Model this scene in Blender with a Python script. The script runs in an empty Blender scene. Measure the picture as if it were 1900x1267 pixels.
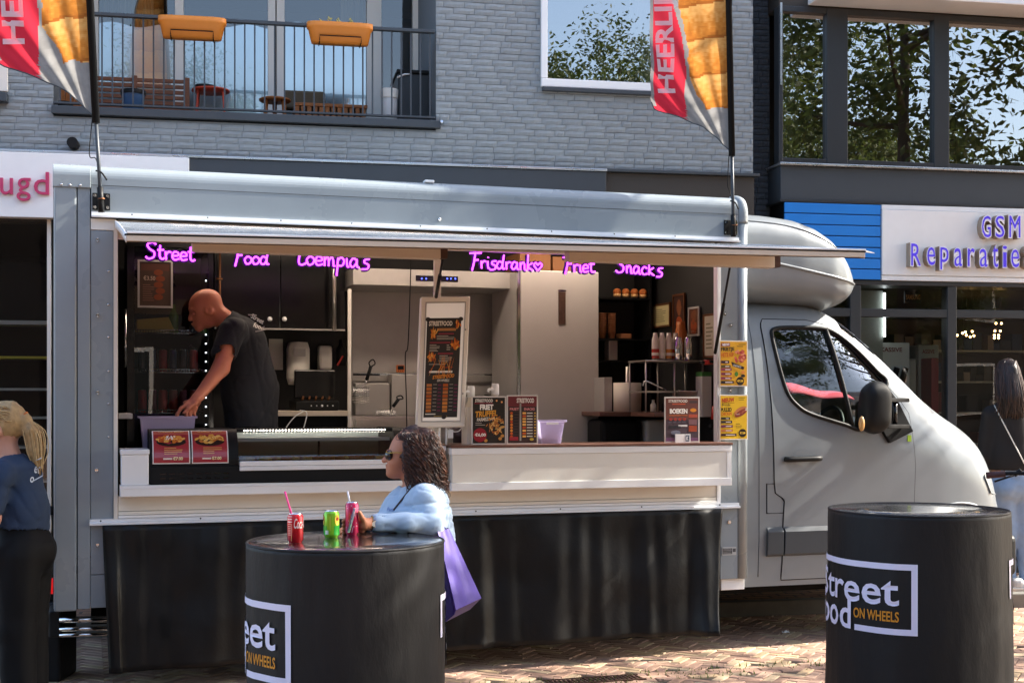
import bpy, math, random
import numpy as np
from mathutils import Vector, Matrix, noise as mnoise
R = math.radians
random.seed(7)
scene = bpy.context.scene
COL = scene.collection
# ---------------------------------------------------------------- camera, sky, sun, exposure
F, HZ, EYE = 2500.0, 740.0, 1.65           # focal length and horizon row in photo pixels (1900 x 1267), eye height in m
cd = bpy.data.cameras.new('camera'); cam = bpy.data.objects.new('camera', cd); COL.objects.link(cam)
cam.location = (0, 0, EYE); cam.rotation_euler = (R(90), 0, 0)
cd.sensor_width = 36.0; cd.lens = F / 1900 * 36; cd.shift_y = (HZ - 633.5) / 1900
cd.clip_start = 0.1; cd.clip_end = 2000
scene.camera = cam
SUN = Vector((0.79, 0.20, 0.60)).normalized()      # direction towards the sun
world = bpy.data.worlds.new('World'); scene.world = world; world.use_nodes = True
wn = world.node_tree
sky = wn.nodes.new('ShaderNodeTexSky'); sky.sky_type = 'NISHITA'; sky.sun_disc = False
sky.sun_elevation = math.asin(SUN.z); sky.sun_rotation = math.atan2(SUN.x, SUN.y)
sky.air_density = 1.0; sky.dust_density = 2.5; sky.ozone_density = 0.8
bg = wn.nodes['Background']; bg.inputs['Strength'].default_value = 0.13
wn.links.new(sky.outputs[0], bg.inputs['Color'])
sl = bpy.data.lights.new('sun', 'SUN'); sl.energy = 3.6; sl.angle = R(0.5); sl.color = (1.0, 0.93, 0.82)
so = bpy.data.objects.new('sun', sl); COL.objects.link(so)
so.rotation_euler = SUN.to_track_quat('Z', 'Y').to_euler()
scene.view_settings.view_transform = 'Standard'; scene.view_settings.look = 'None'
scene.view_settings.exposure = 2.08; scene.view_settings.gamma = 1.0; scene.view_settings.use_curve_mapping = False
scene.cycles.max_bounces = 8; scene.cycles.transparent_max_bounces = 12
scene.cycles.caustics_reflective = False; scene.cycles.caustics_refractive = False

# ---------------------------------------------------------------- frames: world, truck (u along, v into it, z up), building
OT = Vector((-850 / 332, F / 332, 0)); q_ = Vector((438 / 283, F / 283, 0)); AT = math.atan2((q_ - OT).y, (q_ - OT).x)
OB = Vector((-650 / 235, F / 235, 0)); AB = R(11)
MW = Matrix.Identity(4)
MT = Matrix.Translation(OT) @ Matrix.Rotation(AT, 4, 'Z')
MBU = Matrix.Translation(OB) @ Matrix.Rotation(AB, 4, 'Z')
CAMP = Vector((0, 0, EYE))
def plane_pt(M, px, py, v):
    """Where the line of sight through a photo pixel meets the plane v of a frame."""
    i = M.inverted(); o = i @ CAMP
    d = i.to_3x3() @ Vector(((px - 950) / F, 1, (HZ - py) / F))
    return o + d * ((v - o.y) / d.y)
def T(px, py, v=0.0): return plane_pt(MT, px, py, v)
def B(px, py, v=0.0): return plane_pt(MBU, px, py, v)
def W(px, py, y): return plane_pt(MW, px, py, y)
def TU(px, v=0.0): return T(px, 700, v).x
def BU(px, v=0.0): return B(px, 300, v).x

# ---------------------------------------------------------------- materials
def lin(c):
    if isinstance(c, str):
        c = c.lstrip('#'); c = [int(c[i:i + 2], 16) / 255 for i in (0, 2, 4)]
        return tuple(x / 12.92 if x <= 0.04045 else ((x + 0.055) / 1.055) ** 2.4 for x in c)
    if isinstance(c, (int, float)): return (c, c, c)
    return tuple(c)
MATS = {}
def mat(name, col=0.5, rough=0.5, metal=0.0, spec=0.5, bump=None, var=None, emit=None, coat=0.0, trans=0.0, ior=1.45,
        rvar=None, sub=0.0, stretch=None, orand=0.0, attr=False, sheen=0.0, transl=0.0, alpha=1.0):
    m = bpy.data.materials.new(name); m.use_nodes = True; nt = m.node_tree; N = nt.nodes; Lk = nt.links
    b = N['Principled BSDF']
    c = lin(col) + (1,)
    b.inputs['Base Color'].default_value = c; b.inputs['Roughness'].default_value = rough
    b.inputs['Metallic'].default_value = metal; b.inputs['Specular IOR Level'].default_value = spec
    b.inputs['Coat Weight'].default_value = coat; b.inputs['Coat Roughness'].default_value = 0.08
    b.inputs['Transmission Weight'].default_value = trans; b.inputs['IOR'].default_value = ior
    b.inputs['Sheen Weight'].default_value = sheen; b.inputs['Alpha'].default_value = alpha
    if sub: b.inputs['Subsurface Weight'].default_value = sub; b.inputs['Subsurface Radius'].default_value = (0.012, 0.005, 0.003); b.inputs['Subsurface Scale'].default_value = 1.0
    src = None
    if attr:
        a = N.new('ShaderNodeAttribute'); a.attribute_name = 'Col'; src = a.outputs['Color']
    tc = N.new('ShaderNodeTexCoord'); co = tc.outputs['Object']
    if stretch:
        mp = N.new('ShaderNodeMapping'); mp.inputs['Scale'].default_value = stretch; Lk.new(co, mp.inputs[0]); co = mp.outputs[0]
    def nz(sc, det=6):
        t = N.new('ShaderNodeTexNoise'); t.inputs['Scale'].default_value = sc; t.inputs['Detail'].default_value = det
        t.inputs['Roughness'].default_value = 0.6; Lk.new(co, t.inputs['Vector']); return t.outputs['Fac']
    if var:
        sc, am = var
        mr = N.new('ShaderNodeMapRange'); Lk.new(nz(sc), mr.inputs[0])
        mr.inputs[1].default_value = 0.3; mr.inputs[2].default_value = 0.7; mr.inputs[3].default_value = 1 - am; mr.inputs[4].default_value = 1 + am
        mx = N.new('ShaderNodeVectorMath'); mx.operation = 'SCALE'
        if src: Lk.new(src, mx.inputs[0])
        else: mx.inputs[0].default_value = c[:3]
        Lk.new(mr.outputs[0], mx.inputs['Scale']); src = mx.outputs[0]
    if orand:                              # each piece a little lighter or darker
        oi = N.new('ShaderNodeObjectInfo'); mr = N.new('ShaderNodeMapRange'); Lk.new(oi.outputs['Random'], mr.inputs[0]); mr.inputs[3].default_value = 1 - orand; mr.inputs[4].default_value = 1 + orand
        mx = N.new('ShaderNodeVectorMath'); mx.operation = 'SCALE'; Lk.new(src, mx.inputs[0]); Lk.new(mr.outputs[0], mx.inputs['Scale']); src = mx.outputs[0]
    if src: Lk.new(src, b.inputs['Base Color'])
    if rvar:
        sc, lo, hi = rvar
        mr = N.new('ShaderNodeMapRange'); Lk.new(nz(sc, 4), mr.inputs[0]); mr.inputs[1].default_value = 0.35; mr.inputs[2].default_value = 0.65
        mr.inputs[3].default_value = lo; mr.inputs[4].default_value = hi; Lk.new(mr.outputs[0], b.inputs['Roughness'])
    if bump:
        sc, st, dist = bump
        bp = N.new('ShaderNodeBump'); bp.inputs['Strength'].default_value = st; bp.inputs['Distance'].default_value = dist
        Lk.new(nz(sc), bp.inputs['Height']); Lk.new(bp.outputs[0], b.inputs['Normal'])
    if emit:
        b.inputs['Emission Color'].default_value = lin(emit[0]) + (1,); b.inputs['Emission Strength'].default_value = emit[1]
    if transl:
        tr = N.new('ShaderNodeBsdfTranslucent'); ms = N.new('ShaderNodeMixShader'); ms.inputs[0].default_value = transl
        if src: Lk.new(src, tr.inputs['Color'])
        else: tr.inputs['Color'].default_value = c
        Lk.new(b.outputs[0], ms.inputs[1]); Lk.new(tr.outputs[0], ms.inputs[2]); Lk.new(ms.outputs[0], N['Material Output'].inputs[0])
    MATS[name] = m
    return m
def glass_mat(name, tint=(0.9, 0.95, 0.93), refl=0.25, rough=0.0, wave=0.05):
    """Thin pane: see-through with a mirror share that grows at grazing angles."""
    m = bpy.data.materials.new(name); m.use_nodes = True; nt = m.node_tree; N = nt.nodes; Lk = nt.links
    N.remove(N['Principled BSDF'])
    tr = N.new('ShaderNodeBsdfTransparent'); tr.inputs[0].default_value = tuple(tint) + (1,)
    gl = N.new('ShaderNodeBsdfGlossy'); gl.inputs['Roughness'].default_value = rough
    lw = N.new('ShaderNodeFresnel'); lw.inputs[0].default_value = 1.5
    ad = N.new('ShaderNodeMath'); ad.operation = 'ADD'; ad.use_clamp = True; ad.inputs[1].default_value = refl
    Lk.new(lw.outputs[0], ad.inputs[0])
    tcn = N.new('ShaderNodeTexCoord'); nz = N.new('ShaderNodeTexNoise'); nz.inputs['Scale'].default_value = 1.3; nz.inputs['Detail'].default_value = 1
    bp = N.new('ShaderNodeBump'); bp.inputs['Strength'].default_value = wave; bp.inputs['Distance'].default_value = 0.03
    Lk.new(tcn.outputs['Object'], nz.inputs['Vector']); Lk.new(nz.outputs['Fac'], bp.inputs['Height']); Lk.new(bp.outputs[0], gl.inputs['Normal'])
    mx = N.new('ShaderNodeMixShader'); Lk.new(ad.outputs[0], mx.inputs[0]); Lk.new(tr.outputs[0], mx.inputs[1]); Lk.new(gl.outputs[0], mx.inputs[2])
    Lk.new(mx.outputs[0], N['Material Output'].inputs[0]); MATS[name] = m
    return m
mat('print', attr=True, rough=0.45, spec=0.3)
mat('print_gloss', attr=True, rough=0.22, spec=0.5, coat=0.3)
mat('flag_cloth', attr=True, rough=0.8, spec=0.1, transl=0.5)
mat('paint_silver', '#8d969b', 0.36, 0.0, 0.45, coat=0.3, var=(3, 0.05), rvar=(2.2, 0.24, 0.38))
mat('paint_van', '#7c8286', 0.4, 0.1, 0.45, coat=0.35, var=(4, 0.04), rvar=(3, .34, .46))
mat('white_alu', '#eef1f4', 0.34, 0.15, 0.5, var=(6, 0.03))
mat('white_paint', '#efefee', 0.4, var=(5, 0.03))
mat('cream_panel', '#e8e4da', 0.45, var=(4, 0.04))
mat('alu', '#c3c7ca', 0.28, 0.85, var=(5, 0.06), rvar=(7, 0.2, 0.4))
mat('steel', '#b9b2aa', 0.3, 0.9, var=(6, 0.08), stretch=(1, 1, 8))
mat('steel_sheet', '#b4b0ac', 0.42, 0.3, var=(3, 0.1))
mat('chrome', '#d6d6d6', 0.08, 1.0)
mat('black_plastic', '#111213', 0.5, spec=.28, var=(20, 0.1))
mat('black_gloss', '#0d0d0f', 0.15, spec=0.6)
mat('black_matt', '#0b0b0c', 0.75, spec=.25)
mat('rubber', '#0e0e0e', 0.6)
mat('vinyl_black', '#171717', 0.42, spec=0.3, var=(2, 0.25), bump=(14, 0.25, 0.01), rvar=(4, 0.28, 0.5))
mat('cover_cloth', '#19191a', 0.55, spec=0.35, var=(3, 0.2), bump=(5, 0.22, 0.03), stretch=(1.5, 1.5, .6))
mat('brick_paint', '#8a9194', 0.75, var=(2.2, 0.10), orand=.05, bump=(60, 0.3, 0.003), spec=0.35)
mat('brick_dark', '#43484e', 0.75, var=(9, 0.14), bump=(55, 0.5, 0.006), spec=0.3)
mat('mortar_paint', '#747c82', 0.85, bump=(90, 0.4, 0.003))
mat('mortar_dark', '#33373c', 0.85)
mat('dark_grey_metal', '#3d4349', 0.45, var=(3, 0.06))
mat('anthracite', '#2b2f33', 0.42, var=(4, 0.06))
mat('brown_strip', '#3f3b37', 0.8, bump=(120, 0.4, 0.003))
mat('frame_cream', '#e3dcd0', 0.5)
mat('frame_white', '#eceeee', 0.35)
mat('wood_teak', '#7b4c31', 0.55, var=(10, 0.2), stretch=(1, 4, 12))
mat('wood_orange', '#9c5f2c', 0.55, var=(10, 0.2))
mat('wood_top', '#6b4a3e', 0.4, var=(9, 0.15), stretch=(1, 6, 6))
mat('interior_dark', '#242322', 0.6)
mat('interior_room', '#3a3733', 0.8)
mat('concrete', '#6f6c66', 0.9, var=(8, 0.12))
mat('skin_woman', '#b9795a', 0.5, sub=0.08, var=(14, 0.06), bump=(160, 0.12, 0.002))
mat('skin_man', '#c57a60', 0.48, sub=0.08, var=(14, 0.07), bump=(160, 0.12, 0.002))
mat('skin_fair', '#c4917a', 0.5, sub=0.08, var=(14, 0.05), bump=(160, 0.12, 0.002))
glass_mat('glass_window', (0.62, 0.66, 0.64), 0.36, .004, .06)
glass_mat('glass_balcony', (0.75, 0.78, 0.77), 0.10)
glass_mat('glass_shop', (0.8, 0.82, 0.8), 0.03)
glass_mat('glass_fridge', (0.8, 0.82, 0.8), 0.04)
glass_mat('glass_clear', (0.93, 0.96, 0.95), 0.04)
glass_mat('glass_car', (0.78, 0.88, 0.83), 0.02)

# ---------------------------------------------------------------- mesh builder
ORIG = {}
TXT = {}
def text_mesh(s, off=0.0, shear=0.0, ext=0.0):
    k = (s, off, shear, ext)
    if k not in TXT:
        cu = bpy.data.curves.new('lettering', 'FONT'); cu.body = s; cu.offset = off; cu.shear = shear; cu.extrude = ext
        cu.resolution_u = 3; cu.size = 1.0
        ob = bpy.data.objects.new('lettering', cu); COL.objects.link(ob)
        dg = bpy.context.evaluated_depsgraph_get(); me = ob.evaluated_get(dg).to_mesh()
        vs = [tuple(v.co) for v in me.vertices]; fs = [tuple(p.vertices) for p in me.polygons]
        ob.evaluated_get(dg).to_mesh_clear()
        bpy.data.objects.remove(ob); bpy.data.curves.remove(cu)
        xs = [v[0] for v in vs] or [0, 1]; ys = [v[1] for v in vs] or [0, 1]
        TXT[k] = (vs, fs, min(xs), max(xs), min(ys), max(ys))
    return TXT[k]
class MB:
    def __init__(s): s.v = []; s.f = []; s.m = []; s.c = []; s.s = []
    def add(s, vs, fs, m=0, c=None, sm=False):
        o = len(s.v); s.v += [tuple(p) for p in vs]
        for f in fs:
            s.f.append(tuple(i + o for i in f)); s.m.append(m); s.c.append(c); s.s.append(sm)
        return s
    def box(s, x0, x1, y0, y1, z0, z1, m=0, c=None):
        vs = [(x, y, z) for z in (z0, z1) for y in (y0, y1) for x in (x0, x1)]
        return s.add(vs, [(0, 2, 3, 1), (4, 5, 7, 6), (0, 1, 5, 4), (2, 6, 7, 3), (0, 4, 6, 2), (1, 3, 7, 5)], m, c)
    def bar(s, a, b, w, h=None, m=0, c=None, up=(0, 0, 1)):
        """A square bar from a to b."""
        a = Vector(a); b = Vector(b); h = h or w; d = (b - a).normalized(); u = Vector(up)
        if abs(d.dot(u)) > 0.95: u = Vector((0, 1, 0))
        x = d.cross(u).normalized() * w / 2; y = d.cross(x).normalized() * h / 2
        vs = [p + i * x + j * y for p in (a, b) for (i, j) in ((-1, -1), (1, -1), (1, 1), (-1, 1))]
        return s.add(vs, [(0, 1, 2, 3), (7, 6, 5, 4), (0, 4, 5, 1), (1, 5, 6, 2), (2, 6, 7, 3), (3, 7, 4, 0)], m, c)
    def tube(s, pts, r, n=8, m=0, c=None, sm=True, closed=False):
        P = [Vector(p) for p in pts]; k = len(P); rs = r if isinstance(r, (list, tuple)) else [r] * k
        vs = []; u = None
        for i in range(k):
            d = (P[(i + 1) % k] - P[i - 1]) if closed else (P[min(i + 1, k - 1)] - P[max(i - 1, 0)])
            d = d.normalized() if d.length > 1e-9 else Vector((0, 0, 1))
            if u is None: u = d.cross(Vector((0, 0, 1)) if abs(d.z) < 0.9 else Vector((0, 1, 0))).normalized()
            u = (u - d * u.dot(d)); u = u.normalized() if u.length > 1e-6 else d.orthogonal().normalized()
            w = d.cross(u)
            vs += [P[i] + (u * math.cos(2 * math.pi * j / n) + w * math.sin(2 * math.pi * j / n)) * rs[i] for j in range(n)]
        fs = [(i * n + j, i * n + (j + 1) % n, (i + 1) % k * n + (j + 1) % n, (i + 1) % k * n + j) for i in range(k if closed else k - 1) for j in range(n)]
        s.add(vs, fs, m, c, sm)
        if not closed: o = len(s.v) - len(vs); s.f += [tuple(o + j for j in range(n))[::-1], tuple(o + (k - 1) * n + j for j in range(n))]; s.m += [m, m]; s.c += [c, c]; s.s += [False, False]
        return s
    def lathe(s, prof, cx=0, cy=0, n=24, m=0, c=None, sm=True, warp=None):
        vs = []
        for (r, z) in prof:
            for j in range(n):
                a = 2 * math.pi * j / n; rr = r * (warp(a, z) if warp else 1)
                vs.append((cx + rr * math.cos(a), cy + rr * math.sin(a), z))
        fs = [(i * n + j, i * n + (j + 1) % n, (i + 1) * n + (j + 1) % n, (i + 1) * n + j) for i in range(len(prof) - 1) for j in range(n)]
        return s.add(vs, fs, m, c, sm)
    def prism(s, poly, v0, v1, m=0, c=None):
        """Polygon in (u, z) pulled along v."""
        n = len(poly); vs = [(p[0], v0, p[1]) for p in poly] + [(p[0], v1, p[1]) for p in poly]
        fs = [tuple(range(n)), tuple(range(2 * n - 1, n - 1, -1))] + [(i, n + i, n + (i + 1) % n, (i + 1) % n) for i in range(n)]
        return s.add(vs, fs, m, c)
    def grid(s, fn, nu, nv, m=0, c=None, sm=True, cfn=None, keep=None):
        o = len(s.v)
        s.v += [tuple(fn(i / nu, j / nv)) for j in range(nv + 1) for i in range(nu + 1)]
        for j in range(nv):
            for i in range(nu):
                if keep and not keep((i + .5) / nu, (j + .5) / nv): continue
                a = o + j * (nu + 1) + i
                s.f.append((a, a + 1, a + nu + 2, a + nu + 1)); s.m.append(m); s.s.append(sm)
                s.c.append(cfn((i + .5) / nu, (j + .5) / nv) if cfn else c)
        return s
    def sphere(s, c0, r, n=12, m=0, c=None):
        rx, ry, rz = r if isinstance(r, (list, tuple)) else (r, r, r)
        vs = []; k = n // 2
        for i in range(k + 1):
            t = math.pi * i / k
            for j in range(n):
                a = 2 * math.pi * j / n
                vs.append((c0[0] + rx * math.sin(t) * math.cos(a), c0[1] + ry * math.sin(t) * math.sin(a), c0[2] + rz * math.cos(t)))
        fs = [(i * n + j, (i + 1) * n + j, (i + 1) * n + (j + 1) % n, i * n + (j + 1) % n) for i in range(k) for j in range(n)]
        return s.add(vs, fs, m, c, True)
    # flat print on the plane v (facing the camera side): rectangles, ellipses, lettering
    def rect(s, x0, x1, z0, z1, v, c=None, m=0, nx=1):
        vs = []; fs = []
        for i in range(nx + 1):
            x = x0 + (x1 - x0) * i / nx; vs += [(x, v, z0), (x, v, z1)]
        for i in range(nx): fs.append((2 * i, 2 * i + 2, 2 * i + 3, 2 * i + 1))
        return s.add(vs, fs, m, c)
    def disc(s, x, z, rx, rz, v, c=None, m=0, n=14, rot=0.0, jit=0.0):
        vs = []
        for j in range(n):
            a = 2 * math.pi * j / n; k = 1 + random.uniform(-jit, jit)
            dx, dz = rx * k * math.cos(a), rz * k * math.sin(a)
            vs.append((x + dx * math.cos(rot) - dz * math.sin(rot), v, z + dx * math.sin(rot) + dz * math.cos(rot)))
        return s.add(vs, [tuple(range(n))], m, c)
    def text(s, t, x0, x1, z0, z1, v, c=None, m=0, off=0.0, shear=0.0, rot=0.0, ext=0.0):
        """Lettering stretched to fill the box x0..x1, z0..z1 on plane v."""
        vs, fs, a0, a1, b0, b1 = text_mesh(t, off, shear, ext)
        cx, cz = (x0 + x1) / 2, (z0 + z1) / 2; w, h = x1 - x0, z1 - z0; out = []
        for (x, y, zz) in vs:
            X = ((x - a0) / (a1 - a0) - .5) * w; Z = ((y - b0) / (b1 - b0) - .5) * h
            out.append((cx + X * math.cos(rot) - Z * math.sin(rot), v - zz, cz + X * math.sin(rot) + Z * math.cos(rot)))
        return s.add(out, fs, m, c)
    def warp(s, fn): s.v = [tuple(fn(*p)) for p in s.v]; return s
    def build(s, name, m, parent=None, bev=0.0, seg=2, frame=None, label=None, cat=None, group=None, kind=None, at=None, sub=0, solid=0.0, wn=False):
        me = bpy.data.meshes.new(name)
        org = Vector((0, 0, 0))
        if parent is not None: org = ORIG[parent.name]
        elif at is not None: org = Vector(at)
        elif frame is not None:
            xs, ys, zs = zip(*s.v); org = Vector(((min(xs) + max(xs)) / 2, (min(ys) + max(ys)) / 2, min(zs)))
        me.from_pydata([(x - org.x, y - org.y, z - org.z) for (x, y, z) in s.v], [], s.f)
        for x in (m if isinstance(m, (list, tuple)) else [m]): me.materials.append(MATS[x] if isinstance(x, str) else x)
        me.polygons.foreach_set('material_index', s.m); me.polygons.foreach_set('use_smooth', s.s)
        if any(c is not None for c in s.c):
            ca = me.color_attributes.new('Col', 'FLOAT_COLOR', 'CORNER'); data = []
            for p, c in zip(me.polygons, s.c):
                cc = lin(c if c is not None else 0.8) + (1.0,); data += list(cc) * p.loop_total
            ca.data.foreach_set('color', data)
        me.update()
        return link(name, me, parent, org, bev, seg, frame, label, cat, group, kind, sub, solid)
def link(name, me, parent=None, org=None, bev=0.0, seg=2, frame=None, label=None, cat=None, group=None, kind=None, sub=0, solid=0.0):
    o = bpy.data.objects.new(name, me); COL.objects.link(o)
    if parent is not None: o.parent = parent; ORIG[o.name] = ORIG[parent.name]
    else:
        o.matrix_world = (frame if frame is not None else MW) @ Matrix.Translation(org); ORIG[o.name] = org
    if solid: md = o.modifiers.new('solid', 'SOLIDIFY'); md.thickness = solid; md.offset = 0
    if sub: md = o.modifiers.new('sub', 'SUBSURF'); md.levels = sub; md.render_levels = sub
    if bev:
        md = o.modifiers.new('bevel', 'BEVEL'); md.width = bev; md.segments = seg; md.limit_method = 'ANGLE'; md.angle_limit = R(40); md.harden_normals = False
    tag(o, label, cat, group, kind)
    return o
def tag(o, label=None, cat=None, group=None, kind=None):
    if label: o['label'] = label
    if cat: o['category'] = cat
    if group: o['group'] = group
    if kind: o['kind'] = kind
    return o
def thing(name, label, cat, at, frame=MW, group=None):
    o = bpy.data.objects.new(name, None); COL.objects.link(o); o.empty_display_size = 0.1
    o.matrix_world = frame @ Matrix.Translation(Vector(at)); ORIG[o.name] = Vector(at)
    return tag(o, label, cat, group)
def boxpart(name, m, parent, x0, x1, y0, y1, z0, z1, bev=0.0, seg=2):
    return MB().box(x0, x1, y0, y1, z0, z1).build(name, m, parent, bev, seg)
def smooth_path(pts, n=6, closed=False):
    """Catmull-Rom through the points."""
    P = [Vector(p) for p in pts]; k = len(P); out = []
    rng = range(k) if closed else range(k - 1)
    for i in rng:
        p1, p2 = P[i], P[(i + 1) % k]
        p0 = P[i - 1] if (closed or i > 0) else p1 * 2 - p2
        p3 = P[(i + 2) % k] if (closed or i + 2 < k) else p2 * 2 - p1
        for j in range(n):
            t = j / n
            out.append(0.5 * ((2 * p1) + (p2 - p0) * t + (2 * p0 - 5 * p1 + 4 * p2 - p3) * t * t + (3 * p1 - p0 - 3 * p2 + p3) * t ** 3))
    if not closed: out.append(P[-1])
    return out
def inpoly(x, y, poly):
    r = False; j = len(poly) - 1
    for i in range(len(poly)):
        xi, yi = poly[i][0], poly[i][1]; xj, yj = poly[j][0], poly[j][1]
        if (yi > y) != (yj > y) and x < (xj - xi) * (y - yi) / (yj - yi) + xi: r = not r
        j = i
    return r
def copy_tree(o, matrix, label=None):
    """A copy of a thing with copies of its parts and sub-parts."""
    def cp(s, par):
        c = s.copy(); COL.objects.link(c); c.parent = par
        ORIG[c.name] = ORIG[s.name]
        for ch in list(s.children): cp(ch, c)
        return c
    c = cp(o, None); c.matrix_world = matrix
    if label: c['label'] = label
    return c
# ================================================================ THE SETTING: ground and pavers
def brick_tex_mat(name, c1, c2, mortar, scale):
    m = mat(name, c1, 0.9); nt = m.node_tree; N = nt.nodes; b = N['Principled BSDF']
    t = N.new('ShaderNodeTexBrick'); t.inputs['Color1'].default_value = lin(c1) + (1,); t.inputs['Color2'].default_value = lin(c2) + (1,)
    t.inputs['Mortar'].default_value = lin(mortar) + (1,); t.inputs['Scale'].default_value = scale; t.inputs['Mortar Size'].default_value = 0.03
    tc = N.new('ShaderNodeTexCoord'); nt.links.new(tc.outputs['Object'], t.inputs['Vector']); nt.links.new(t.outputs[0], b.inputs['Base Color'])
    return m
brick_tex_mat('ground_far', '#8f6a58', '#a3805f', '#5c5047', 2.4)
mat('joint_sand', '#4e463d', 0.95, var=(30, 0.2))
mat('paver_clay', attr=True, rough=0.82, var=(14, 0.18), bump=(70, 0.5, 0.004), spec=0.3)
MB().add([(-200, -200, -0.03), (200, -200, -0.03), (200, 200, -0.03), (-200, 200, -0.03)], [(0, 1, 2, 3)]).build('ground', 'ground_far', kind='structure')
PAVC = ['#ad8d7a', '#b99f7f', '#a08270', '#b29480', '#967a6c', '#bba588', '#a98c78', '#a38471']
rp = random.Random(3)
def paver_verts(L, Wd, rr):
    e = 0.005; h = rr.uniform(-0.0015, 0.0015); vs = []
    for (k, z) in ((0, -0.03), (0, -0.006 + h), (e, h)):
        vs += [(-L / 2 + k, -Wd / 2 + k, z), (L / 2 - k, -Wd / 2 + k, z), (L / 2 - k, Wd / 2 - k, z), (-L / 2 + k, Wd / 2 - k, z)]
    fs = [(a + i, a + (i + 1) % 4, a + 4 + (i + 1) % 4, a + 4 + i) for a in (0, 4) for i in range(4)] + [(8, 9, 10, 11)]
    return vs, fs
PAVM = []
for i, c in enumerate(PAVC):
    mb = MB(); mb.add(*paver_verts(0.196, 0.0625, rp), c=c)
    o = mb.build('paver', 'paver_clay'); PAVM.append(o.data); bpy.data.objects.remove(o)
pave = thing('pavement', None, None, (0, 0, 0)); pave['kind'] = 'structure'
MB().add([(-7, 3.2, -0.012), (7.5, 3.2, -0.012), (7.5, 14.5, -0.012), (-7, 14.5, -0.012)], [(0, 1, 2, 3)]).build('joint_sand', 'joint_sand', pave)
cands = []
Wp = 0.0667; th = AT + R(45); ct, st = math.cos(th), math.sin(th)
for i in range(-190, 190):
    for j in range(-190, 190):
        k = (i - j) % 6
        if k == 0: cx, cy, ro = (i + 1.5) * Wp, (j + .5) * Wp, 0
        elif k == 5: cx, cy, ro = (i + .5) * Wp, (j + 1.5) * Wp, math.pi / 2
        else: continue
        x = cx * ct - cy * st; y = 8 + cx * st + cy * ct
        if not (-4.6 < x < 6.0 and 5.2 < y < 12.6): continue
        v = -(x - OT.x) * math.sin(AT) + (y - OT.y) * math.cos(AT)
        if -0.66 < v < -0.44: continue
        cands.append((x, y, ro + th))
for row, vv in enumerate((-0.62, -0.55, -0.48)):
    for k in range(-12, 42):
        p = MT @ Vector((k * 0.205 + row * 0.1, vv, 0)); cands.append((p.x, p.y, AT))
def pav_rank(c):
    x, y, a = c; px = 950 + x / y * F; py = HZ + EYE / y * F
    vis = (830 < px < 1530 and 1165 < py < 1275) or (1850 < px < 1905 and 1090 < py < 1275)
    return (0 if vis else 1, -py)
cands.sort(key=pav_rank)
for n, (x, y, a) in enumerate(cands[:300]):
    o = bpy.data.objects.new('paver', rp.choice(PAVM)); COL.objects.link(o); o.parent = pave
    o.location = (x, y, rp.uniform(-0.002, 0.001)); o.rotation_euler = (rp.uniform(-.012, .012), rp.uniform(-.012, .012), a + rp.uniform(-.02, .02))
mb = MB()
for (x, y, a) in cands[300:]:
    vs, fs = paver_verts(0.196, 0.0625, rp); ca, sa = math.cos(a), math.sin(a)
    mb.add([(x + p[0] * ca - p[1] * sa, y + p[0] * sa + p[1] * ca, p[2]) for p in vs], fs, c=rp.choice(PAVC))
tag(mb.build('paver_field', 'paver_clay', pave), kind='stuff')
# raised shop pavement along the fronts
MB().box(-8, 16, -1.15, 0.2, -0.03, 0.1).build('shop_pavement', 'ground_far', frame=MBU, at=(0, 0, 0), kind='structure')
MB().box(-8, 16, -1.27, -1.15, -0.03, 0.112).build('kerb', 'concrete', frame=MBU, at=(0, 0, 0), bev=0.01, kind='structure')
# iron gutter grate in the paving and weeds in the joints
g = thing('gutter_grate', 'rusty iron gutter grate set flush in the brick paving', 'drain grate', T(1130, 740, -0.55) * 0 + Vector((3.02, -0.55, 0.0)), MT)
mat('rust_iron', '#4d352b', 0.75, 0.3, var=(20, 0.3))
MB().box(2.72, 3.32, -0.625, -0.61, -0.02, 0.006).box(2.72, 3.32, -0.49, -0.475, -0.02, 0.006).build('frame', 'rust_iron', g)
for k in range(22): boxpart('grate_bar', 'rust_iron', g, 2.73 + k * 0.027, 2.742 + k * 0.027, -0.61, -0.49, -0.02, 0.004)
mat('weed', '#5d6b33', 0.7, var=(8, 0.3), transl=0.3)
mb = MB(); rw = random.Random(11)
for k in range(700):
    u = rw.uniform(1.6, 5.2); v = rw.choice((-0.66, -0.58, -0.515, -0.44)) + rw.gauss(0, 0.012)
    if rw.random() < mnoise.noise((u * 1.7, v * 4, 0)) + 0.42: continue
    a = rw.uniform(0, 6.28); h = rw.uniform(0.008, 0.03); w = rw.uniform(0.003, 0.006); l = h * rw.uniform(.3, 1.1)
    dx, dy = math.cos(a), math.sin(a)
    mb.add([(u - dy * w, v + dx * w, -0.005), (u + dy * w, v - dx * w, -0.005), (u + dx * l, v + dy * l, h)], [(0, 1, 2)])
mb.build('weeds', 'weed', frame=MT, at=(3, -0.55, 0), label='green weeds growing in the paving joints along the gutter', cat='weeds', kind='stuff')
# a crumpled scrap of paper on the pavers
mb = MB(); p = T(1458, 1174, 0.0); gp = W(1458, 1174, F * EYE / (1174 - HZ)); rr = random.Random(5)
mb.grid(lambda a, b: (gp.x + (a - .5) * .05, gp.y + (b - .5) * .05, 0.004 + 0.025 * abs(mnoise.noise((a * 3, b * 3, 1)))), 5, 5, sm=False)
mb.build('paper_scrap', 'white_paint', frame=MW, label='small crumpled white paper scrap lying on the paving', cat='litter')

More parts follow.
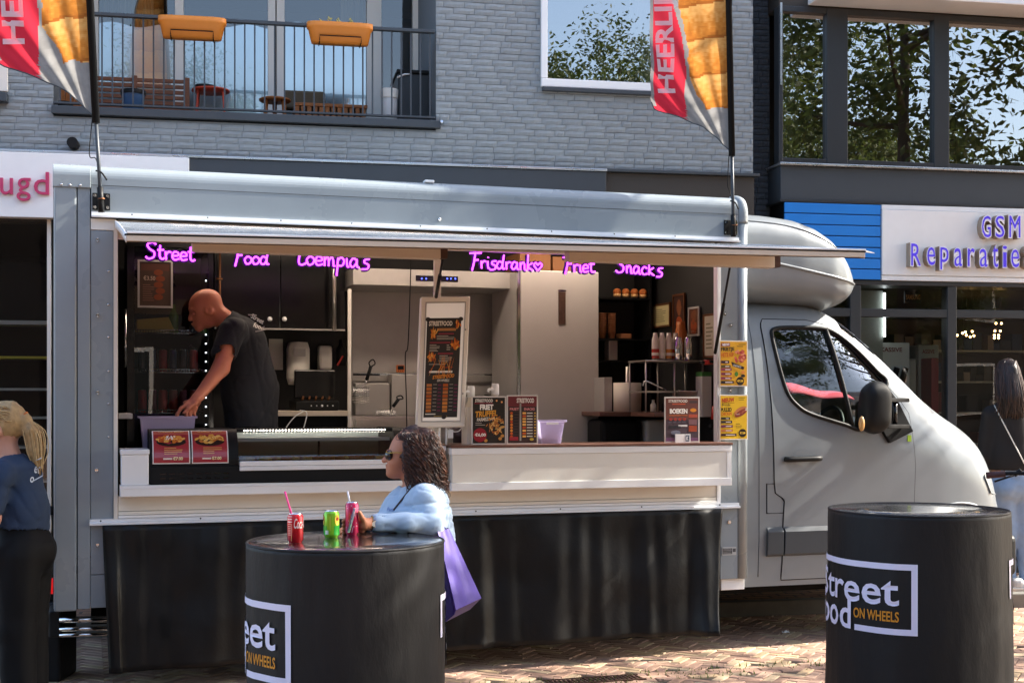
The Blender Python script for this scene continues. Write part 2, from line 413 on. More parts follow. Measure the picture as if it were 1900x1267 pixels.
# ================================================================ BUILDING with grey painted brick
bld = thing('brick_building', 'grey painted brick building with a recessed balcony behind the food truck', 'building', (2, 0, 0), MBU)
UL, UR = BU(-420), BU(1397)
ZB0, ZB1 = 3.56, 5.42
bal = (BU(99), BU(809), 3.85, 6.4)
win = (BU(1003), BU(1262), B(1100, 160).z - 0.02, 6.2)
lwin = (UL - 1, BU(12), 3.93, 6.2)
HOLES = [bal, win, lwin]
def wall_front(mb, u0, u1, z0, z1, holes, v):
    us = sorted({u0, u1, *[min(max(h[i], u0), u1) for h in holes for i in (0, 1)]}); zs = sorted({z0, z1, *[min(max(h[i], z0), z1) for h in holes for i in (2, 3)]})
    for a, b in zip(us, us[1:]):
        for c, d in zip(zs, zs[1:]):
            if any(h[0] <= (a + b) / 2 <= h[1] and h[2] <= (c + d) / 2 <= h[3] for h in holes): continue
            mb.add([(a, v, c), (b, v, c), (b, v, d), (a, v, d)], [(0, 1, 2, 3)])
mb = MB(); wall_front(mb, UL, UR, 3.2, 8.0, HOLES, 0.0038)
for (a, b, c, d) in (win, lwin):
    mb.add([(a, .012, c), (a, .35, c), (a, .35, d), (a, .012, d)], [(0, 1, 2, 3)]); mb.add([(b, .012, c), (b, .35, c), (b, .35, d), (b, .012, d)], [(3, 2, 1, 0)])
    mb.add([(a, .012, c), (b, .012, c), (b, .35, c), (a, .35, c)], [(0, 1, 2, 3)])
a, b, c, d = bal
mb.add([(a, .012, c), (a, 1.3, c), (a, 1.3, d), (a, .012, d)], [(0, 1, 2, 3)]); mb.add([(b, .012, c), (b, 1.3, c), (b, 1.3, d), (b, .012, d)], [(3, 2, 1, 0)])
wallo = mb.build('brick_wall', 'mortar_paint', bld)
mb = MB()
mb.add([(UL, 6, 0), (UR, 6, 0), (UR, 6, 8), (UL, 6, 8)], [(0, 1, 2, 3)]); mb.add([(UL, .02, 8), (UR, .02, 8), (UR, 6, 8), (UL, 6, 8)], [(0, 1, 2, 3)])
mb.add([(UL, .02, 0), (UL, 6, 0), (UL, 6, 8), (UL, .02, 8)], [(0, 1, 2, 3)]); mb.add([(UR, .3, 0), (UR, 6, 0), (UR, 6, 8), (UR, .3, 8)], [(3, 2, 1, 0)])
mb.add([(UL, .36, 3.3), (UR, .36, 3.3), (UR, 6, 3.3), (UL, 6, 3.3)], [(0, 1, 2, 3)])
mb.add([(UL, .05, 6.45), (UR, .05, 6.45), (UR, 6, 6.45), (UL, 6, 6.45)], [(0, 1, 2, 3)])
mb.build('shell', 'interior_room', bld)
# bricks: rough painted faces, each its own piece
def brick_mesh(seed, c='brick_paint', Lr=(5, 2)):
    r = random.Random(seed); nx, nz = Lr; mb = MB(); P = {}
    vs = []; fs = []; h = 0.0462
    def idx(i, j): return j * (nx + 1) + i
    for j in range(nz + 1):
        for i in range(nx + 1):
            e = (i in (0, nx)) or (j in (0, nz))
            y = -0.004 + (0.0035 if e else r.uniform(-0.004, 0.001)); vs.append((i / nx, y, h * j / nz + (r.uniform(-.0015, .0015))))
    fs = [(idx(i, j), idx(i + 1, j), idx(i + 1, j + 1), idx(i, j + 1)) for j in range(nz) for i in range(nx)]
    o = len(vs); rim = [idx(i, 0) for i in range(nx + 1)] + [idx(nx, j) for j in range(1, nz + 1)] + [idx(i, nz) for i in range(nx - 1, -1, -1)] + [idx(0, j) for j in range(nz - 1, 0, -1)]
    for q in rim: vs.append((vs[q][0], 0.014, vs[q][2]))
    n = len(rim); fs += [(rim[(k + 1) % n], rim[k], o + k, o + (k + 1) % n) for k in range(n)]
    mb.add(vs, fs)
    ob = mb.build('brick', c); me = ob.data; bpy.data.objects.remove(ob); return me
BRM = [brick_mesh(s) for s in range(8)]; BRD = [brick_mesh(s, 'brick_dark') for s in range(50, 54)]
rb = random.Random(21)
def lay(u0, u1, z0, z1, holes):
    out = []; z = z0; row = 0
    while z + 0.05 <= z1:
        u = u0 - rb.uniform(0, 0.2)
        while u < u1:
            Lb = 0.168 if rb.random() < 0.93 else 0.08
            segs = [(max(u, u0), min(u + Lb, u1))]
            for h in holes:
                if h[2] - 0.03 < z + 0.025 < h[3]:
                    ns = []
                    for (a, b) in segs:
                        if b <= h[0] or a >= h[1]: ns.append((a, b)); continue
                        if a < h[0]: ns.append((a, h[0]))
                        if b > h[1]: ns.append((h[1], b))
                    segs = ns
            for (a, b) in segs:
                if b - a > 0.02: out.append((a, b, z))
            u += Lb + 0.0045
        z += 0.0515; row += 1
    return out
bricks = lay(UL, UR, ZB0 + 0.02, ZB1, HOLES)
def in_view(M, p, m=15):
    w = M @ Vector(p); px = 950 + w.x / w.y * F; py = HZ - (w.z - EYE) / w.y * F
    return -m < px < 1900 + m and -m < py < 1267 + m, px, py
vis = [b for b in bricks if in_view(MBU, ((b[0] + b[1]) / 2, 0, b[2]))[0]]
hid = [b for b in bricks if not in_view(MBU, ((b[0] + b[1]) / 2, 0, b[2]))[0]]
vis.sort(key=lambda b: -(b[1] - b[0]))
rest = vis[300:] + hid
for (a, b, z) in vis[:300]:
    o = bpy.data.objects.new('brick', rb.choice(BRM)); COL.objects.link(o); o.parent = wallo
    o.location = Vector((a, rb.uniform(-.002, .002), z + rb.uniform(-.002, .002))) - ORIG[bld.name]; o.scale = (b - a, 1, 1); o.rotation_euler = (0, rb.uniform(-.006, .006), 0)
mb = MB()
for (a, b, z) in rest:
    me = rb.choice(BRM); dz = rb.uniform(-.002, .002); dy = rb.uniform(-.002, .002)
    mb.add([(a + v.co.x * (b - a), v.co.y + dy, z + dz + v.co.z) for v in me.vertices], [tuple(p.vertices) for p in me.polygons])
tag(mb.build('brick_field', 'brick_paint', wallo), kind='stuff')
# dark brick return beside the right-hand shop
PV = 0.28
mb = MB(); mb.add([(UR, PV + .012, 2.0), (BU(1452), PV + .012, 2.0), (BU(1452), PV + .012, 8), (UR, PV + .012, 8)], [(0, 1, 2, 3)])
mb.add([(UR, 0.012, 2.0), (UR, PV + .02, 2.0), (UR, PV + .02, 8), (UR, 0.012, 8)], [(3, 2, 1, 0)])
pier = mb.build('dark_pier', 'mortar_dark', bld)
for (a, b, z) in lay(UR + .004, BU(1450), 2.95, 5.35, []):
    o = bpy.data.objects.new('brick', rb.choice(BRD)); COL.objects.link(o); o.parent = pier
    o.location = Vector((a, PV, z)) - ORIG[bld.name]; o.scale = (b - a, 1, 1)
# ledges and fascias above the left-hand shop
boxpart('ledge', 'alu', bld, UL, BU(1121), -0.10, 0.012, 3.545, 3.565, 0.004)
boxpart('dark_fascia', 'dark_grey_metal', bld, BU(352), BU(1120), -0.085, 0.012, 3.05, 3.543, 0.004)
boxpart('ledge', 'dark_grey_metal', bld, BU(1122), BU(1404), -0.07, 0.012, 3.55, 3.575, 0.004)
boxpart('lower_strip', 'brown_strip', bld, BU(1122), BU(1397), -0.03, 0.012, 3.0, 3.548, 0.004)
mb = MB().box(BU(1300), UR, -.02, 0.012, 0.1, 3.0).box(BU(98), BU(1300), 0.0, 0.03, 0.1, 3.05); mb.build('lower_wall', 'brown_strip', bld)
# round vent pipe
mb = MB(); p = B(138, 270)
mb.tube([(p.x, -0.13, p.z), (p.x, 0.03, p.z)], 0.042, 16); mb.build('vent_pipe', 'black_plastic', bld)
# hook on the wall at the balcony corner and small bracket line under the slab
boxpart('wall_bracket', 'dark_grey_metal', bld, BU(611), BU(644), -0.012, 0.0, B(620, 232).z, B(620, 227).z)
# left window sliver with its sill
boxpart('window_frame', 'frame_cream', bld, BU(-260), BU(15), -0.02, 0.05, 4.02, 6.0, 0.004)
boxpart('window_sill', 'dark_grey_metal', bld, BU(-260), BU(16), -0.09, 0.05, 3.93, 4.0, 0.006)
# ---- window with white frame, curtains and plants inside
a, b, c, d = win
fr = thing('white_window', 'wide white-framed window in the grey brick wall reflecting trees', 'window', ((a + b) / 2, 0, c), MBU)
w_ = 0.055
boxpart('bottom_rail', 'frame_white', fr, a, b, -0.035, 0.06, c - 0.01, c + 0.06, 0.006)
boxpart('stile', 'frame_white', fr, a, a + w_, -0.03, 0.06, c + 0.062, d, 0.006)
boxpart('stile', 'frame_white', fr, b - w_, b, -0.03, 0.06, c + 0.062, d, 0.006)
boxpart('sill', 'dark_grey_metal', fr, a + .01, b - .01, -0.05, 0.03, c - 0.045, c - 0.012, 0.004)
MB().add([(a + w_, 0.02, c + .06), (b - w_, 0.02, c + .06), (b - w_, 0.02, d), (a + w_, 0.02, d)], [(0, 1, 2, 3)]).build('pane', 'glass_window', fr)
mat('curtain_white', '#d9dcd8', 0.85, transl=0.3); mat('curtain_green', '#7d7a55', 0.85, transl=0.25); mat('curtain_beige', '#8d8266', 0.85, transl=0.2)
def curtain(par, m, u0, u1, v, z0, z1, folds=6, name='curtain'):
    mb = MB(); mb.grid(lambda s, t: (u0 + (u1 - u0) * s, v + 0.03 * math.sin(s * folds * 6.28) + 0.012 * math.sin(s * folds * 17 + t), z0 + (z1 - z0) * t), folds * 10, 3)
    return mb.build(name, m, par)
curtain(fr, 'curtain_white', BU(1168, .3), BU(1215, .3), 0.3, c - .2, d, 3)
curtain(fr, 'curtain_white', BU(1225, .3), b + .1, 0.3, c - .2, d, 3)
mat('leaf_green', '#4b5f2a', 0.6, var=(5, 0.3), transl=0.25)
def pot_plant(name, label, u, v, z, h, n, seed, frame, potm='concrete'):
    t = thing(name, label, 'plant', (u, v, z), frame); r = random.Random(seed)
    MB().lathe([(0, z), (.06, z), (.075, z + .1), (.065, z + .1), (.06, z + .09), (0, z + .09)], u, v, 14).build('pot', potm, t)
    mb = MB()
    for k in range(n):
        a = r.uniform(0, 6.28); hh = h * r.uniform(.5, 1); sp = h * r.uniform(.1, .35)
        pts = [(u + sp * math.cos(a) * q * q, v + sp * math.sin(a) * q * q, z + .09 + hh * q) for q in (0, .35, .7, 1)]
        mb.tube(pts, [.004, .003, .002, .001], 4)
        for q in range(5):
            w = Vector(pts[1]).lerp(Vector(pts[3]), r.random()); l = r.uniform(.03, .06); aa = r.uniform(0, 6.28)
            dx, dy = math.cos(aa) * l, math.sin(aa) * l
            mb.add([w, w + Vector((dx * .5 - dy * .25, dy * .5 + dx * .25, .015)), w + Vector((dx, dy, -.005)), w + Vector((dx * .5 + dy * .25, dy * .5 - dx * .25, .012))], [(0, 1, 2, 3)])
    mb.build('foliage', 'leaf_green', t)
    return t
for i, (px, hh, lb) in enumerate(((1108, .2, 'thin upright houseplant on the white window sill, leftmost'), (1135, .24, 'spreading houseplant in the middle of the white window sill'), (1176, .2, 'bushy green houseplant by the curtain in the white window'))):
    pot_plant('houseplant', lb, BU(px, .2), 0.2, c + 0.065 - .02, hh, 5 + 5 * i, 30 + i, MBU)
boxpart('inner_sill', 'frame_white', fr, a, b, 0.062, 0.34, c + 0.0, c + 0.043)

# ---- balcony recess
a, b, c, d = bal
bc = thing('balcony', 'recessed balcony with dark grey railing and glazed doors above the truck', 'balcony', ((a + b) / 2, 0.6, c), MBU)
boxpart('edge_beam', 'dark_grey_metal', bc, a - 0.01, b + 0.035, -0.045, 0.10, 3.862, 3.925, 0.006)
boxpart('floor', 'concrete', bc, a, b, 0.10, 1.3, 3.78, 3.88)
boxpart('top_rail', 'dark_grey_metal', bc, a, b - 0.01, -0.02, 0.03, 4.645, 4.672, 0.004)
boxpart('bottom_rail', 'dark_grey_metal', bc, a, b - 0.01, -0.012, 0.02, 3.945, 3.962, 0.003)
for k in range(38):
    u = a + 0.05 + k * (b - a - 0.1) / 37
    boxpart('baluster', 'dark_grey_metal', bc, u - .006, u + .006, -0.002, 0.01, 3.963, 4.644)
MB().tube([(b + .04, -.02, 3.90), (b + .04, -.06, 3.915)], 0.012, 8).build('hook', 'chrome', bc)
GV = 1.25
def door_frame(px0, px1, px2=None):
    u0, u1 = BU(px0, GV), BU(px1, GV)
    return boxpart('door_post', 'frame_cream', bc, u0, u1, GV - .05, GV + .05, 3.88, 6.4, 0.004)
posts = [(168, 183), (325, 341), (497, 511), (513, 528), (680, 707), (765, 779), (781, 790)]
for p_ in posts: door_frame(*p_)
boxpart('back_pier', 'brick_dark', bc, BU(790, GV), b + .6, GV - .02, GV + .1, 3.88, 6.4)
boxpart('back_pier', 'brick_dark', bc, a - .6, BU(168, GV), GV - .02, GV + .1, 3.88, 6.4)
boxpart('door_rail', 'frame_cream', bc, BU(168, GV), BU(790, GV), GV - .045, GV + .045, 3.88, 3.97)
mat('sky_reflection_pale', '#d3dde7', 0.14, 0.6, spec=0.5, var=(2, 0.03))
for (p0, p1) in ((183, 325), (341, 497), (528, 680), (707, 765)):
    u0, u1 = BU(p0, GV), BU(p1, GV)
    MB().add([(u0, GV, 3.96), (u1, GV, 3.96), (u1, GV, 6.4), (u0, GV, 6.4)], [(0, 1, 2, 3)]).build('pane', 'glass_balcony', bc)
    if p0 < 700:
        n = 24; top = B(p0, 43, GV).z; ms = []
        zz = [top + 0.018 * math.sin(i / n * (u1 - u0) * 14) for i in range(n + 1)]
        vs = []; 
        for i in range(n + 1): x = u0 + (u1 - u0) * i / n; vs += [(x, GV + .012, 3.97), (x, GV + .012, zz[i])]
        MB().add(vs, [(2 * i, 2 * i + 2, 2 * i + 3, 2 * i + 1) for i in range(n)]).build('sky_reflection_sheet', 'sky_reflection_pale', bc)  # pale mirror-like sheet added for the sky reflected in the door glass
curtain(bc, 'curtain_beige', BU(185, 1.6), BU(285, 1.6), 1.6, 3.9, 6.2, 8); curtain(bc, 'curtain_beige', BU(632, 1.6), BU(682, 1.6), 1.6, 3.9, 6.2, 4)
boxpart('room_floor', 'interior_room', bc, a - .5, b + .5, 1.31, 5.9, 3.7, 3.88)
MB().tube([(BU(795, 1.1), 1.1, 3.9), (BU(795, 1.1), 1.1, 6.3)], 0.022, 8).build('rain_pipe', 'dark_grey_metal', bc)
# planters on the railing
mat('planter_yellow', '#cf7f2e', 0.5, var=(8, 0.05))
def planter(px0, px1, py0, label, plants):
    u0, u1 = BU(px0, -.09), BU(px1, -.09); z1 = B(px0, py0, -.09).z; h = 0.155
    t = thing('railing_planter', label, 'planter', ((u0 + u1) / 2, -.09, z1 - h), MBU, 'planters hung on the balcony railing')
    mb = MB(); n = 28
    def ring(k, z, e=0.0):
        out = []
        for i in range(n):
            an = 2 * math.pi * i / n; cx, cy = math.cos(an), math.sin(an)
            sx = (abs(cx) ** 0.35) * (1 if cx >= 0 else -1); sy = (abs(cy) ** 0.5) * (1 if cy >= 0 else -1)
            out.append(((u0 + u1) / 2 + sx * (u1 - u0) / 2 * k, -.075 + sy * 0.085 * (k - e), z))
        return out
    lv = [(.86, z1 - h), (.955, z1 - .045), (.985, z1 - .042), (1.0, z1 - .036), (1.0, z1), (.965, z1), (.95, z1 - .02)]
    vs = [p for (k, z) in lv for p in ring(k, z)]
    fs = [(i * n + j, i * n + (j + 1) % n, (i + 1) * n + (j + 1) % n, (i + 1) * n + j) for i in range(len(lv) - 1) for j in range(n)] + [tuple(range(n))[::-1]]
    mb.add(vs, fs, sm=True); mb.build('trough', 'planter_yellow', t)
    MB().add(ring(.95, z1 - .02), [tuple(range(n))]).build('soil', 'rust_iron', t)
    zq = z1 - h
    MB().tube([(u0 + .1, -.158, zq), (u0 + .1, -.158, zq + .04), (u1 - .1, -.158, zq + .04), (u1 - .1, -.158, zq)], .004, 6).tube([(u0 + .1, -.15, zq - .004), (u0 + .1, .0, zq - .004)], .004, 6).tube([(u1 - .1, -.15, zq - .004), (u1 - .1, .0, zq - .004)], .004, 6).build('hanger', 'black_matt', t)
    if plants:
        mb = MB(); r = random.Random(4)
        for px in plants:
            u = BU(px, -.08); hh = r.uniform(.03, .06)
            mb.tube([(u, -.075, z1 - .02), (u + .01, -.08, z1 + hh * .6), (u - .008, -.08, z1 + hh)], .004, 5)
            for k in range(4): q = r.uniform(.3, 1); mb.disc(u + r.uniform(-.015, .015), z1 + hh * q, .012, .006, -.085 + r.uniform(-.01, .01), n=6, rot=r.uniform(0, 3))
        mat('sprout', '#b9ab62', 0.7) if 'sprout' not in MATS else 0
        mb.build('seedlings', 'sprout', t)
    return t
planter(293, 420, 31, 'empty yellow plastic planter hung on the railing, left one', None)
planter(569, 692, 42, 'yellow plastic planter with small dry seedlings hung on the railing', (594, 612, 628, 652))
# balcony furniture
be = thing('garden_bench', 'brown slatted wooden garden bench on the balcony', 'bench', (BU(250, .95), .95, 3.88), MBU)
u0, u1 = BU(150, .95), BU(352, .95); zt = B(260, 143, .95).z
for k in range(7):
    z = zt - .028 - k * .048; boxpart('back_slat', 'wood_teak', be, u0 + .05, u1 - .045, .94, .96, z - .016, z + .016, .003)
for u in (u0, (u0 + u1) / 2 - .03, u1 - .045): boxpart('post', 'wood_teak', be, u, u + .045, .925, .939, 3.88, zt + .005, .003)
for k in range(4): boxpart('seat_slat', 'wood_teak', be, u0, u1, .46 + k * .11, .55 + k * .11, 4.0, 4.022, .003)
for u in (u0 + .01, u1 - .05): boxpart('leg', 'wood_teak', be, u, u + .04, .47, .51, 3.88, 4.0)
p = T(0, 0); pu = BU(247, .35); zt = B(247, 170, .35).z
t = thing('plant_pot', 'blue plastic pot with dark liner in front of the bench', 'pot', (pu, .35, 3.88), MBU)
mat('blue_plastic', '#41648c', 0.45)
MB().lathe([(0, 3.88), (.075, 3.88), (.092, zt - .02), (.096, zt), (.085, zt)], pu, .35, 20).build('pot', 'blue_plastic', t)
MB().lathe([(.098, zt - .03), (.103, zt + .004), (.08, zt + .006), (0, zt - .01)], pu, .35, 20, warp=lambda a, z: 1 + .05 * math.sin(3 * a)).build('liner', 'black_plastic', t)
mat('red_orange', '#b6432c', 0.5)
t = thing('bistro_table', 'small orange-red round metal table on the balcony', 'table', (BU(390, .6), .6, 3.88), MBU)
uc = BU(391, .6); zt = B(390, 171, .6).z
MB().lathe([(0, zt), (.155, zt), (.158, zt + .008), (.155, zt + .016), (0, zt + .016)], uc, .6, 24).build('table_top', 'red_orange', t)
for k, (dx, dy) in enumerate(((-.11, -.1), (.11, -.1), (-.11, .1), (.11, .1))): MB().tube([(uc + dx * .9, .6 + dy * .9, zt), (uc + dx * 1.15, .6 + dy * 1.15, 3.88)], .008, 6).build('leg', 'red_orange', t)
MB().lathe([(0, zt + .017), (.07, zt + .017), (.09, zt + .045), (.08, zt + .05), (0, zt + .03)], uc - .05, .6, 16).build('bowl', 'black_plastic', frame=MBU, label='dark shallow bowl on the orange-red balcony table', cat='bowl')
t = thing('wooden_stool', 'low round wooden stool beside the orange-red table on the balcony', 'stool', (BU(508, .6), .6, 3.88), MBU)
uc = BU(510, .6); zt = B(510, 188, .6).z
MB().lathe([(0, zt), (.13, zt - .004), (.135, zt + .01), (.12, zt + .018), (0, zt + .018)], uc, .6, 24).build('seat', 'wood_orange', t)
for (dx, dy) in ((-.09, -.07), (.09, -.07), (0, .09)): MB().tube([(uc + dx * .8, .6 + dy * .8, zt), (uc + dx, .6 + dy, 3.88)], [.02, .014], 6).build('leg', 'wood_orange', t)
t = thing('pallet_seat', 'low wooden lounge seat with upright slats on the balcony', 'seat', (BU(610, .6), .6, 3.88), MBU)
u0, u1 = BU(545, .5), BU(682, .5); zt = B(610, 196, .5).z
boxpart('top_board', 'wood_orange', t, u0, u1, .5, .9, zt - .012, zt + .016, .004)
for k in range(12): u = u0 + .01 + k * (u1 - u0 - .06) / 11; boxpart('slat', 'wood_orange', t, u, u + .035, .505, .525, 3.88, zt - .013, .003)
mat('cushion_brown', '#5b5140', 0.9, bump=(60, .3, .004))
MB().box(BU(527, .8), BU(603, .8), .76, .9, zt + .017, B(560, 170, .8).z).build('cushion', 'cushion_brown', frame=MBU, bev=.02, seg=3, label='dark brown back cushion on the wooden lounge seat', cat='cushion')
t = thing('storage_box', 'dark grey storage box with white rim in the balcony corner', 'box', (BU(770, .5), .5, 3.88), MBU)
u0, u1 = BU(738, .4), BU(798, .4); zt = B(770, 133, .4).z
boxpart('body', 'anthracite', t, u0, u1, .4, .9, 3.88, zt - .02, .01)
boxpart('lid', 'black_plastic', t, u0 - .01, u1 + .01, .385, .91, zt - .019, zt + .01, .006)
MB().tube([(u0 - .005, .395, zt - .06), (u0 + .06, .39, zt - .03), (u0 + .1, .39, zt - .028)], .008, 6).build('rim', 'white_paint', t)
mat('teal', '#69a9ab', 0.5); mat('bin_white', '#cfcdc8', 0.5)
boxpart('teal_band', 'teal', t, u0 + .005, u0 + .1, .388, .399, 3.93, 3.955)
uc = BU(722, .3); zt = B(722, 167, .3).z
t = thing('paper_bin', 'small white bin with pale liner beside the storage box', 'bin', (uc, .3, 3.88), MBU)
MB().lathe([(0, 3.88), (.06, 3.88), (.07, zt - .06), (0.066, zt - .06)], uc, .3, 16).build('body', 'bin_white', t)
MB().lathe([(.073, zt - .075), (.078, zt), (.07, zt + .003), (.066, zt - .04)], uc, .3, 16, warp=lambda a, z: 1 + .04 * math.sin(5 * a)).build('liner', 'frame_cream', t)
boxpart('base_ring', 'teal', t, uc - .09, uc + .075, .24, .36, 3.93, 3.94)
t = thing('plant_box', 'orange-brown wooden plant box at the left end of the balcony', 'planter box', (BU(125, .4), .4, 3.88), MBU)
for k in range(3): u = BU(106, .4) + k * .062; boxpart('plank', 'wood_orange', t, u, u + .058, .4, .42, 3.88, B(120, 158, .4).z, .003)
boxpart('back', 'wood_orange', t, BU(106, .4), BU(106, .4) + .182, .43, .6, 3.88, 4.1)
MB().lathe([(0, 3.9), (.055, 3.9), (.07, 4.02), (.06, 4.02)], BU(119, .3), .3, 14).build('pot', 'black_plastic', frame=MBU, label='small black pot in front of the wooden plant box', cat='pot')

# ================================================================ LEFT SHOP: white fascia sign and glass front
sg = thing('shop_sign', 'white shop fascia sign with pink lowercase letters at the left edge', 'sign', (BU(100, -.1), -.1, 3.0), MBU)
z0, z1 = B(50, 404, -.1).z, 3.54
boxpart('panel', 'white_paint', sg, UL, BU(351, -.1), -.12, -.005, z0, z1, .005)
mat('pink_letter', '#c23d68', 0.4)
def letter(ch, px0, px1, py0, py1, v, parent, m, M_=B, off=0.0, ext=0.012):
    p0, p1 = M_(px0, py1, v), M_(px1, py0, v); mb = MB(); mb.text(ch, p0.x, p1.x, p0.z, p1.z, v, off=off, ext=ext); return mb.build('letter', m, parent)
letter('u', 0, 24, 331, 361, -.135, sg, 'pink_letter'); letter('g', 31, 57, 331, 373, -.135, sg, 'pink_letter'); letter('d', 63, 91, 320, 361, -.135, sg, 'pink_letter')
letter('e', -30, -6, 331, 361, -.135, sg, 'pink_letter')
sf = thing('shopfront', 'dark glass shop front left of the truck with thin shelves inside', 'shop front', (BU(40), .05, .1), MBU)
boxpart('post', 'frame_cream', sf, BU(89, .02), BU(96, .02), -.03, .06, .1, z0 - .002)
boxpart('bottom_rail', 'alu', sf, UL, BU(88, .02), -.02, .05, .1, .2)
MB().add([(UL, .02, .2), (BU(89, .02), .02, .2), (BU(89, .02), .02, z0), (UL, .02, z0)], [(0, 1, 2, 3)]).build('pane', 'glass_shop', sf)
boxpart('soffit', 'interior_room', sf, UL, BU(96), .06, 3, z0 - .03, z0 + .02)
boxpart('back_wall', 'interior_dark', sf, UL, BU(140), 2.6, 2.7, .1, z0 - .03); boxpart('side_wall', 'interior_dark', sf, BU(140), BU(140) + .1, .06, 2.6, .1, z0 - .03)
mat('yellow_strip', '#d8c93a', 0.5); mat('shelf_white', '#d5d5d0', 0.5)
for (py, m_) in ((597, 'shelf_white'), (663, 'yellow_strip'), (722, 'shelf_white'), (775, 'shelf_white'), (830, 'shelf_white'), (893, 'shelf_white'), (600, 'shelf_white')):
    z = B(50, py, .12).z; boxpart('shelf', m_, sf, UL, BU(88, .12), .12, .4, z - .009, z + .009)
boxpart('shelf_back', 'black_matt', sf, UL, BU(92, .45), .45, .47, .1, 2.75)
boxpart('shop_floor', 'concrete', sf, UL, BU(140), .06, 2.6, .08, .1)
mb = MB().tube([(BU(20, .5), .5, B(20, 700, .5).z), (BU(20, .5), .5, B(20, 800, .5).z)], .014, 8).sphere((BU(20, .5), .5, B(20, 718, .5).z), .018); mb.build('chrome_stand', 'chrome', sf)

# ================================================================ RIGHT SHOP BUILDING
rb2 = thing('shop_building', 'dark grey shop building with wide upper windows at the right', 'building', (8, 0, 0), MBU)
U0 = BU(1447); U9 = 15.0
zs0 = 3.66; zs1 = 5.08
boxpart('fascia', 'dark_grey_metal', rb2, U0, U9, -0.02, 0.3, 3.37, zs0, .005)
boxpart('sill_ledge', 'alu', rb2, U0 - .02, U9, -0.06, 0.3, zs0 + .001, zs0 + .022, .004)
boxpart('fascia_edge', 'anthracite', rb2, U0 - .02, U9, -0.05, 0.3, 3.345, 3.368, .004)
mb = MB(); mb.box(U0, U9, 5.9, 6, 0, 8); mb.box(U0, U9, 0.1, 6, 7.9, 8); mb.box(U9, U9 + .1, 0.02, 6, 0, 8); mb.box(U0, U9, 0.3, 6, 3.3, 3.4); mb.box(U0, U9, .02, .3, 5.5, 8)
mb.build('shell', 'interior_room', rb2)
boxpart('canopy_edge', 'white_alu', rb2, BU(1500), U9, -.35, .02, 5.06, 5.13, .01)
boxpart('canopy', 'interior_room', rb2, U0, U9, .021, .3, 5.04, 5.5)
# upper window frames and panes
for (p0, p1, w) in ((1444, 1452, 0), (1533, 1572, 0), (1732, 1760, 0), (2000, 2030, 0)):
    boxpart('window_post', 'anthracite', rb2, BU(p0), BU(p1), -.015, .1, zs0 + .023, 5.04, .005)
boxpart('window_rail', 'anthracite', rb2, U0 + .01, U9, -.01, .1, zs0 + .0235, zs0 + .07, .004); boxpart('window_rail', 'anthracite', rb2, U0 + .01, U9, -.01, .1, 4.99, 5.04, .004)
boxpart('casement_edge', 'alu', rb2, BU(1446), BU(1449.5), -.025, -.016, 4.35, 5.06)
for (p0, p1) in ((1452, 1533), (1572, 1732), (1760, 2000)):
    u0, u1 = BU(p0), BU(p1); MB().add([(u0, .03, zs0 + .06), (u1, .03, zs0 + .06), (u1, .03, 5.0), (u0, .03, 5.0)], [(0, 1, 2, 3)]).build('pane', 'glass_window', rb2)
curtain(rb2, 'curtain_green', BU(1452, .4), BU(1480, .4), .4, 3.5, 5.0, 3); curtain(rb2, 'curtain_beige', BU(1775, .5), BU(2050, .5), .5, 3.5, 5.0, 16)
boxpart('room_wall', 'interior_dark', rb2, U0, U9, 2.5, 2.6, 3.4, 5.5)
# blue slatted panel, white sign and channel letters
bp_ = thing('blue_panel', 'bright blue slatted fascia panel left of the phone repair sign', 'panel', (BU(1545, -.05), -.05, 2.68), MBU)
mat('blue_slat', '#2580d6', 0.35, var=(2, .06))
z0, z1 = 2.685, 3.343; n = 7
boxpart('backing', 'black_matt', bp_, BU(1454), BU(1635), -.03, .3, z0, z1)
for k in range(n):
    h = (z1 - z0) / n; boxpart('slat', 'blue_slat', bp_, BU(1456, -.05), BU(1634, -.05), -.052, -.031, z0 + k * h + .004, z0 + (k + 1) * h - .004, .004)
ws = thing('repair_sign', 'white shop sign with raised violet outlined letters at the right', 'sign', (BU(1800, -.05), -.05, 2.68), MBU)
boxpart('panel', 'white_paint', ws, BU(1636, -.05), U9, -.06, .3, 2.73, 3.30, .004)
boxpart('top_rail', 'white_alu', ws, BU(1636, -.05), U9, -.05, .3, 3.303, 3.343, .003); boxpart('bottom_rail', 'white_alu', ws, BU(1636, -.05), U9, -.05, .3, 2.685, 2.727, .003)
mat('letter_violet', '#4a35c4', 0.4, emit=('#4a35d0', 0.12)); mat('letter_white', '#f4f2fa', 0.4); mat('letter_side', '#9c8a78', 0.5)
def chan(ch, px0, px1, py0, py1):
    v = -.066
    a, b = B(px0, py1, v), B(px1, py0, v)
    lo = MB().text(ch, a.x, b.x, a.z, b.z, v - .02, off=.06, ext=.045).build('letter', 'letter_side', ws)
    MB().text(ch, a.x, b.x, a.z, b.z, v - .068, off=.06).build('outline', 'letter_white', lo)
    w, h = b.x - a.x, b.z - a.z
    MB().text(ch, a.x + w * .08, b.x - w * .08, a.z + h * .045, b.z - h * .045, v - .071, off=-.004).build('face', 'letter_violet', lo)
for ch, a, b in (('G', 1813, 1832), ('S', 1838, 1857), ('M', 1863, 1887)): chan(ch, a, b, 401, 444)
xs = [('R', 1682, 1703, 452, 496), ('e', 1712, 1729, 459, 495), ('p', 1736, 1754, 459, 503), ('a', 1762, 1779, 461, 497), ('r', 1787, 1802, 461, 497), ('a', 1809, 1826, 462, 498), ('t', 1833, 1845, 455, 499), ('i', 1852, 1861, 456, 499), ('e', 1867, 1884, 463, 499), ('S', 1892, 1912, 457, 500)]
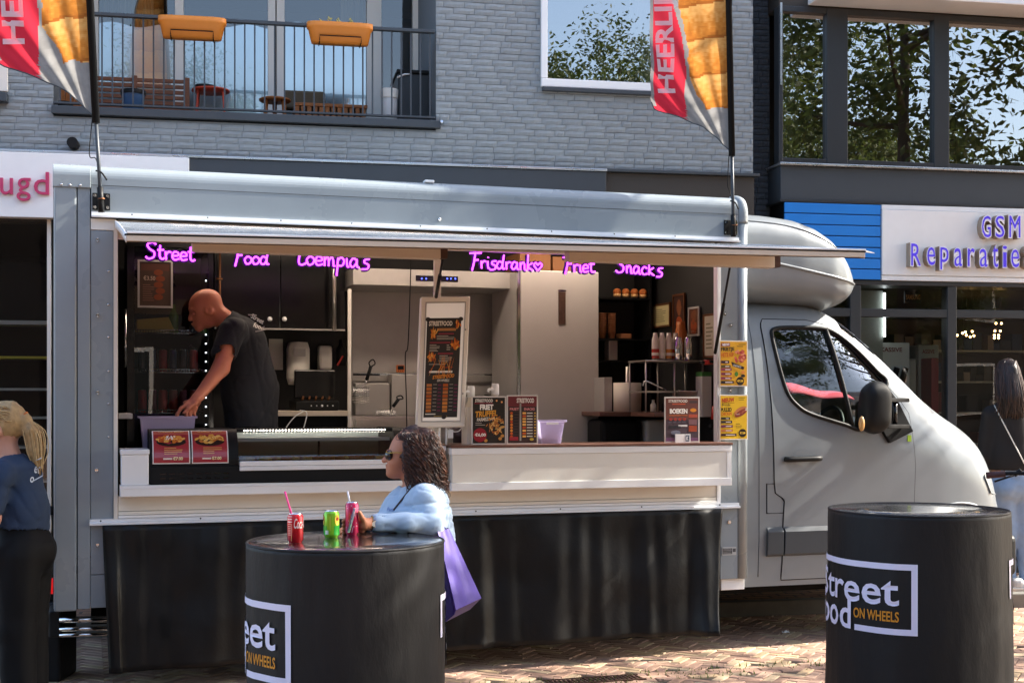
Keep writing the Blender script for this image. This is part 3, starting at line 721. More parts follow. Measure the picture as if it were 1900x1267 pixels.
for c_ in xs: chan(*c_)
# shop front below the sign
fr = thing('glazed_shopfront', 'glazed phone shop front with dark frames behind the van nose', 'shop front', (BU(1750), 0, .1), MBU)
for (p0, p1) in ((1575, 1595), (1755, 1772), (1960, 1980)): boxpart('post', 'anthracite', fr, BU(p0), BU(p1), -.03, .08, .1, 2.64, .004)
boxpart('transom', 'anthracite', fr, BU(1455), U9, -.025, .08, B(1700, 589).z, B(1700, 574).z, .004); boxpart('head_rail', 'anthracite', fr, BU(1455), U9, -.025, .3, 2.645, 2.684, .004)
boxpart('plinth', 'anthracite', fr, BU(1455), U9, -.025, .08, .1, .3, .004)
MB().add([(BU(1455), .0, .3), (U9, .0, .3), (U9, .0, 2.645), (BU(1455), .0, 2.645)], [(0, 1, 2, 3)]).build('pane', 'glass_shop', fr)
boxpart('back_wall', 'interior_dark', fr, BU(1455), U9, 3.2, 3.3, .1, 2.7); boxpart('ceiling', 'interior_room', fr, BU(1455), U9, .31, 3.2, 2.69, 2.72); boxpart('shop_floor', 'concrete', fr, BU(1455), U9, .08, 3.2, .08, .1)
mat('display_grey', '#8d938c', 0.5); mat('display_white', '#b9bdb6', 0.5); mat('red_panel', '#7c2226', 0.5)
boxpart('side_panel', 'display_grey', fr, BU(1597, .5), BU(1638, .5), .5, .52, .1, 2.64)
mat('tube_light', '#ffffff', emit=('#f4fbff', 2.0))
MB().tube([(BU(1641, .48), .48, B(1641, 625, .48).z), (BU(1641, .48), .48, 2.62)], .011, 8).build('light_tube', 'tube_light', fr)
def display(px0, px1, py0, py1, v, m, label, txt=None, tc='#6e2b2b'):
    a, b = B(px0, py1, v), B(px1, py0, v); t = thing('display_stand', label, 'display', ((a.x + b.x) / 2, v, .1), MBU)
    boxpart('cabinet', m, t, a.x, b.x, v, v + .35, .1, b.z, .008)
    if txt: MB().text(txt, a.x + (b.x - a.x) * .18, b.x - (b.x - a.x) * .22, b.z - .085, b.z - .045, v - .004, c=tc, off=.02).build('lettering', 'print', t)
    return t
display(1622, 1688, 636, 800, .6, 'display_white', 'white display cabinet with dark red lettering inside the phone shop', 'KASSIVE')
t = display(1680, 1700, 666, 800, .9, 'display_grey', 'narrow pale display cabinet beside the white one in the phone shop')
display(1704, 1742, 640, 800, 1.2, 'display_grey', 'grey display board with faint red lettering deep inside the phone shop', 'ASSIVE')
display(1728, 1742, 664, 800, 1.0, 'red_panel', 'tall dark red display panel inside the phone shop')
mb = MB()
for k, px in enumerate((1660, 1676)):
    a = B(px, 700, .58); mb = MB(); mb.bar((a.x - .02, .58, a.z - .06), (a.x + .025, .58, a.z + .09), .055, .012); mb.build('phone', 'black_gloss', frame=MBU, label=('left' if k == 0 else 'right') + ' tilted phone on the white display cabinet', cat='phone')
t = thing('hanging_sign', 'small dark sign with orange lettering behind the transom glass', 'sign', (BU(1694, .3), .3, B(1694, 562, .3).z), MBU)
a, b = B(1679, 562, .3), B(1709, 540, .3)
boxpart('board', 'black_plastic', t, a.x, b.x, .3, .32, a.z, b.z); MB().text('SAMSUNG', a.x + .01, b.x - .01, a.z + .03, b.z - .035, .297, c='#d8a35a', off=.02).build('lettering', 'print', t)
mat('bulb_warm', '#ffd9a0', emit=('#ffc27a', 5.0))
for k, (px, py) in enumerate(((1776, 622), (1786, 618), (1791, 616), (1793, 622), (1800, 625), (1804, 615), (1807, 623), (1848, 600), (1858, 600), (1846, 614), (1856, 614), (1845, 622), (1853, 622), (1845, 627), (1853, 627))):
    p = B(px, py, 1.6); t = MB().sphere((p.x, 1.6, p.z), .012, 8); t.tube([(p.x, 1.6, p.z + .01), (p.x, 1.6, 2.685)], .0015, 4, m=1)
    t.build('pendant_bulb', ['bulb_warm', 'black_matt'], frame=MBU, label='small warm light bulb hanging inside the phone shop', cat='light bulb', group='light bulbs in the phone shop')
# shelves deep in the shop
t = thing('shop_shelving', 'dark shelving with small goods deep inside the phone shop', 'shelves', (BU(1820, 2.2), 2.2, .1), MBU)
boxpart('back', 'interior_room', t, BU(1650, 2.3), BU(2000, 2.3), 2.5, 2.52, .1, 2.5)
for k in range(6): boxpart('shelf', 'display_grey', t, BU(1650, 2.3), BU(2000, 2.3), 2.2, 2.5, .5 + k * .33, .52 + k * .33)
rg = random.Random(8); mb = MB()
for k in range(6):
    u = BU(1655, 2.3)
    while u < BU(1990, 2.3):
        w = rg.uniform(.05, .16); h = rg.uniform(.06, .22)
        if rg.random() < .75: mb.box(u, u + w * .9, 2.25, 2.4, .521 + k * .33, .521 + k * .33 + h, c=rg.choice(['#2a3542', '#4a4a4a', '#1c1c1e', '#6b6a66', '#5c2c2c', '#253a55', '#7b7468']))
        u += w
tag(mb.build('boxed_goods', 'print', t), kind='stuff')
# lower street furniture reflected in the glass is left to the glass itself

# ================================================================ TREES across the street and along it (seen in the windows, shading the stall)
mat('bark', '#4a3d31', 0.9, bump=(12, .6, .03), var=(4, .2)); mat('tree_leaf', '#4a5526', 0.65, var=(.8, .35), transl=0.35)
def tree_mesh(seed, H, z0, Rc, nleaf, lsz=.11, ncl=70):
    r = random.Random(seed); tr = MB(); tips = []
    tr.tube([(0, 0, -.1), (.03, .02, H * .2), (-.04, .03, H * .42), (.03, -.03, H * .7), (0, 0, H * .93)], [.16, .13, .1, .055, .015], 9)
    for k in range(16):
        zz = r.uniform(z0 * .85, H * .82); a = k * 2.4 + r.uniform(-.3, .3); l = Rc * r.uniform(.6, 1.0) * math.sin(math.pi * min(1, max(.15, (zz - z0 * .6) / (H - z0 * .6)))) ** .6
        e = Vector((math.cos(a) * l, math.sin(a) * l, zz + l * r.uniform(.2, .6))); m_ = Vector((e.x * .5, e.y * .5, zz + (e.z - zz) * .35))
        tr.tube([(0, 0, zz), m_, e], [.045, .03, .01], 5); tips += [m_.lerp(e, .3), m_.lerp(e, .7), e]
    lf = MB(); cz = (z0 + H) / 2; rz = (H - z0) / 2
    cl = []
    for k in range(ncl):
        while True:
            p = Vector((r.uniform(-1, 1), r.uniform(-1, 1), r.uniform(-1, 1)))
            if .35 < p.length < 1: break
        cl.append((Vector((p.x * Rc, p.y * Rc, cz + p.z * rz)), r.uniform(.28, .5) * Rc * .5))
    cl += [(t_, .3 * Rc * .5) for t_ in tips]
    for k in range(nleaf):
        c0, rr = r.choice(cl); p = c0 + Vector((r.gauss(0, .55), r.gauss(0, .55), r.gauss(0, .42))) * rr
        a = Vector((r.uniform(-1, 1), r.uniform(-1, 1), r.uniform(-.6, .6))).normalized(); b = a.orthogonal().normalized(); b = (b * math.cos(r.uniform(0, 6.3)) + a.cross(b) * math.sin(r.uniform(0, 6.3))).normalized()
        s = lsz * r.uniform(.6, 1.2); lf.add([p - a * s, p + b * s * .42, p + a * s, p - b * s * .42], [(0, 1, 2, 3)])
    return tr, lf
def tree(name, label, x, y, seed, H, z0, Rc, n, ls=.11, ncl=70):
    t = thing(name, label, 'tree', (x, y, 0)); tr, lf = tree_mesh(seed, H, z0, Rc, n, ls, ncl)
    tr.warp(lambda a, b, c: (a + x, b + y, c)).build('trunk', 'bark', t); lf.warp(lambda a, b, c: (a + x, b + y, c)).build('crown', 'tree_leaf', t)
    t['group'] = 'street trees'
    return t
t1 = tree('street_tree', 'leafy street tree standing right of the picture beside the tall tables', 6.9, 7.5, 1, 8.6, 4.25, 2.4, 9000, .08)
t2 = tree('street_tree', 'broad street tree mirrored in the big upper windows at the right', 8.7, 1.4, 2, 9.5, 3.2, 2.4, 36000, .055)
def ctree(src, x, y, rot, s, label): return copy_tree(src, Matrix.Translation((x, y, 0)) @ Matrix.Rotation(rot, 4, 'Z') @ Matrix.Scale(s, 4), label)
t3 = tree('street_tree', 'dense street tree mirrored in the white-framed window', 20.0, -9.0, 5, 9.2, 2.6, 2.6, 60000, .06, 150)
ctree(t3, 5.4, -2.2, 1.0, .88, 'street tree mirrored at the left of the white-framed window')
ctree(t3, 7.9, -2.6, 2.3, .97, 'street tree mirrored in the middle of the white-framed window')
ctree(t2, -0.6, -7.0, 3.1, 1.02, 'street tree mirrored in the balcony door')
ctree(t2, 11.5, -4.0, 4.4, .9, 'street tree mirrored at the right of the white-framed window')
ctree(t1, 10.6, 8.9, 2.0, 1.0, 'slim street tree beside the shop fronts right of the picture')
ctree(t2, -8.5, -6.5, 5.1, 1.1, 'street tree behind the photographer at the left')
# white market tent across the street
tn = thing('market_tent', 'white market tent across the street, mirrored in the upper windows', 'tent', (15.5, 0.5, 0))
mat('tent_cloth', '#d5d5d2', 0.8, transl=0.35)
cx, cy = 15.5, 0.5
MB().add([(cx - 2.5, cy - 2.5, 4.6), (cx + 2.5, cy - 2.5, 4.6), (cx + 2.5, cy + 2.5, 4.6), (cx - 2.5, cy + 2.5, 4.6), (cx, cy, 6.4)], [(0, 1, 4), (1, 2, 4), (2, 3, 4), (3, 0, 4)]).build('roof', 'tent_cloth', tn)
for dx in (-2.45, 2.45):
    for dy in (-2.45, 2.45): MB().tube([(cx + dx, cy + dy, 0), (cx + dx, cy + dy, 4.62)], .03, 6).build('leg', 'alu', tn)

# row of buildings across the street, only mirrored in the glass
ob_ = thing('opposite_building', 'brown brick building row across the street, mirrored in the shop glass', 'building', (0, -19, 0))
mat('brick_brown', '#2c2420', .85, var=(1.5, .15)); mat('opp_glass', '#20262b', .1, spec=.6)
MB().box(-45, 45, -26, -19, 0, 8.2).build('wall', 'brick_brown', ob_)
boxpart('cornice', 'frame_cream', ob_, -45.2, 45.2, -19.2, -18.85, 8.0, 8.35)
for k in range(22):
    for z in (1.0, 4.6):
        x = -42 + k * 4; f_ = MB().box(x, x + 1.9, -19.05, -18.93, z, z + 2.0).build('window', 'frame_cream', ob_); MB().box(x + .12, x + 1.78, -18.93, -18.9, z + .12, z + 1.88).build('pane', 'opp_glass', f_)
# ================================================================ FOOD TRUCK
tk = thing('food_truck', 'silver grey food truck with open serving hatch and van cab', 'food truck', (0, 0, 0), MT)
LB = 4.31; ZT = 2.97; VW = 2.1
def tpart(name, m, *a, bev=0.004, seg=2): return boxpart(name, m, tk, *a, bev=bev, seg=seg)
tpart('corner_panel', 'paint_silver', 0.0, .121, -.006, .06, .46, 2.86, bev=.012, seg=3)
tpart('corner_panel', 'paint_silver', .126, .194, .0, .06, .47, 2.86, bev=.004)
tpart('seam_strip', 'black_matt', .121, .126, .006, .05, .47, 2.85, bev=0)
pl = tpart('side_panel', 'paint_silver', .196, .318, .008, .06, .955, 2.60, bev=.003)
tpart('side_panel', 'paint_silver', .196, .32, .008, .06, .66, .95, bev=.003); tpart('side_panel', 'paint_silver', .196, .32, .008, .06, .472, .657, bev=.003)
tpart('pillar_head', 'cream_panel', .196, .335, .004, .06, 2.603, 2.668, bev=.003)
cap = MB(); n = 8
prof = [(-.014, 2.835)] + [(-.014, 2.905)] + [(.06 - .074 * math.cos(a), 2.905 + .067 * math.sin(a)) for a in [i * math.pi / 2 / n for i in range(1, n + 1)]] + [(.14, 2.972), (.14, 2.835)]
def along(poly, u0, u1, m=0):
    mb = MB(); k = len(poly); vs = [(u, p[0], p[1]) for u in (u0, u1) for p in poly]
    return mb.add(vs, [tuple(range(k))[::-1], tuple(range(k, 2 * k))] + [(i, (i + 1) % k, k + (i + 1) % k, k + i) for i in range(k)], m)
cp_ = along(prof, -.006, .197).build('corner_cap', 'paint_silver', tk, bev=.003)
mb = MB()
for u in (.04, .085, .14): mb.sphere((u, -.014, 2.848), .008, 8)
mb.build('rivets', 'chrome', cp_)
prof = [(-.004, 2.702)] + [(-.004, 2.895)] + [(.07 - .074 * math.cos(a), 2.895 + .075 * math.sin(a)) for a in [i * math.pi / 2 / n for i in range(1, n + 1)]] + [(.2, 2.97), (.2, 2.702)]
fas = along(prof, .199, 4.236).build('upper_fascia', 'paint_silver', tk)
boxpart('seam', 'dark_grey_metal', fas, .2, 4.235, -.0055, -.0045, 2.852, 2.855)
mb = MB().sphere((TU(815), -.006, T(815, 407).z), .012, 10); mb.build('round_bolt', 'chrome', fas)
boxpart('roof_lamp', 'frame_white', fas, 2.14, 2.2, .03, .09, 2.968, 2.985, .006)
# aluminium gutter trim
tr_ = along([(-.035, 2.672), (-.035, 2.682), (-.018, 2.684), (-.018, 2.702), (.0, 2.702), (.0, 2.672)], .2, 4.235).build('gutter_trim', 'white_alu', tk)
mb = MB()
for k in range(9): mb.sphere((.42 + k * .42, -.0185, 2.694), .0045, 6)
mb.build('screws', 'black_matt', tr_)
# right hand pillar
tpart('front_pillar', 'paint_silver', 4.112, 4.238, .006, .06, .955, 2.668, bev=.003); tpart('front_pillar', 'paint_silver', 4.112, 4.238, .006, .06, .475, .95, bev=.003)
n = 8; prof = [(-.01, .475), (-.01, 2.72)]
mb = MB(); mb.tube([(4.275, .03, .476), (4.275, .03, 2.80)], .04, 16); mb.build('corner_tube', 'paint_silver', tk)
tpart('corner_fill', 'paint_silver', 4.24, 4.31, .03, .12, .476, 2.82, bev=.004)
mb = MB(); mb.tube(smooth_path([(4.275, .03, 2.80), (4.275, .03, 2.88), (4.268, .05, 2.935), (4.24, .1, 2.95)], 5), .044, 16); mb.sphere((4.268, .05, 2.925), .048, 14); mb.build('corner_cap', 'paint_silver', tk)
for (px, py) in ((1345, 582), (1356, 603), (1356, 735), (1353, 968), (1355, 724)):
    p = T(px, py); mb = MB().tube([(p.x, .006, p.z), (p.x, -.004, p.z)], .012, 10).sphere((p.x, -.005, p.z), .006, 8); mb.build('latch_stud', 'chrome', tk)
for (px, py) in ((181, 445), (181, 585), (181, 728), (179, 872), (181, 1010)):
    p = T(px, py); MB().tube([(p.x, .008, p.z), (p.x, -.002, p.z)], .009, 8).sphere((p.x, -.004, p.z + .008), .005, 8).sphere((p.x, -.004, p.z - .008), .005, 8).build('latch_stud', 'chrome', tk)
for py in (503, 565, 625, 688, 749, 810):
    p = T(201, py); MB().sphere((p.x, .006, p.z), .0075, 10).build('rivet', 'chrome', tk)
# opening frame
tpart('opening_post', 'frame_cream', .320, .343, -.004, .05, .972, 2.66, bev=.002); tpart('opening_post', 'white_alu', 4.085, 4.110, -.004, .05, .972, 2.66, bev=.002)
tpart('opening_header', 'cream_panel', .345, 4.083, .03, .07, 2.56, 2.668, bev=.002)
# sill, ribbed lower panel, counters
sl_ = along([(-.03, .94), (-.03, .952), (-.012, .956), (-.012, .972), (.05, .972), (.05, .94)], .19, 4.24).build('sill_trim', 'white_alu', tk)
mb = MB()
for k in range(8): mb.sphere((.25 + k * .55, -.0125, .963), .005, 6)
mb.build('screws', 'black_matt', sl_)
tpart('lower_rib', 'white_paint', .345, 4.083, -.004, .05, .974, .99, bev=.002); tpart('lower_rib', 'cream_panel', .345, 4.083, .0, .05, .992, 1.012, bev=.002)
tpart('lower_panel', 'cream_panel', .345, 4.083, .006, .05, 1.014, 1.10, bev=.002)
tpart('lower_side', 'paint_silver', .322, 4.11, .02, .06, .47, .938, bev=0)
sh = tpart('serving_shelf', 'white_paint', .352, 2.25, -.12, .06, 1.102, 1.164, bev=.004)
boxpart('edge_strip', 'white_alu', sh, .350, 2.249, -.123, -.1205, 1.148, 1.166, .001)
tpart('shelf_end_box', 'white_paint', .358, .508, -.105, .2, 1.166, 1.338, bev=.004); tpart('shelf_end_cap', 'white_alu', .354, .512, -.112, .2, 1.339, 1.366, bev=.003)
tpart('shelf_end_box', 'white_paint', 2.02, 2.232, -.105, .2, 1.166, 1.338, bev=.004); tpart('shelf_end_cap', 'white_alu', 2.016, 2.236, -.112, .2, 1.339, 1.366, bev=.003)
# fold-out counter
ct_ = tpart('counter_panel', 'cream_panel', 2.262, 4.105, -.155, .06, 1.148, 1.315, bev=.002)
boxpart('top_rail', 'white_paint', ct_, 2.255, 4.112, -.162, .0, 1.316, 1.355, .003); boxpart('bottom_rail', 'white_paint', ct_, 2.255, 4.112, -.162, .0, 1.098, 1.147, .003)
boxpart('counter_top', 'wood_top', ct_, 2.25, 4.117, -.166, .22, 1.3555, 1.372, .003)
boxpart('end_post', 'white_paint', ct_, 4.08, 4.11, -.1585, .0, 1.1475, 1.3155, 0)
# shell: floor, roof, back and end walls
mb = MB(); mb.box(.06, 4.3, .06, VW, .5, .72); mb.box(.0, 4.3, .2, VW, 2.93, 2.965); mb.box(.0, 4.3, VW, VW + .05, .47, 2.95); mb.box(-.004, .03, .05, VW, .47, 2.93); mb.box(4.24, 4.3, .1, VW, .47, 2.9)
mb.build('box_shell', 'paint_silver', tk)
mb = MB(); mb.box(.033, 4.238, VW - .02, VW - .002, .721, 2.9); mb.box(.032, .06, .07, VW - .02, .721, 2.9); mb.box(4.21, 4.238, .1, VW - .02, .721, 2.9); mb.box(.06, 4.21, .21, VW - .02, 2.85, 2.9)
mb.build('lining', 'interior_dark', tk)
# ---- open hatch
HL, HR = Vector((.33, 0, 2.655)), Vector((4.12, 0, 2.655)); OL, OR = Vector((.345, -1.62, 2.392)), Vector((4.12, -1.68, 2.432))
mat('hatch_alu', '#b8bec4', 0.2, 0.7, bump=(3.0, .6, .03), stretch=(.5, 4, 1), var=(3, .06), rvar=(4, .15, .3))
mat('hatch_under', '#cdbfae', 0.5)
ht = MB()
def hp(s, t, dz=0): a = HL.lerp(HR, s); b = OL.lerp(OR, s); p = a.lerp(b, t); return (p.x, p.y, p.z + dz + .01 * math.sin(t * math.pi) )
ht.grid(lambda s, t: hp(s, t, .0), 24, 10)
hatch = ht.build('hatch', 'hatch_alu', tk)
MB().grid(lambda s, t: hp(s, t, -.034), 4, 4).build('underside', 'hatch_under', hatch)
for (s0, nm) in ((0, 'end_profile'), (1, 'end_profile')):
    MB().grid(lambda s, t: (hp(s0, s)[0] + (-.002 if s0 == 0 else .002), hp(s0, s)[1], hp(s0, s)[2] - .036 + t * .04), 10, 1).build(nm, 'white_alu', hatch, solid=.004)
def edge_bar(dv0, dv1, dz0, dz1, m, name, s0=0.0, s1=1.0, ext=0.0):
    a, b = OL.lerp(OR, s0), OL.lerp(OR, s1); mb = MB(); vs = []
    for p, e in ((a, -ext), (b, ext)): vs += [(p.x + e, p.y + dv0, p.z + dz0), (p.x + e, p.y + dv1, p.z + dz0), (p.x + e, p.y + dv1, p.z + dz1), (p.x + e, p.y + dv0, p.z + dz1)]
    mb.add(vs, [(3, 2, 1, 0), (4, 5, 6, 7), (0, 1, 5, 4), (1, 2, 6, 5), (2, 3, 7, 6), (3, 0, 4, 7)]); return mb.build(name, m, hatch, bev=.002)
edge_bar(-.02, .03, .004, .014, 'white_alu', 'edge_trim'); edge_bar(-.016, .03, -.002, .003, 'black_matt', 'edge_seal', ext=.01)
edge_bar(-.012, .03, -.030, -.003, 'hatch_under', 'edge_lip')
mb = MB().add([(OR.x, OR.y - .02, OR.z - .002), (OR.x + .07, OR.y + .01, OR.z - .004), (OR.x, OR.y + .16, OR.z + .02), (OR.x, OR.y - .02, OR.z + .006), (OR.x + .07, OR.y + .01, OR.z - .001), (OR.x, OR.y + .16, OR.z + .028)], [(0, 2, 1), (3, 4, 5), (0, 1, 4, 3), (1, 2, 5, 4), (2, 0, 3, 5)]); mb.build('corner_tip', 'white_alu', hatch)
for (p0, p1, v) in ((357, 818, -.75), (1056, 1438, -.75)):
    u0, u1 = TU(p0, v), TU(p1, v); zb = T((p0 + p1) / 2, 471 + (p0 + p1 - 1175) * .0133 + 2, v).z
    bm = MB().box(u0, u1, v, v + .08, zb, zb + .12).build('awning_beam', 'hatch_under', hatch, bev=.004)
    boxpart('end_cap', 'rust_iron', bm, u1 + .001, u1 + .04, v + .005, v + .075, zb + .005, zb + .115)
# gas struts
for (a, b, nm) in ((T(1355, 492, -.55), T(1327, 655, .02), 0), (T(822, 478, -.5), T(809, 552, .03), 1)):
    MB().tube([a, Vector(a).lerp(b, .45)], .007, 8, m=1).tube([Vector(a).lerp(b, .42), b], .011, 8).build('gas_strut', ['black_plastic', 'black_plastic'], hatch)
tpart('centre_post', 'cream_panel', TU(806, .06), TU(818, .06), .055, .085, 1.38, 2.56, bev=.002)
# ---- black vinyl skirt hung from the sill
sk = MB(); US0, US1 = TU(190, -.03), TU(1340, -.03)
def skf(s, t):
    u = US0 + (US1 - US0) * s; z = .94 - t * (.94 - (.115 + .03 * s))
    w = (.011 + .012 * t) * (math.sin(s * 46 + 1.6 * math.sin(s * 13)) + .55 * math.sin(s * 91 + 2 * math.sin(s * 21))) * (.35 + .65 * min(1, t * 3)) + .007 * math.sin(s * 150 + 3 * math.sin(s * 7)) * (.4 + .6 * math.sin(s * 23) ** 2) + .012 * math.sin(s * 160) * max(0, .35 - t)
    w += .02 * mnoise.noise((s * 9, t * 3, 2))
    du = (.035 * t if s < .02 else 0) - (.10 * t * max(0, (s - .93) / .07))
    dv = -.12 * t * t * max(0, (s - .9) / .1)
    return (u + du, -.034 - .045 * t - w * .8 + dv, z)
sk.grid(skf, 260, 22); sk.build('vinyl_skirt', 'vinyl_black', tk, solid=.002)
# under-body
mat('plate_white', '#c9c9c4', 0.5)
tpart('body_rail', 'white_paint', 4.13, 4.30, .03, .12, .40, .474, bev=.004); tpart('chassis_rail', 'black_matt', .2, 5.6, .5, .6, .3, .45); tpart('chassis_rail', 'black_matt', .2, 5.6, 1.5, 1.6, .3, .45)
for (py, r) in ((1150, .018), (1167, .014), (1178, .012)):
    p = T(110, py, .1); q = T(205, py - 2, .1); MB().tube([(p.x, .1, p.z), (q.x, .1, q.z)], r, 8).build('bumper_bar', 'chrome', tk)
tpart('rubber_buffer', 'rubber', -.03, .03, .1, 1.8, .30, .45, bev=.01); tpart('side_buffer', 'rubber', -.035, -.005, .02, .06, 1.0, 1.05, bev=.006)
mat('lamp_red', '#a01212', 0.15, emit=('#c01010', .25), coat=.5)
mb = MB().lathe([(0, -.0), (.03, .0), (.03, .02), (0, .024)], 0, 0, 16).warp(lambda a, b, c: (-.006 - c, .05 + a, .60 + b * 1.5)); mb.build('tail_lamp', 'lamp_red', tk)
MB().tube(smooth_path([(-.03, .03, .9), (-.045, .02, .8), (-.05, .02, .7), (-.03, .03, .6), (-.06, 0.0, .5), (-.08, .02, .3)], 5), .006, 6).build('cable', 'rubber', tk)
# identification plate
p0, p1 = T(1340, 1030), T(1366, 1014); pt = MB().box(p0.x, p1.x, .0, .005, p0.z, p1.z, c='#b9bab8').rect(p0.x + .004, p1.x - .03, p0.z + .008, p1.z - .008, -.001, '#1d1d1d').rect(p1.x - .026, p1.x - .004, p0.z + .02, p1.z - .01, -.001, '#565656')
for k in range(4): pt.rect(p0.x + .006, p1.x - .034, p0.z + .012 + k * .009, p0.z + .015 + k * .009, -.0015, '#b0b0b0')
pt.build('type_plate', 'print', tk)

# ---------------------------------------------------------------- cab
VC = 1.05
def lerpt(tab, x):
    if x <= tab[0][0]: return tab[0][1]
    for (a, b), (c, d) in zip(tab, tab[1:]):
        if x <= c:
            t = (x - a) / (c - a); return b + (d - b) * t
    return tab[-1][1]
def smt(tab, x, w=.05): return sum(lerpt(tab, x + k * w / 2) for k in (-2, -1, 0, 1, 2)) / 5
ZTOP = [(4.2, 2.33), (4.7, 2.33), (4.96, 2.32), (5.10, 2.27), (5.26, 2.17), (5.84, 1.665), (5.98, 1.575), (6.15, 1.495), (6.28, 1.42), (6.38, 1.32), (6.45, 1.18), (6.49, 1.02), (6.50, .9)]
ZBELT = [(4.2, 1.45), (5.0, 1.45), (5.4, 1.30), (5.8, 1.18), (6.1, 1.05), (6.35, .9), (6.50, .7)]
WID = [(4.2, .955), (5.6, .955), (5.9, .948), (6.1, .93), (6.25, .905), (6.37, .86), (6.46, .79), (6.50, .72)]
QQ = [(4.2, .2), (5.0, .18), (5.5, .16), (5.9, .22), (6.2, .3), (6.5, .36)]
def zt_(u): return smt(ZTOP, u, .06)
def zb_(u): return smt(ZBELT, u, .1)
def wd_(u): return smt(WID, u, .06)
def tumble(u, z): return .0 if z < 1.3 else .085 * ((z - 1.3) / .95) ** 1.3
def low_in(z): return .02 * max(0, (.75 - z) / .35) + .014 * math.exp(-((z - 1.22) / .05) ** 2) * 0
def half(u, z):
    a, b = zb_(u), zt_(u); w = wd_(u); ck = 1.0
    if z > a: k = min(1, (z - a) / max(.01, b - a)); t = math.asin(min(1, k ** (1 / .95))); ck = max(0.0, math.cos(t)); w = w * ck ** lerpt(QQ, u)
    return w - tumble(u, z) * ck ** .3 - low_in(z)
def sidev(u, z): return VC - half(u, z)
U_ = [4.32 + i * .02 for i in range(110)]
U_ = [u for u in U_ if u < 6.495] + [6.5]
NT1, NT2 = 30, 26
WPOLY = [(T(p.x, p.y, .14).x, T(p.x, p.y, .14).z) for p in smooth_path([(1441, 622, 0), (1449, 609, 0), (1480, 606, 0), (1535, 608, 0), (1562, 617, 0), (1595, 645, 0), (1632, 688, 0), (1648, 712, 0), (1610, 770, 0), (1592, 796, 0), (1560, 787, 0), (1500, 768, 0), (1475, 752, 0), (1458, 728, 0), (1447, 680, 0)], 5, True)]
def section(u):
    zb, zt = zb_(u), zt_(u); pts = []
    for i in range(NT1): z = .40 + (zb - .40) * i / NT1; pts.append((VC - half(u, z), z))
    for i in range(NT2 + 1):
        t = math.pi / 2 * i / NT2; z = zb + (zt - zb) * math.sin(t) ** .95
        pts.append((VC - max(0, wd_(u) * max(0, math.cos(t)) ** lerpt(QQ, u) - tumble(u, z) * max(0, math.cos(t)) ** .3) + low_in(z), z))
    pts[-1] = (VC, zt)
    return pts
secs = [section(u) for u in U_]; NP = NT1 + NT2 + 1
ARC = (6.02, .40, .36)                   # front wheel centre (u, z) and arch radius
vs = []; fs = []; ms = []
for side in (1, -1):
    o = len(vs)
    for u, sec in zip(U_, secs): vs += [(u, p[0] if side == 1 else 2 * VC - p[0], p[1]) for p in sec]
    for i in range(len(U_) - 1):
        for j in range(NP - 1):
            u = (U_[i] + U_[i + 1]) / 2; z = (secs[i][j][1] + secs[i + 1][j + 1][1]) / 2; hv = abs(VC - secs[i][j][0])
            if j < NT1 + 18 and inpoly(u, z, WPOLY): continue
            if (u - ARC[0]) ** 2 + (z - ARC[1]) ** 2 < ARC[2] ** 2 and j < NT1: continue
            m = 0
            if 5.16 < u < 5.84 and j >= NT1 and hv < wd_(u) * .86 - .02: m = 1
            f = (o + i * NP + j, o + (i + 1) * NP + j, o + (i + 1) * NP + j + 1, o + i * NP + j + 1)
            fs.append(f if side == 1 else f[::-1]); ms.append(m)
mb = MB(); mb.v = vs; mb.f = fs; mb.m = ms; mb.c = [None] * len(fs); mb.s = [True] * len(fs)
# front cap under the bonnet
o = len(mb.v); sec = secs[-1]; mb.v += [(6.50, p[0], p[1]) for p in sec] + [(6.50, 2 * VC - p[0], p[1]) for p in sec[::-1]]
mb.f.append(tuple(range(o, o + 2 * NP))); mb.m.append(0); mb.c.append(None); mb.s.append(False)
cab = mb.build('cab_body', ['paint_van', 'glass_car'], tk)
def drape(pts, off=.003): return [(u, sidev(u, z) - off, z) for (u, z) in pts]
# door skin, set proud of the body with a dark gap around it
def rear(z): return lerpt([(.42, T(1450, 1080, .1).x), (.55, T(1452, 1030, .1).x), (.80, T(1452, 975, .1).x), (.98, T(1455, 925, .1).x), (1.02, T(1438, 905, .1).x), (1.10, T(1436, 890, .1).x), (1.6, T(1431, 740, .12).x), (2.15, T(1424, 600, .14).x), (2.19, T(1430, 588, .14).x)], z)
def front(z): return lerpt([(.42, T(1690, 1000, .1).x), (1.2, T(1697, 850, .1).x), (1.45, T(1692, 800, .1).x), (1.55, T(1690, 765, .1).x), (1.66, T(1672, 738, .1).x), (2.0, T(1590, 635, .13).x), (2.16, T(1545, 596, .14).x), (2.19, T(1510, 588, .14).x)], z)
Z0, Z1 = .44, 2.19
mb = MB(); mb.grid(lambda s, t: (lambda z: (lambda u: (u, sidev(u, z) - .006, z))(rear(z) + (front(z) - rear(z)) * s))(Z0 + (Z1 - Z0) * t), 44, 110,
        keep=lambda s, t: not inpoly(rear(Z0 + (Z1 - Z0) * t) + (front(Z0 + (Z1 - Z0) * t) - rear(Z0 + (Z1 - Z0) * t)) * s, Z0 + (Z1 - Z0) * t, WPOLY))
door = mb.build('cab_door', 'paint_van', tk)
edge = [(rear(z), z) for z in [Z0 + (Z1 - Z0) * i / 60 for i in range(61)]] + [(front(z), z) for z in [Z1 - (Z1 - Z0) * i / 60 for i in range(61)]]
MB().tube(drape(edge, .001), .0055, 6, closed=True).build('door_gap', 'black_matt', door)
seal = MB().tube(drape(WPOLY, .008), .014, 8, closed=True).build('window_seal', 'black_plastic', door)
zc = [p for p in WPOLY]
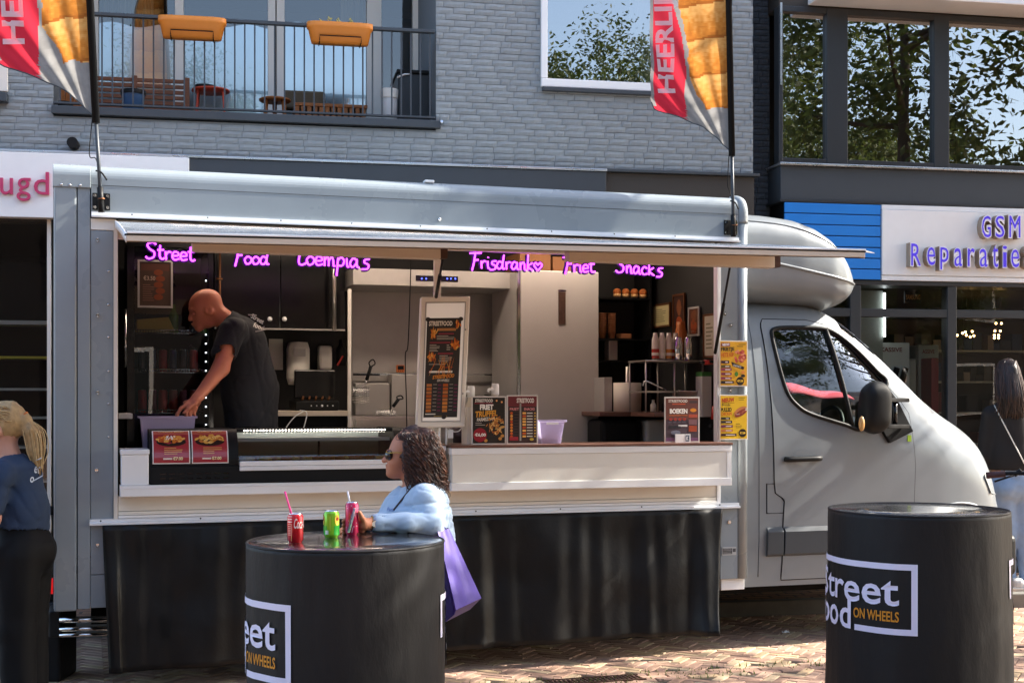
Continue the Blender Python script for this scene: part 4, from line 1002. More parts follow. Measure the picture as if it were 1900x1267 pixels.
mb = MB(); nn = len(WPOLY); cxu = sum(p[0] for p in WPOLY) / nn; czz = sum(p[1] for p in WPOLY) / nn
vs = [(cxu, sidev(cxu, czz) + .004, czz)]
for k in (.33, .66, 1.0): vs += [(cxu + (p[0] - cxu) * k, sidev(cxu + (p[0] - cxu) * k, czz + (p[1] - czz) * k) + .004, czz + (p[1] - czz) * k) for p in WPOLY]
fs = [(0, 1 + i, 1 + (i + 1) % nn) for i in range(nn)] + [(1 + r * nn + i, 1 + (r + 1) * nn + i, 1 + (r + 1) * nn + (i + 1) % nn, 1 + r * nn + (i + 1) % nn) for r in (0, 1) for i in range(nn)]
mb.add(vs, fs, sm=True).build('door_glass', 'glass_car', door)
mb.v = [(x, 2 * VC - y, z) for (x, y, z) in mb.v]; mb.build('far_door_glass', 'glass_car', cab)
a, b = T(1545, 612, .14), T(1580, 790, .11); MB().tube(drape([(a.x + (b.x - a.x) * t, a.z + (b.z - a.z) * t) for t in [i / 12 for i in range(13)]], .006), .016, 8).build('quarter_bar', 'black_plastic', door)
# black mirror foot, handle, strip
pf = [T(x, y, .1) for (x, y) in ((1596, 745), (1640, 716), (1648, 712), (1668, 742), (1692, 800), (1646, 822), (1634, 800), (1590, 798))]
mb = MB(); k = len(pf); mb.add([(p.x, sidev(p.x, p.z) - .032, p.z) for p in pf] + [(p.x, sidev(p.x, p.z) + .01, p.z) for p in pf], [tuple(range(k)), tuple(range(2 * k - 1, k - 1, -1))] + [(i, k + i, k + (i + 1) % k, (i + 1) % k) for i in range(k)]); mb.build('mirror_base', 'black_matt', door, bev=.006)
h0, h1 = T(1456, 859, .09), T(1521, 844, .09); zm = (h0.z + h1.z) / 2
MB().tube(smooth_path([(h0.x, sidev(h0.x, zm) - .012, zm), (h0.x + .03, sidev(h0.x, zm) - .035, zm), (h1.x - .05, sidev(h1.x, zm) - .035, zm + .004), (h1.x, sidev(h1.x, zm) - .012, zm + .004)], 5), .019, 10).build('door_handle', 'black_plastic', door)
MB().disc((h0.x + h1.x) / 2, zm + .012, .07, .055, sidev(h0.x, zm) - .0095, n=24).build('handle_recess', 'paint_van', door)
def strip(u0, u1, nm, par):
    zt2, zb2 = .795, .60; pr = lambda u: [(sidev(u, zb2) - .008, zb2), (sidev(u, zb2) - .03, zb2 + .015), (sidev(u, zt2) - .03, zt2 - .03), (sidev(u, zt2) - .008, zt2)]
    mb = MB(); vs = [(u, p[0], p[1]) for u in (u0, u1) for p in pr(u)]; mb.add(vs, [(0, 1, 5, 4), (1, 2, 6, 5), (2, 3, 7, 6), (3, 2, 1, 0), (4, 5, 6, 7)]); return mb.build(nm, 'dark_grey_metal', par, bev=.003)
strip(T(1421, 980, .1).x, rear(.7) - .008, 'rub_strip', cab); strip(rear(.7) + .004, front(.7) - .01, 'rub_strip', door)
MB().tube(drape([(T(1408, y, .1).x, T(1408, y, .1).z) for y in range(590, 1085, 15)], .0), .003, 6).build('panel_seam', 'dark_grey_metal', cab)
# fuel flap and swage line
ff = [T(x, y, .1) for (x, y) in ((1422, 897), (1440, 897), (1456, 920), (1457, 951), (1422, 952))]
MB().tube(drape([(p.x, p.z) for p in ff], .001), .004, 6, closed=True).build('fuel_flap_gap', 'black_matt', cab)
MB().tube(drape([(T(x, y, .1).x, T(x, y, .1).z) for (x, y) in ((1440, 885), (1480, 890), (1530, 905), (1580, 930), (1600, 945))], -.002), .006, 6).build('swage_line', 'paint_van', cab)
bn = [(T(x, y, .1).x, T(x, y, .1).z) for (x, y) in ((1697, 790), (1720, 800), (1760, 830), (1800, 870), (1838, 925))]
MB().tube(drape([(6.02 + .50 * math.cos(a), .42 + .50 * math.sin(a)) for a in [R(48 + i * 5) for i in range(17)]], -.004), .010, 8).build('arch_crease', 'paint_van', cab)
mat('sticker_green', '#9fc22a', 0.5); p = T(1689, 813, .08); boxpart('green_sticker', 'sticker_green', cab, p.x - .014, p.x + .016, sidev(p.x, p.z) - .012, sidev(p.x, p.z) - .008, p.z - .022, p.z + .022)
# headlamp, grille, bumper
mat('lamp_glass', '#c9ced2', 0.08, .3, coat=1.0)
mb = MB(); hl = [(6.26, 1.10), (6.36, 1.24), (6.43, 1.18), (6.46, 1.03), (6.42, .96), (6.32, .98)]
mb.add([(u, sidev(u, z) - .012, z) for u, z in hl], [tuple(range(6))]); mb.build('headlamp', 'lamp_glass', cab)
tpart('grille', 'black_plastic', 6.495, 6.515, .5, 1.6, .72, .95); tpart('front_bumper', 'black_plastic', 6.3, 6.55, .16, 1.94, .38, .68, bev=.05, seg=4)
# wheels
def wheel(u, v, nm):
    z = .33; mb = MB().lathe([(.2, -.1), (.3, -.1), (.33, -.07), (.33, .07), (.3, .1), (.2, .1)], 0, 0, 32).warp(lambda a, b, c: (u + a, v + c, z + b)); w = mb.build('wheel', 'rubber', tk)
    MB().lathe([(.2, .09), (.2, -.06), (.14, -.085), (.05, -.085), (.05, -.1), (0, -.1)], 0, 0, 24).warp(lambda a, b, c: (u + a, v + c, z + b)).build('rim', 'alu', w)
for (u, v) in ((6.02, .2), (6.02, 1.9), (1.5, .35), (1.5, 1.75)): wheel(u, v, 'wheel')
MB().lathe([(.36, -.02), (.36, .3), (0, .3)], 0, 0, 28).warp(lambda a, b, c: (6.02 + a, .16 + c, .40 + b)).build('wheel_arch', 'black_matt', cab)
# wing mirror
mr = MB(); mx, mz = T(1620, 760, -.12).x, T(1620, 760, -.12).z
m0, m1 = T(1598, 806, -.14), T(1651, 706, -.14)
mb = MB(); lv = []; N8 = 20
for i in range(9):
    t = i / 8; z = m0.z + (m1.z - m0.z) * t; k = (1 - abs(2 * t - 1) ** 5) ** .5 if 0 < t < 1 else 0.25
    k = max(k, .3); sw = .016 * t
    lv.append([(((m0.x + m1.x) / 2 + sw + (m1.x - m0.x) / 2 * (.9 + .1 * (1 - t)) * k * (abs(math.cos(a)) ** .6) * (1 if math.cos(a) > 0 else -1)), -.12 + .09 * k * (abs(math.sin(a)) ** .7) * (1 if math.sin(a) > 0 else -1), z) for a in [2 * math.pi * j / N8 for j in range(N8)]])
mb.add([p for l in lv for p in l], [(i * N8 + j, i * N8 + (j + 1) % N8, (i + 1) * N8 + (j + 1) % N8, (i + 1) * N8 + j) for i in range(8) for j in range(N8)] + [tuple(range(N8))[::-1], tuple(range(8 * N8, 9 * N8))], sm=True)
mirror = mb.build('wing_mirror', 'black_plastic', tk, sub=1)
for py in (742, 791):
    a = T(1640, py, -.12); b = T(1682, py, .06); MB().bar(a, b, .05, .028).build('mirror_arm', 'black_matt', mirror, bev=.006)
a = T(1660, 745, -.02); b = T(1660, 790, -.02); MB().tube([a, b], .018, 10).build('mirror_hinge', 'black_gloss', mirror)
mat('lamp_amber', '#c99a5a', 0.2, coat=.6)
p = T(1600, 786, -.22); MB().sphere((p.x + .004, -.205, p.z), (.022, .02, .05), 12).build('indicator_lamp', 'lamp_amber', mirror)
# cab interior
mat('seat_cloth', '#2f3436', 0.9); mat('sheet_red', '#b8304a', 0.8)
def seat(v, nm):
    mb = MB(); mb.box(4.52, 4.66, v - .22, v + .22, 1.2, 1.78).box(4.55, 5.0, v - .23, v + .23, 1.05, 1.2); s_ = mb.build('seat', 'seat_cloth', cab, bev=.04, seg=3)
    MB().box(4.50, 4.60, v - .12, v + .12, 1.84, 2.02).build('head_rest', 'seat_cloth', s_, bev=.03, seg=3)
seat(.55, 'a'); seat(1.5, 'b')
MB().box(5.35, 5.75, .2, 1.9, 1.1, 1.42).build('dashboard', 'seat_cloth', cab, bev=.05, seg=3)
sw = MB().tube([(5.22 + .05 * math.sin(a), .55 + .2 * math.cos(a), 1.42 + .17 * math.sin(a)) for a in [2 * math.pi * i / 24 for i in range(24)]], .014, 8, closed=True); sw.tube([(5.22, .37, 1.42), (5.22, .73, 1.42)], .012, 6).tube([(5.22, .55, 1.42), (5.4, .55, 1.34)], .02, 6); sw.build('steering_wheel', 'black_plastic', cab)
RC0, RC1 = T(1462, 730, .5), T(1585, 742, .5)
MB().grid(lambda s, t: (RC0.x + (RC1.x - RC0.x) * s, .5 + .1 * t, RC0.z + (RC1.z - RC0.z) * s + (.075 - .04 * s) * t + .01 * math.sin(s * 9)), 12, 3).build('red_sheet', 'sheet_red', frame=MT, solid=.01, label='red sheet inside the van cab behind the window', cat='cloth')  # plain red sheet set behind the cab window
tpart('cab_floor', 'black_matt', 4.33, 6.0, .2, 1.9, .42, .5); tpart('cab_bulkhead', 'interior_dark', 4.33, 4.36, .13, 1.97, .45, 2.2)
# roof fairing
FT = [(4.30, 2.93), (4.6, 2.925), (4.8, 2.905), (4.95, 2.86), (5.07, 2.79), (5.17, 2.68), (5.24, 2.56), (5.28, 2.44)]
FB = [(4.30, 2.30), (4.95, 2.275), (5.09, 2.255), (5.18, 2.285), (5.24, 2.335), (5.28, 2.44)]
FW = [(4.30, .93), (4.8, .925), (5.05, .905), (5.17, .87), (5.24, .82), (5.28, .76)]
NF = 40; fu = [4.30 + .98 * (1 - (1 - i / 40) ** 1.8) for i in range(41)]; vs = []
def fsec(u):
    zt, zb, w = smt(FT, u, .02), smt(FB, u, .02), smt(FW, u, .02); zc = (zt + zb) / 2; h = max(.003, (zt - zb) / 2); out = []
    for j in range(NF):
        a = 2 * math.pi * j / NF; c, s = math.cos(a), math.sin(a)
        out.append((u, VC + w * abs(c) ** .38 * (1 if c > 0 else -1), zc + h * abs(s) ** .5 * (1 if s > 0 else -1)))
    return out
for u in fu: vs += fsec(u)
fs = [(i * NF + j, i * NF + (j + 1) % NF, (i + 1) * NF + (j + 1) % NF, (i + 1) * NF + j) for i in range(40) for j in range(NF)] + [tuple(range(40 * NF, 41 * NF))]
fa = MB().add(vs, fs, sm=True).build('roof_fairing', 'paint_van', tk)
def fairv(u, z):
    zt, zb, w = smt(FT, u, .02), smt(FB, u, .02), smt(FW, u, .02); zc = (zt + zb) / 2; h = (zt - zb) / 2
    s = min(.999, abs((z - zc) / h)) ** (1 / .5); return VC - w * math.cos(math.asin(s)) ** .38
MB().tube([(u, fairv(u, z) - .002, z) for (u, z) in [(4.34 + .92 * t, 2.60 - .155 * t) for t in [i / 24 for i in range(25)]]], .010, 8).build('fairing_rib', 'paint_van', fa)
MB().tube([(u, fairv(u, z) - .001, z) for (u, z) in [(4.34 + .80 * t, 2.845 - .02 * t - .19 * t ** 3) for t in [i / 24 for i in range(25)]]], .006, 8).build('fairing_crease', 'paint_van', fa)
MB().tube([(u, fairv(u, zz) - .001, zz) for (u, zz) in [(4.32 + i * .04, smt(FB, 4.32 + i * .04) + .012) for i in range(18)]], .008, 6).build('fairing_gap', 'black_matt', fa)
# ================================================================ INSIDE THE TRUCK
def ibox(name, label, cat, m, px0, px1, py0, py1, v, dep, bev=.004, z0=None, group=None):
    """One thing standing in the truck: its front face fills a photo rectangle at depth v."""
    a, b = T(px0, py1, v), T(px1, py0, v)
    return MB().box(a.x, b.x, v, v + dep, a.z if z0 is None else z0, b.z).build(name, m, None, bev, 2, MT, label, cat, group)
ZF = .72
# warm ceiling lamp
mat('lamp_warm', '#ffe0b8', emit=('#ffe6cf', 5.6))
cl = thing('ceiling_lamp', 'warm strip lamp under the food truck ceiling', 'lamp', (2.2, .9, 2.80), MT)
boxpart('diffuser', 'lamp_warm', cl, .7, 3.9, .86, .94, 2.80, 2.82); boxpart('housing', 'white_paint', cl, .65, 3.95, .84, .96, 2.822, 2.849)
# drinks fridge
fv = 1.05
fr = thing('drinks_fridge', 'tall black drinks fridge with glass door at the left of the truck', 'fridge', (TU(310, fv), fv, ZF), MT)
a, b = T(236, 800, fv), T(396, 462, fv)
boxpart('cabinet', 'black_matt', fr, a.x, b.x, fv + .62, fv + .66, ZF, b.z); boxpart('cabinet_side', 'black_matt', fr, a.x, a.x + .03, fv + .03, fv + .62, ZF, b.z); boxpart('cabinet_side', 'black_matt', fr, b.x - .03, b.x, fv + .03, fv + .62, ZF, b.z); boxpart('top', 'black_matt', fr, a.x, b.x, fv, fv + .62, b.z + .001, b.z + .03); boxpart('base', 'black_matt', fr, a.x, b.x, fv, fv + .62, ZF, ZF + .15)
boxpart('door_stile', 'black_gloss', fr, a.x, a.x + .045, fv, fv + .03, ZF + .15, b.z); boxpart('door_stile', 'black_gloss', fr, b.x - .03, b.x, fv, fv + .03, ZF + .15, b.z)
MB().add([(a.x + .045, fv + .012, ZF + .15), (b.x - .03, fv + .012, ZF + .15), (b.x - .03, fv + .012, b.z), (a.x + .045, fv + .012, b.z)], [(0, 1, 2, 3)]).build('door_glass', 'glass_fridge', fr)
MB().tube([(a.x - .012, fv - .03, T(0, 680, fv).z), (a.x - .012, fv - .03, T(0, 570, fv).z)], .010, 8).build('door_handle', 'chrome', fr)
mat('led_dot', '#ffffff', emit=('#eaf2ff', 3.0))
mb = MB()
for k in range(17): mb.sphere((b.x - .045, fv + .04, T(0, 790 - k * 17.5, fv).z), .0045, 6)
tag(mb.build('led_strip', 'led_dot', fr), kind='stuff')
mat('added_fridge_glow', '#ffffff', emit=('#eef4ff', 1.6))
boxpart('added_glow_bar', 'added_fridge_glow', fr, b.x - .028, b.x - .018, fv + .035, fv + .05, ZF + .2, b.z - .03)  # added glowing bar, hidden behind the stile, brightens the inside of the fridge
SHZ = []
for py in (618, 691, 766):
    z = T(300, py, fv + .1).z; SHZ.append(z); mb = MB().tube([(a.x + .05, fv + .08, z + .02), (b.x - .06, fv + .08, z + .02)], .003, 5).tube([(a.x + .05, fv + .08, z), (b.x - .06, fv + .08, z)], .004, 5)
    for k in range(26): u = a.x + .05 + k * (b.x - a.x - .11) / 25; mb.tube([(u, fv + .08, z), (u, fv + .08, z + .02)], .0018, 4); mb.tube([(u, fv + .08, z), (u, fv + .58, z)], .0018, 4)
    mb.build('wire_shelf', 'chrome', fr)
mat('can_paint', attr=True, rough=.25, metal=.35, coat=.4); mat('can_lid', '#c9ccce', .25, .9)
def can_mesh(r, h, col, stripe=None):
    mb = MB(); mb.lathe([(r * .80, 0), (r * .84, .004), (r, .012), (r, h - .014), (r * .82, h - .003)], 0, 0, 18, c=col)
    mb.lathe([(r * .82, h - .003), (r * .82, h), (r * .78, h), (r * .76, h - .004), (0, h - .004)], 0, 0, 18, m=1, c='#cccccc'); mb.lathe([(0, .003), (r * .8, 0)], 0, 0, 18, m=1, c='#cccccc')
    return mb
rc = random.Random(9)
CANC = ['#8a1a1f', '#a3222a', '#2b2b33', '#54203a', '#6d2b3d', '#39424f', '#7c2a1e', '#22334f']
protos = []
for c in CANC: o = can_mesh(.03, .15, c).build('drink_can', ['can_paint', 'can_lid']); protos.append(o.data); bpy.data.objects.remove(o)
for si, z in enumerate(SHZ):
    for k in range(8):
        if si == 0 and k < 5: continue
        u = a.x + .10 + k * .066
        if u > b.x - .09: break
        o = bpy.data.objects.new('drink_can', rc.choice(protos)); COL.objects.link(o); o.matrix_world = MT @ Matrix.Translation((u, fv + .16 + rc.uniform(-.01, .01), z + .004)) @ Matrix.Rotation(rc.uniform(0, 6), 4, 'Z')
        ORIG[o.name] = Vector((u, fv, z)); tag(o, ['dark drink can on the top wire shelf of the drinks fridge', 'dark drink can on the middle wire shelf of the drinks fridge', 'dark drink can on the bottom wire shelf of the drinks fridge'][si], 'can', 'cans in the drinks fridge')
mat('awning_reflection_yellow', '#d3b957', .7)
mb = MB(); p = T(254, 613, fv + .1); q = T(322, 588, fv + .1); mb.prism([(p.x, p.z), (q.x + .01, p.z), (q.x - .03, q.z), (p.x, q.z - .02)], fv + .12, fv + .4); mb.build('carton', 'awning_reflection_yellow', frame=MT, bev=.003, label='pale yellow block standing in for an awning reflection in the drinks fridge', cat='carton')  # solid block standing in for a yellow awning mirrored in the fridge door
mat('bottle_green', '#4f7a2a', .2, coat=.5)
for i, (px, c_, lb) in enumerate(((322, 'bottle_green', 'green bottle on the upper shelf of the drinks fridge'), (379, 'bottle_green', 'small green bottle beside the man in the drinks fridge'))):
    p = T(px, 616, fv + .2); h = .19 if i == 0 else .1; MB().lathe([(0, 0), (.032, 0), (.034, h * .6), (.014, h * .8), (.013, h), (0, h)], 0, 0, 14).warp(lambda x, y, z: (p.x + x, fv + .2 + y, SHZ[0] + .006 + z)).build('bottle', c_, frame=MT, label=lb, cat='bottle')
# framed poster on the fridge
def poster_sheet(name, label, cat, u0, u1, z0, z1, v, base, draw, border=None, thick=.004, frame_m=None, m='print'):
    t = thing(name, label, cat, ((u0 + u1) / 2, v, z0), MT)
    mb = MB().box(u0, u1, v, v + thick, z0, z1, c=border or base).build('sheet', m, t)
    e = 0 if border is None else (u1 - u0) * .035
    pm = MB().rect(u0 + e, u1 - e, z0 + e, z1 - e, v - .0006, base)
    X = lambda s: u0 + e + (u1 - u0 - 2 * e) * s; Z = lambda s: z0 + e + (z1 - z0 - 2 * e) * s
    draw(pm, X, Z, v - .0012)
    # later layers lie a hair in front of earlier ones
    pm.build('artwork', m, t)
    if frame_m:
        w = .012
        boxpart('frame_rail', frame_m, t, u0 - w, u1 + w, v - .006, v + .01, z1, z1 + w); boxpart('frame_rail', frame_m, t, u0 - w, u1 + w, v - .006, v + .01, z0 - w, z0); boxpart('frame_rail', frame_m, t, u0 - w, u0, v - .006, v + .01, z0, z1); boxpart('frame_rail', frame_m, t, u1, u1 + w, v - .006, v + .01, z0, z1)
    return t
def fries(pm, X, Z, v, cx, cz, rx, rz, n, cols, seed=1):
    r = random.Random(seed)
    for k in range(n):
        an = r.uniform(0, 6.28); d = r.random() ** .5; x = X(cx + rx * d * math.cos(an)); z = Z(cz + rz * d * math.sin(an))
        l = (X(1) - X(0)) * r.uniform(.04, .09); w = l * .28; a = r.gauss(.9, .6)
        pm.disc(x, z, l, w, v - .0002 - k * 8e-6, r.choice(cols), n=6, rot=a)
def lines(pm, X, Z, v, x0, x1, z0, z1, n, c, seed=1, h=.35):
    r = random.Random(seed)
    for k in range(n):
        z = z1 + (z0 - z1) * (k + .5) / n; hh = (z1 - z0) / n * h; pm.rect(X(x0), X(x0 + (x1 - x0) * r.uniform(.55, 1)), Z(z - hh / 2), Z(z + hh / 2), v, c)
FOODC = ['#c9702a', '#b9531f', '#d98f3a', '#a8421c', '#e0a552']
def draw_fridge(pm, X, Z, v):
    pm.rect(X(.05), X(.95), Z(.8), Z(.95), v, '#5a3a30'); pm.text('€3.50', X(.12), X(.5), Z(.58), Z(.68), v - .0004, c='#b09a8a', off=.02)
    for k in range(5): pm.disc(X(.6 + .06 * (k % 2)), Z(.2 + .14 * k), .03, .02, v - .0003, '#7c4028', n=10)
    lines(pm, X, Z, v, .1, .5, .1, .5, 8, '#7c5a4c')
a_, b_ = T(259, 567, fv - .01), T(317, 487, fv - .01)
poster_sheet('framed_menu', 'framed brown menu poster on the drinks fridge door', 'menu', a_.x, b_.x, a_.z, b_.z, fv - .012, '#4b3a31', draw_fridge, frame_m='steel_sheet')
# upper black cabinets with two white knobs
cb = thing('wall_cabinet', 'black wall cabinet with two white knobs behind the man', 'cabinet', (TU(510, 1.6), 1.6, 1.9), MT)
a, b = T(398, 607, 1.6), T(640, 440, 1.6)
um = (a.x + b.x) / 2
boxpart('door', 'black_gloss', cb, a.x, um - .003, 1.6, 1.62, a.z, 2.8, .003); boxpart('door', 'black_gloss', cb, um + .003, b.x, 1.6, 1.62, a.z, 2.8, .003); boxpart('carcass', 'black_matt', cb, a.x, b.x, 1.622, 2.05, a.z, 2.8); boxpart('light_rail', 'steel_sheet', cb, a.x, b.x, 1.595, 1.63, a.z - .012, a.z - .001)
for px in (501, 528): p = T(px, 592, 1.58); MB().sphere((p.x, 1.585, p.z), .018, 12).tube([(p.x, 1.585, p.z), (p.x, 1.60, p.z)], .008, 8).build('knob', 'frame_white', cb)
mat('bronze', '#7a4f31', .4, .6)
MB().tube([(TU(408, 1.5), 1.5, 1.95), (TU(408, 1.5), 1.5, 2.8)], .007, 8).tube([(TU(400, 1.5), 1.49, T(0, 507, 1.5).z), (TU(413, 1.5), 1.49, T(0, 507, 1.5).z)], .007, 6).build('hinge_rod', 'bronze', cb)
MB().tube([(TU(620, 1.45), 1.45, T(0, 603, 1.45).z), (TU(620, 1.45), 1.45, 2.84)], .016, 10).build('steel_pole', 'steel', frame=MT, label='slim steel pole between the black cabinet and the steel hood', cat='pole')
# back wall bits left
ibox('note_sheet', 'white paper sheet pinned to the back wall behind the man', 'paper', 'cream_panel', 499, 525, 629, 686, 2.06, .004, 0)
MB().lathe([(0, 0), (.07, 0), (.085, .05), (.085, .26), (.07, .31), (0, .315)], 0, 0, 22).warp(lambda x, y, z: (TU(553, 1.9) + x, 1.9 + y * .9, T(0, 712, 1.9).z + z)).build('water_boiler', 'cream_panel', frame=MT, label='rounded cream water boiler on the back wall', cat='boiler')
ibox('boiler_label', 'small dark label plate on the cream boiler', 'label', 'steel_sheet', 545, 567, 647, 661, 1.81, .004, 0)
ibox('towel_dispenser', 'slim cream towel dispenser beside the fire extinguisher', 'dispenser', 'cream_panel', 592, 617, 641, 686, 1.95, .1, .02)
fe = thing('fire_extinguisher', 'small dark fire extinguisher with red handle on the back wall', 'extinguisher', (TU(632, 1.95), 1.95, T(0, 678, 1.95).z), MT)
p = T(632, 678, 1.95); MB().lathe([(0, 0), (.035, 0), (.035, .12), (.015, .15), (.012, .19), (0, .19)], p.x, 1.95, 14).warp(lambda x, y, z: (x, y, z + p.z)).build('cylinder', 'black_matt', fe)
mat('red_plastic', '#b32418', .35, coat=.3)
MB().bar((p.x - .03, 1.92, p.z + .0), (p.x + .01, 1.92, p.z + .07), .02, .012).build('red_handle', 'red_plastic', fe)
# shelf with black appliance
a, b = T(508, 772, 1.35), T(652, 762, 1.35)
ws_ = thing('work_shelf', 'beige wooden work shelf left of the fryers', 'shelf', ((a.x + b.x) / 2, 1.35, ZF), MT)
boxpart('board', 'hatch_under', ws_, a.x, b.x, 1.35, 2.05, a.z, b.z, .003); boxpart('carcass', 'black_matt', ws_, a.x + .02, b.x - .02, 1.40, 2.05, ZF, a.z - .001)
pt = thing('contact_grill', 'black contact grill with open lid on the work shelf', 'grill', (TU(585, 1.55), 1.55, b.z), MT)
q0, q1 = T(546, 762, 1.5), T(627, 740, 1.5); boxpart('base', 'black_plastic', pt, q0.x, q1.x, 1.45, 1.75, b.z + .001, b.z + .07, .01)
q0, q1 = T(548, 735, 1.7), T(624, 686, 1.7); MB().box(q0.x, q1.x, 1.74, 1.79, q0.z - .02, q1.z).build('lid', 'black_gloss', pt, bev=.01)
mb = MB(); rr = random.Random(2)
for k in range(5): mb.tube([(TU(560 + k * 12, 1.6), 1.58, b.z + .075), (TU(563 + k * 12, 1.6), 1.6, b.z + .10)], .008, 6)
mb.build('grill_ribs', 'bronze', pt)
mb = MB()
for k in range(5): mb.sphere((TU(578 + k * 10, 1.44), 1.448, b.z + .035), .005 if k != 2 else .009, 6)
tag(mb.build('indicator_lights', 'frame_white', pt), kind='stuff')
MB().tube(smooth_path([T(565, 762, 1.34), T(548, 772, 1.33), T(533, 790, 1.33), T(530, 800, 1.33)], 5), .004, 6).build('white_cable', 'frame_white', frame=MT, label='white cable hanging off the work shelf, left loop', cat='cable')
MB().tube(smooth_path([T(556, 761, 1.34), T(569, 765, 1.33), T(566, 785, 1.33), T(561, 800, 1.33)], 5), .004, 6).build('white_cable', 'frame_white', frame=MT, label='white cable hanging off the work shelf, right loop', cat='cable')
# stainless frying station
fs_ = thing('frying_station', 'stainless steel frying station with hood and splash back', 'fryer', (TU(800, 1.4), 1.4, ZF), MT)
a, b = T(655, 800, 1.95), T(965, 505, 1.95)
boxpart('splash_back', 'steel_sheet', fs_, a.x, b.x + .05, 1.98, 2.0, ZF, T(0, 505, 1.9).z)
h0, h1 = T(655, 528, 1.35), T(962, 506, 1.35)
hd = boxpart('hood', 'steel_sheet', fs_, h0.x, h1.x, 1.35, 1.95, h0.z, h1.z, .004)
c0, c1 = T(772, 521, 1.34), T(850, 513, 1.34); boxpart('control_panel', 'black_gloss', hd, c0.x, c1.x, 1.345, 1.3495, c0.z, c1.z)
mat('led_blue', '#3344ff', emit=('#3a48ff', 3.0)); mb = MB()
for px in (783, 791, 830, 837, 845): p = T(px, 517, 1.34); mb.sphere((p.x, 1.343, p.z), .005, 8)
mb.build('blue_lights', 'led_blue', hd)
boxpart('side_post', 'cream_panel', fs_, TU(646, 1.35), TU(652, 1.35), 1.35, 1.38, ZF, T(0, 520, 1.35).z)
ftop = T(700, 772, 1.35).z
boxpart('fryer_front', 'steel', fs_, TU(654, 1.3), TU(965, 1.3), 1.35, 1.95, ZF, ftop, .01)
boxpart('fryer_front', 'steel', fs_, TU(660, 1.3), TU(760, 1.3), 1.3, 1.349, ZF, ftop - .02, .008)
for z_ in (T(0, 690, 1.9).z, T(0, 733, 1.9).z): boxpart('back_rail', 'chrome', fs_, TU(656, 1.9), TU(964, 1.9), 1.9, 1.92, z_ - .006, z_ + .006)
boxpart('tap_rail', 'black_matt', fs_, TU(656, 1.85), TU(705, 1.85), 1.85, 1.87, T(0, 693, 1.85).z, T(0, 690, 1.85).z)
boxpart('back_box', 'steel_sheet', fs_, TU(727, 1.8), TU(775, 1.8), 1.8, 1.95, ftop, T(0, 690, 1.8).z, .005)
boxpart('back_box', 'steel_sheet', fs_, TU(660, 1.82), TU(724, 1.82), 1.83, 1.95, ftop, T(0, 708, 1.8).z, .005)
def basket(px, py, hx, hy, label, v=1.7):
    p = T(px, py, v); t = thing('fry_basket', label, 'fry basket', (p.x, v, p.z), MT, 'fry baskets'); mb = MB()
    for k in range(9):
        x = -.055 + k * .11 / 8; mb.tube([(p.x + x, v - .05, p.z), (p.x + x, v - .05, p.z + .12)], .0016, 4); mb.tube([(p.x + x, v + .05, p.z), (p.x + x, v + .05, p.z + .12)], .0016, 4)
    for k in range(8): z = p.z + k * .12 / 7; mb.tube([(p.x - .055, v - .05, z), (p.x + .055, v - .05, z), (p.x + .055, v + .05, z), (p.x - .055, v + .05, z)], .0016, 4, closed=True)
    mb.build('wire_cage', 'chrome', t)
    q = T(hx, hy, v); s_ = Vector((p.x + .03, v - .02, p.z + .12)); MB().tube([s_, s_.lerp(q, .3)], .005, 6).build('neck', 'chrome', t); MB().tube([s_.lerp(q, .25), s_.lerp(q, .75)], .013, 8).build('grip', 'black_plastic', t)
    d = (q - s_).normalized(); MB().tube(smooth_path([s_.lerp(q, .72), s_.lerp(q, .86) + Vector((-.02, 0, .005)), q, s_.lerp(q, .9) + Vector((.022, 0, -.01)), s_.lerp(q, .74) + Vector((.005, 0, 0))], 4), .005, 6).build('hook', 'black_plastic', t)
basket(668, 748, 692, 667, 'wire fry basket with black handle hanging at the left of the fryers')
basket(716, 792, 744, 734, 'wire fry basket lowered into the front fryer', 1.45)
basket(928, 740, 955, 668, 'wire fry basket with black handle next to the steel cabinet')
t = thing('kitchen_timer', 'small orange kitchen timer on the splash back', 'timer', (TU(743, 1.93), 1.93, T(0, 691, 1.93).z), MT)
mat('orange_plastic', '#c8703c', .4)
q0, q1 = T(736, 691, 1.9), T(751, 677, 1.9); boxpart('case', 'orange_plastic', t, q0.x, q1.x, 1.9, 1.93, q0.z, q1.z, .006); boxpart('screen', 'black_gloss', t, q0.x + .008, q1.x - .008, 1.897, 1.8995, q0.z + .022, q1.z - .006)
mb = MB()
for k in range(3): mb.sphere((q0.x + .014 + k * .014, 1.899, q0.z + .012), .004, 6)
mb.build('buttons', 'black_matt', t)
MB().tube(smooth_path([T(763, 470, 1.3), T(761, 540, 1.3), T(757, 640, 1.3), T(752, 660, 1.3), T(754, 740, 1.3), T(755, 800, 1.3)], 6), .004, 6).build('black_cable', 'black_matt', frame=MT, label='thin black cable hanging in front of the splash back', cat='cable')
MB().tube(smooth_path([T(935, 530, 1.7), T(934, 580, 1.7), T(938, 602, 1.7)], 4), .002, 5).build('pull_cord', 'frame_white', frame=MT, label='thin white pull cord left of the steel cabinet', cat='cord')
MB().sphere(T(930, 610, 1.75), .035, 14).build('copper_ball', 'bronze', frame=MT, label='shiny copper coloured ball lamp beside the steel cabinet', cat='lamp')
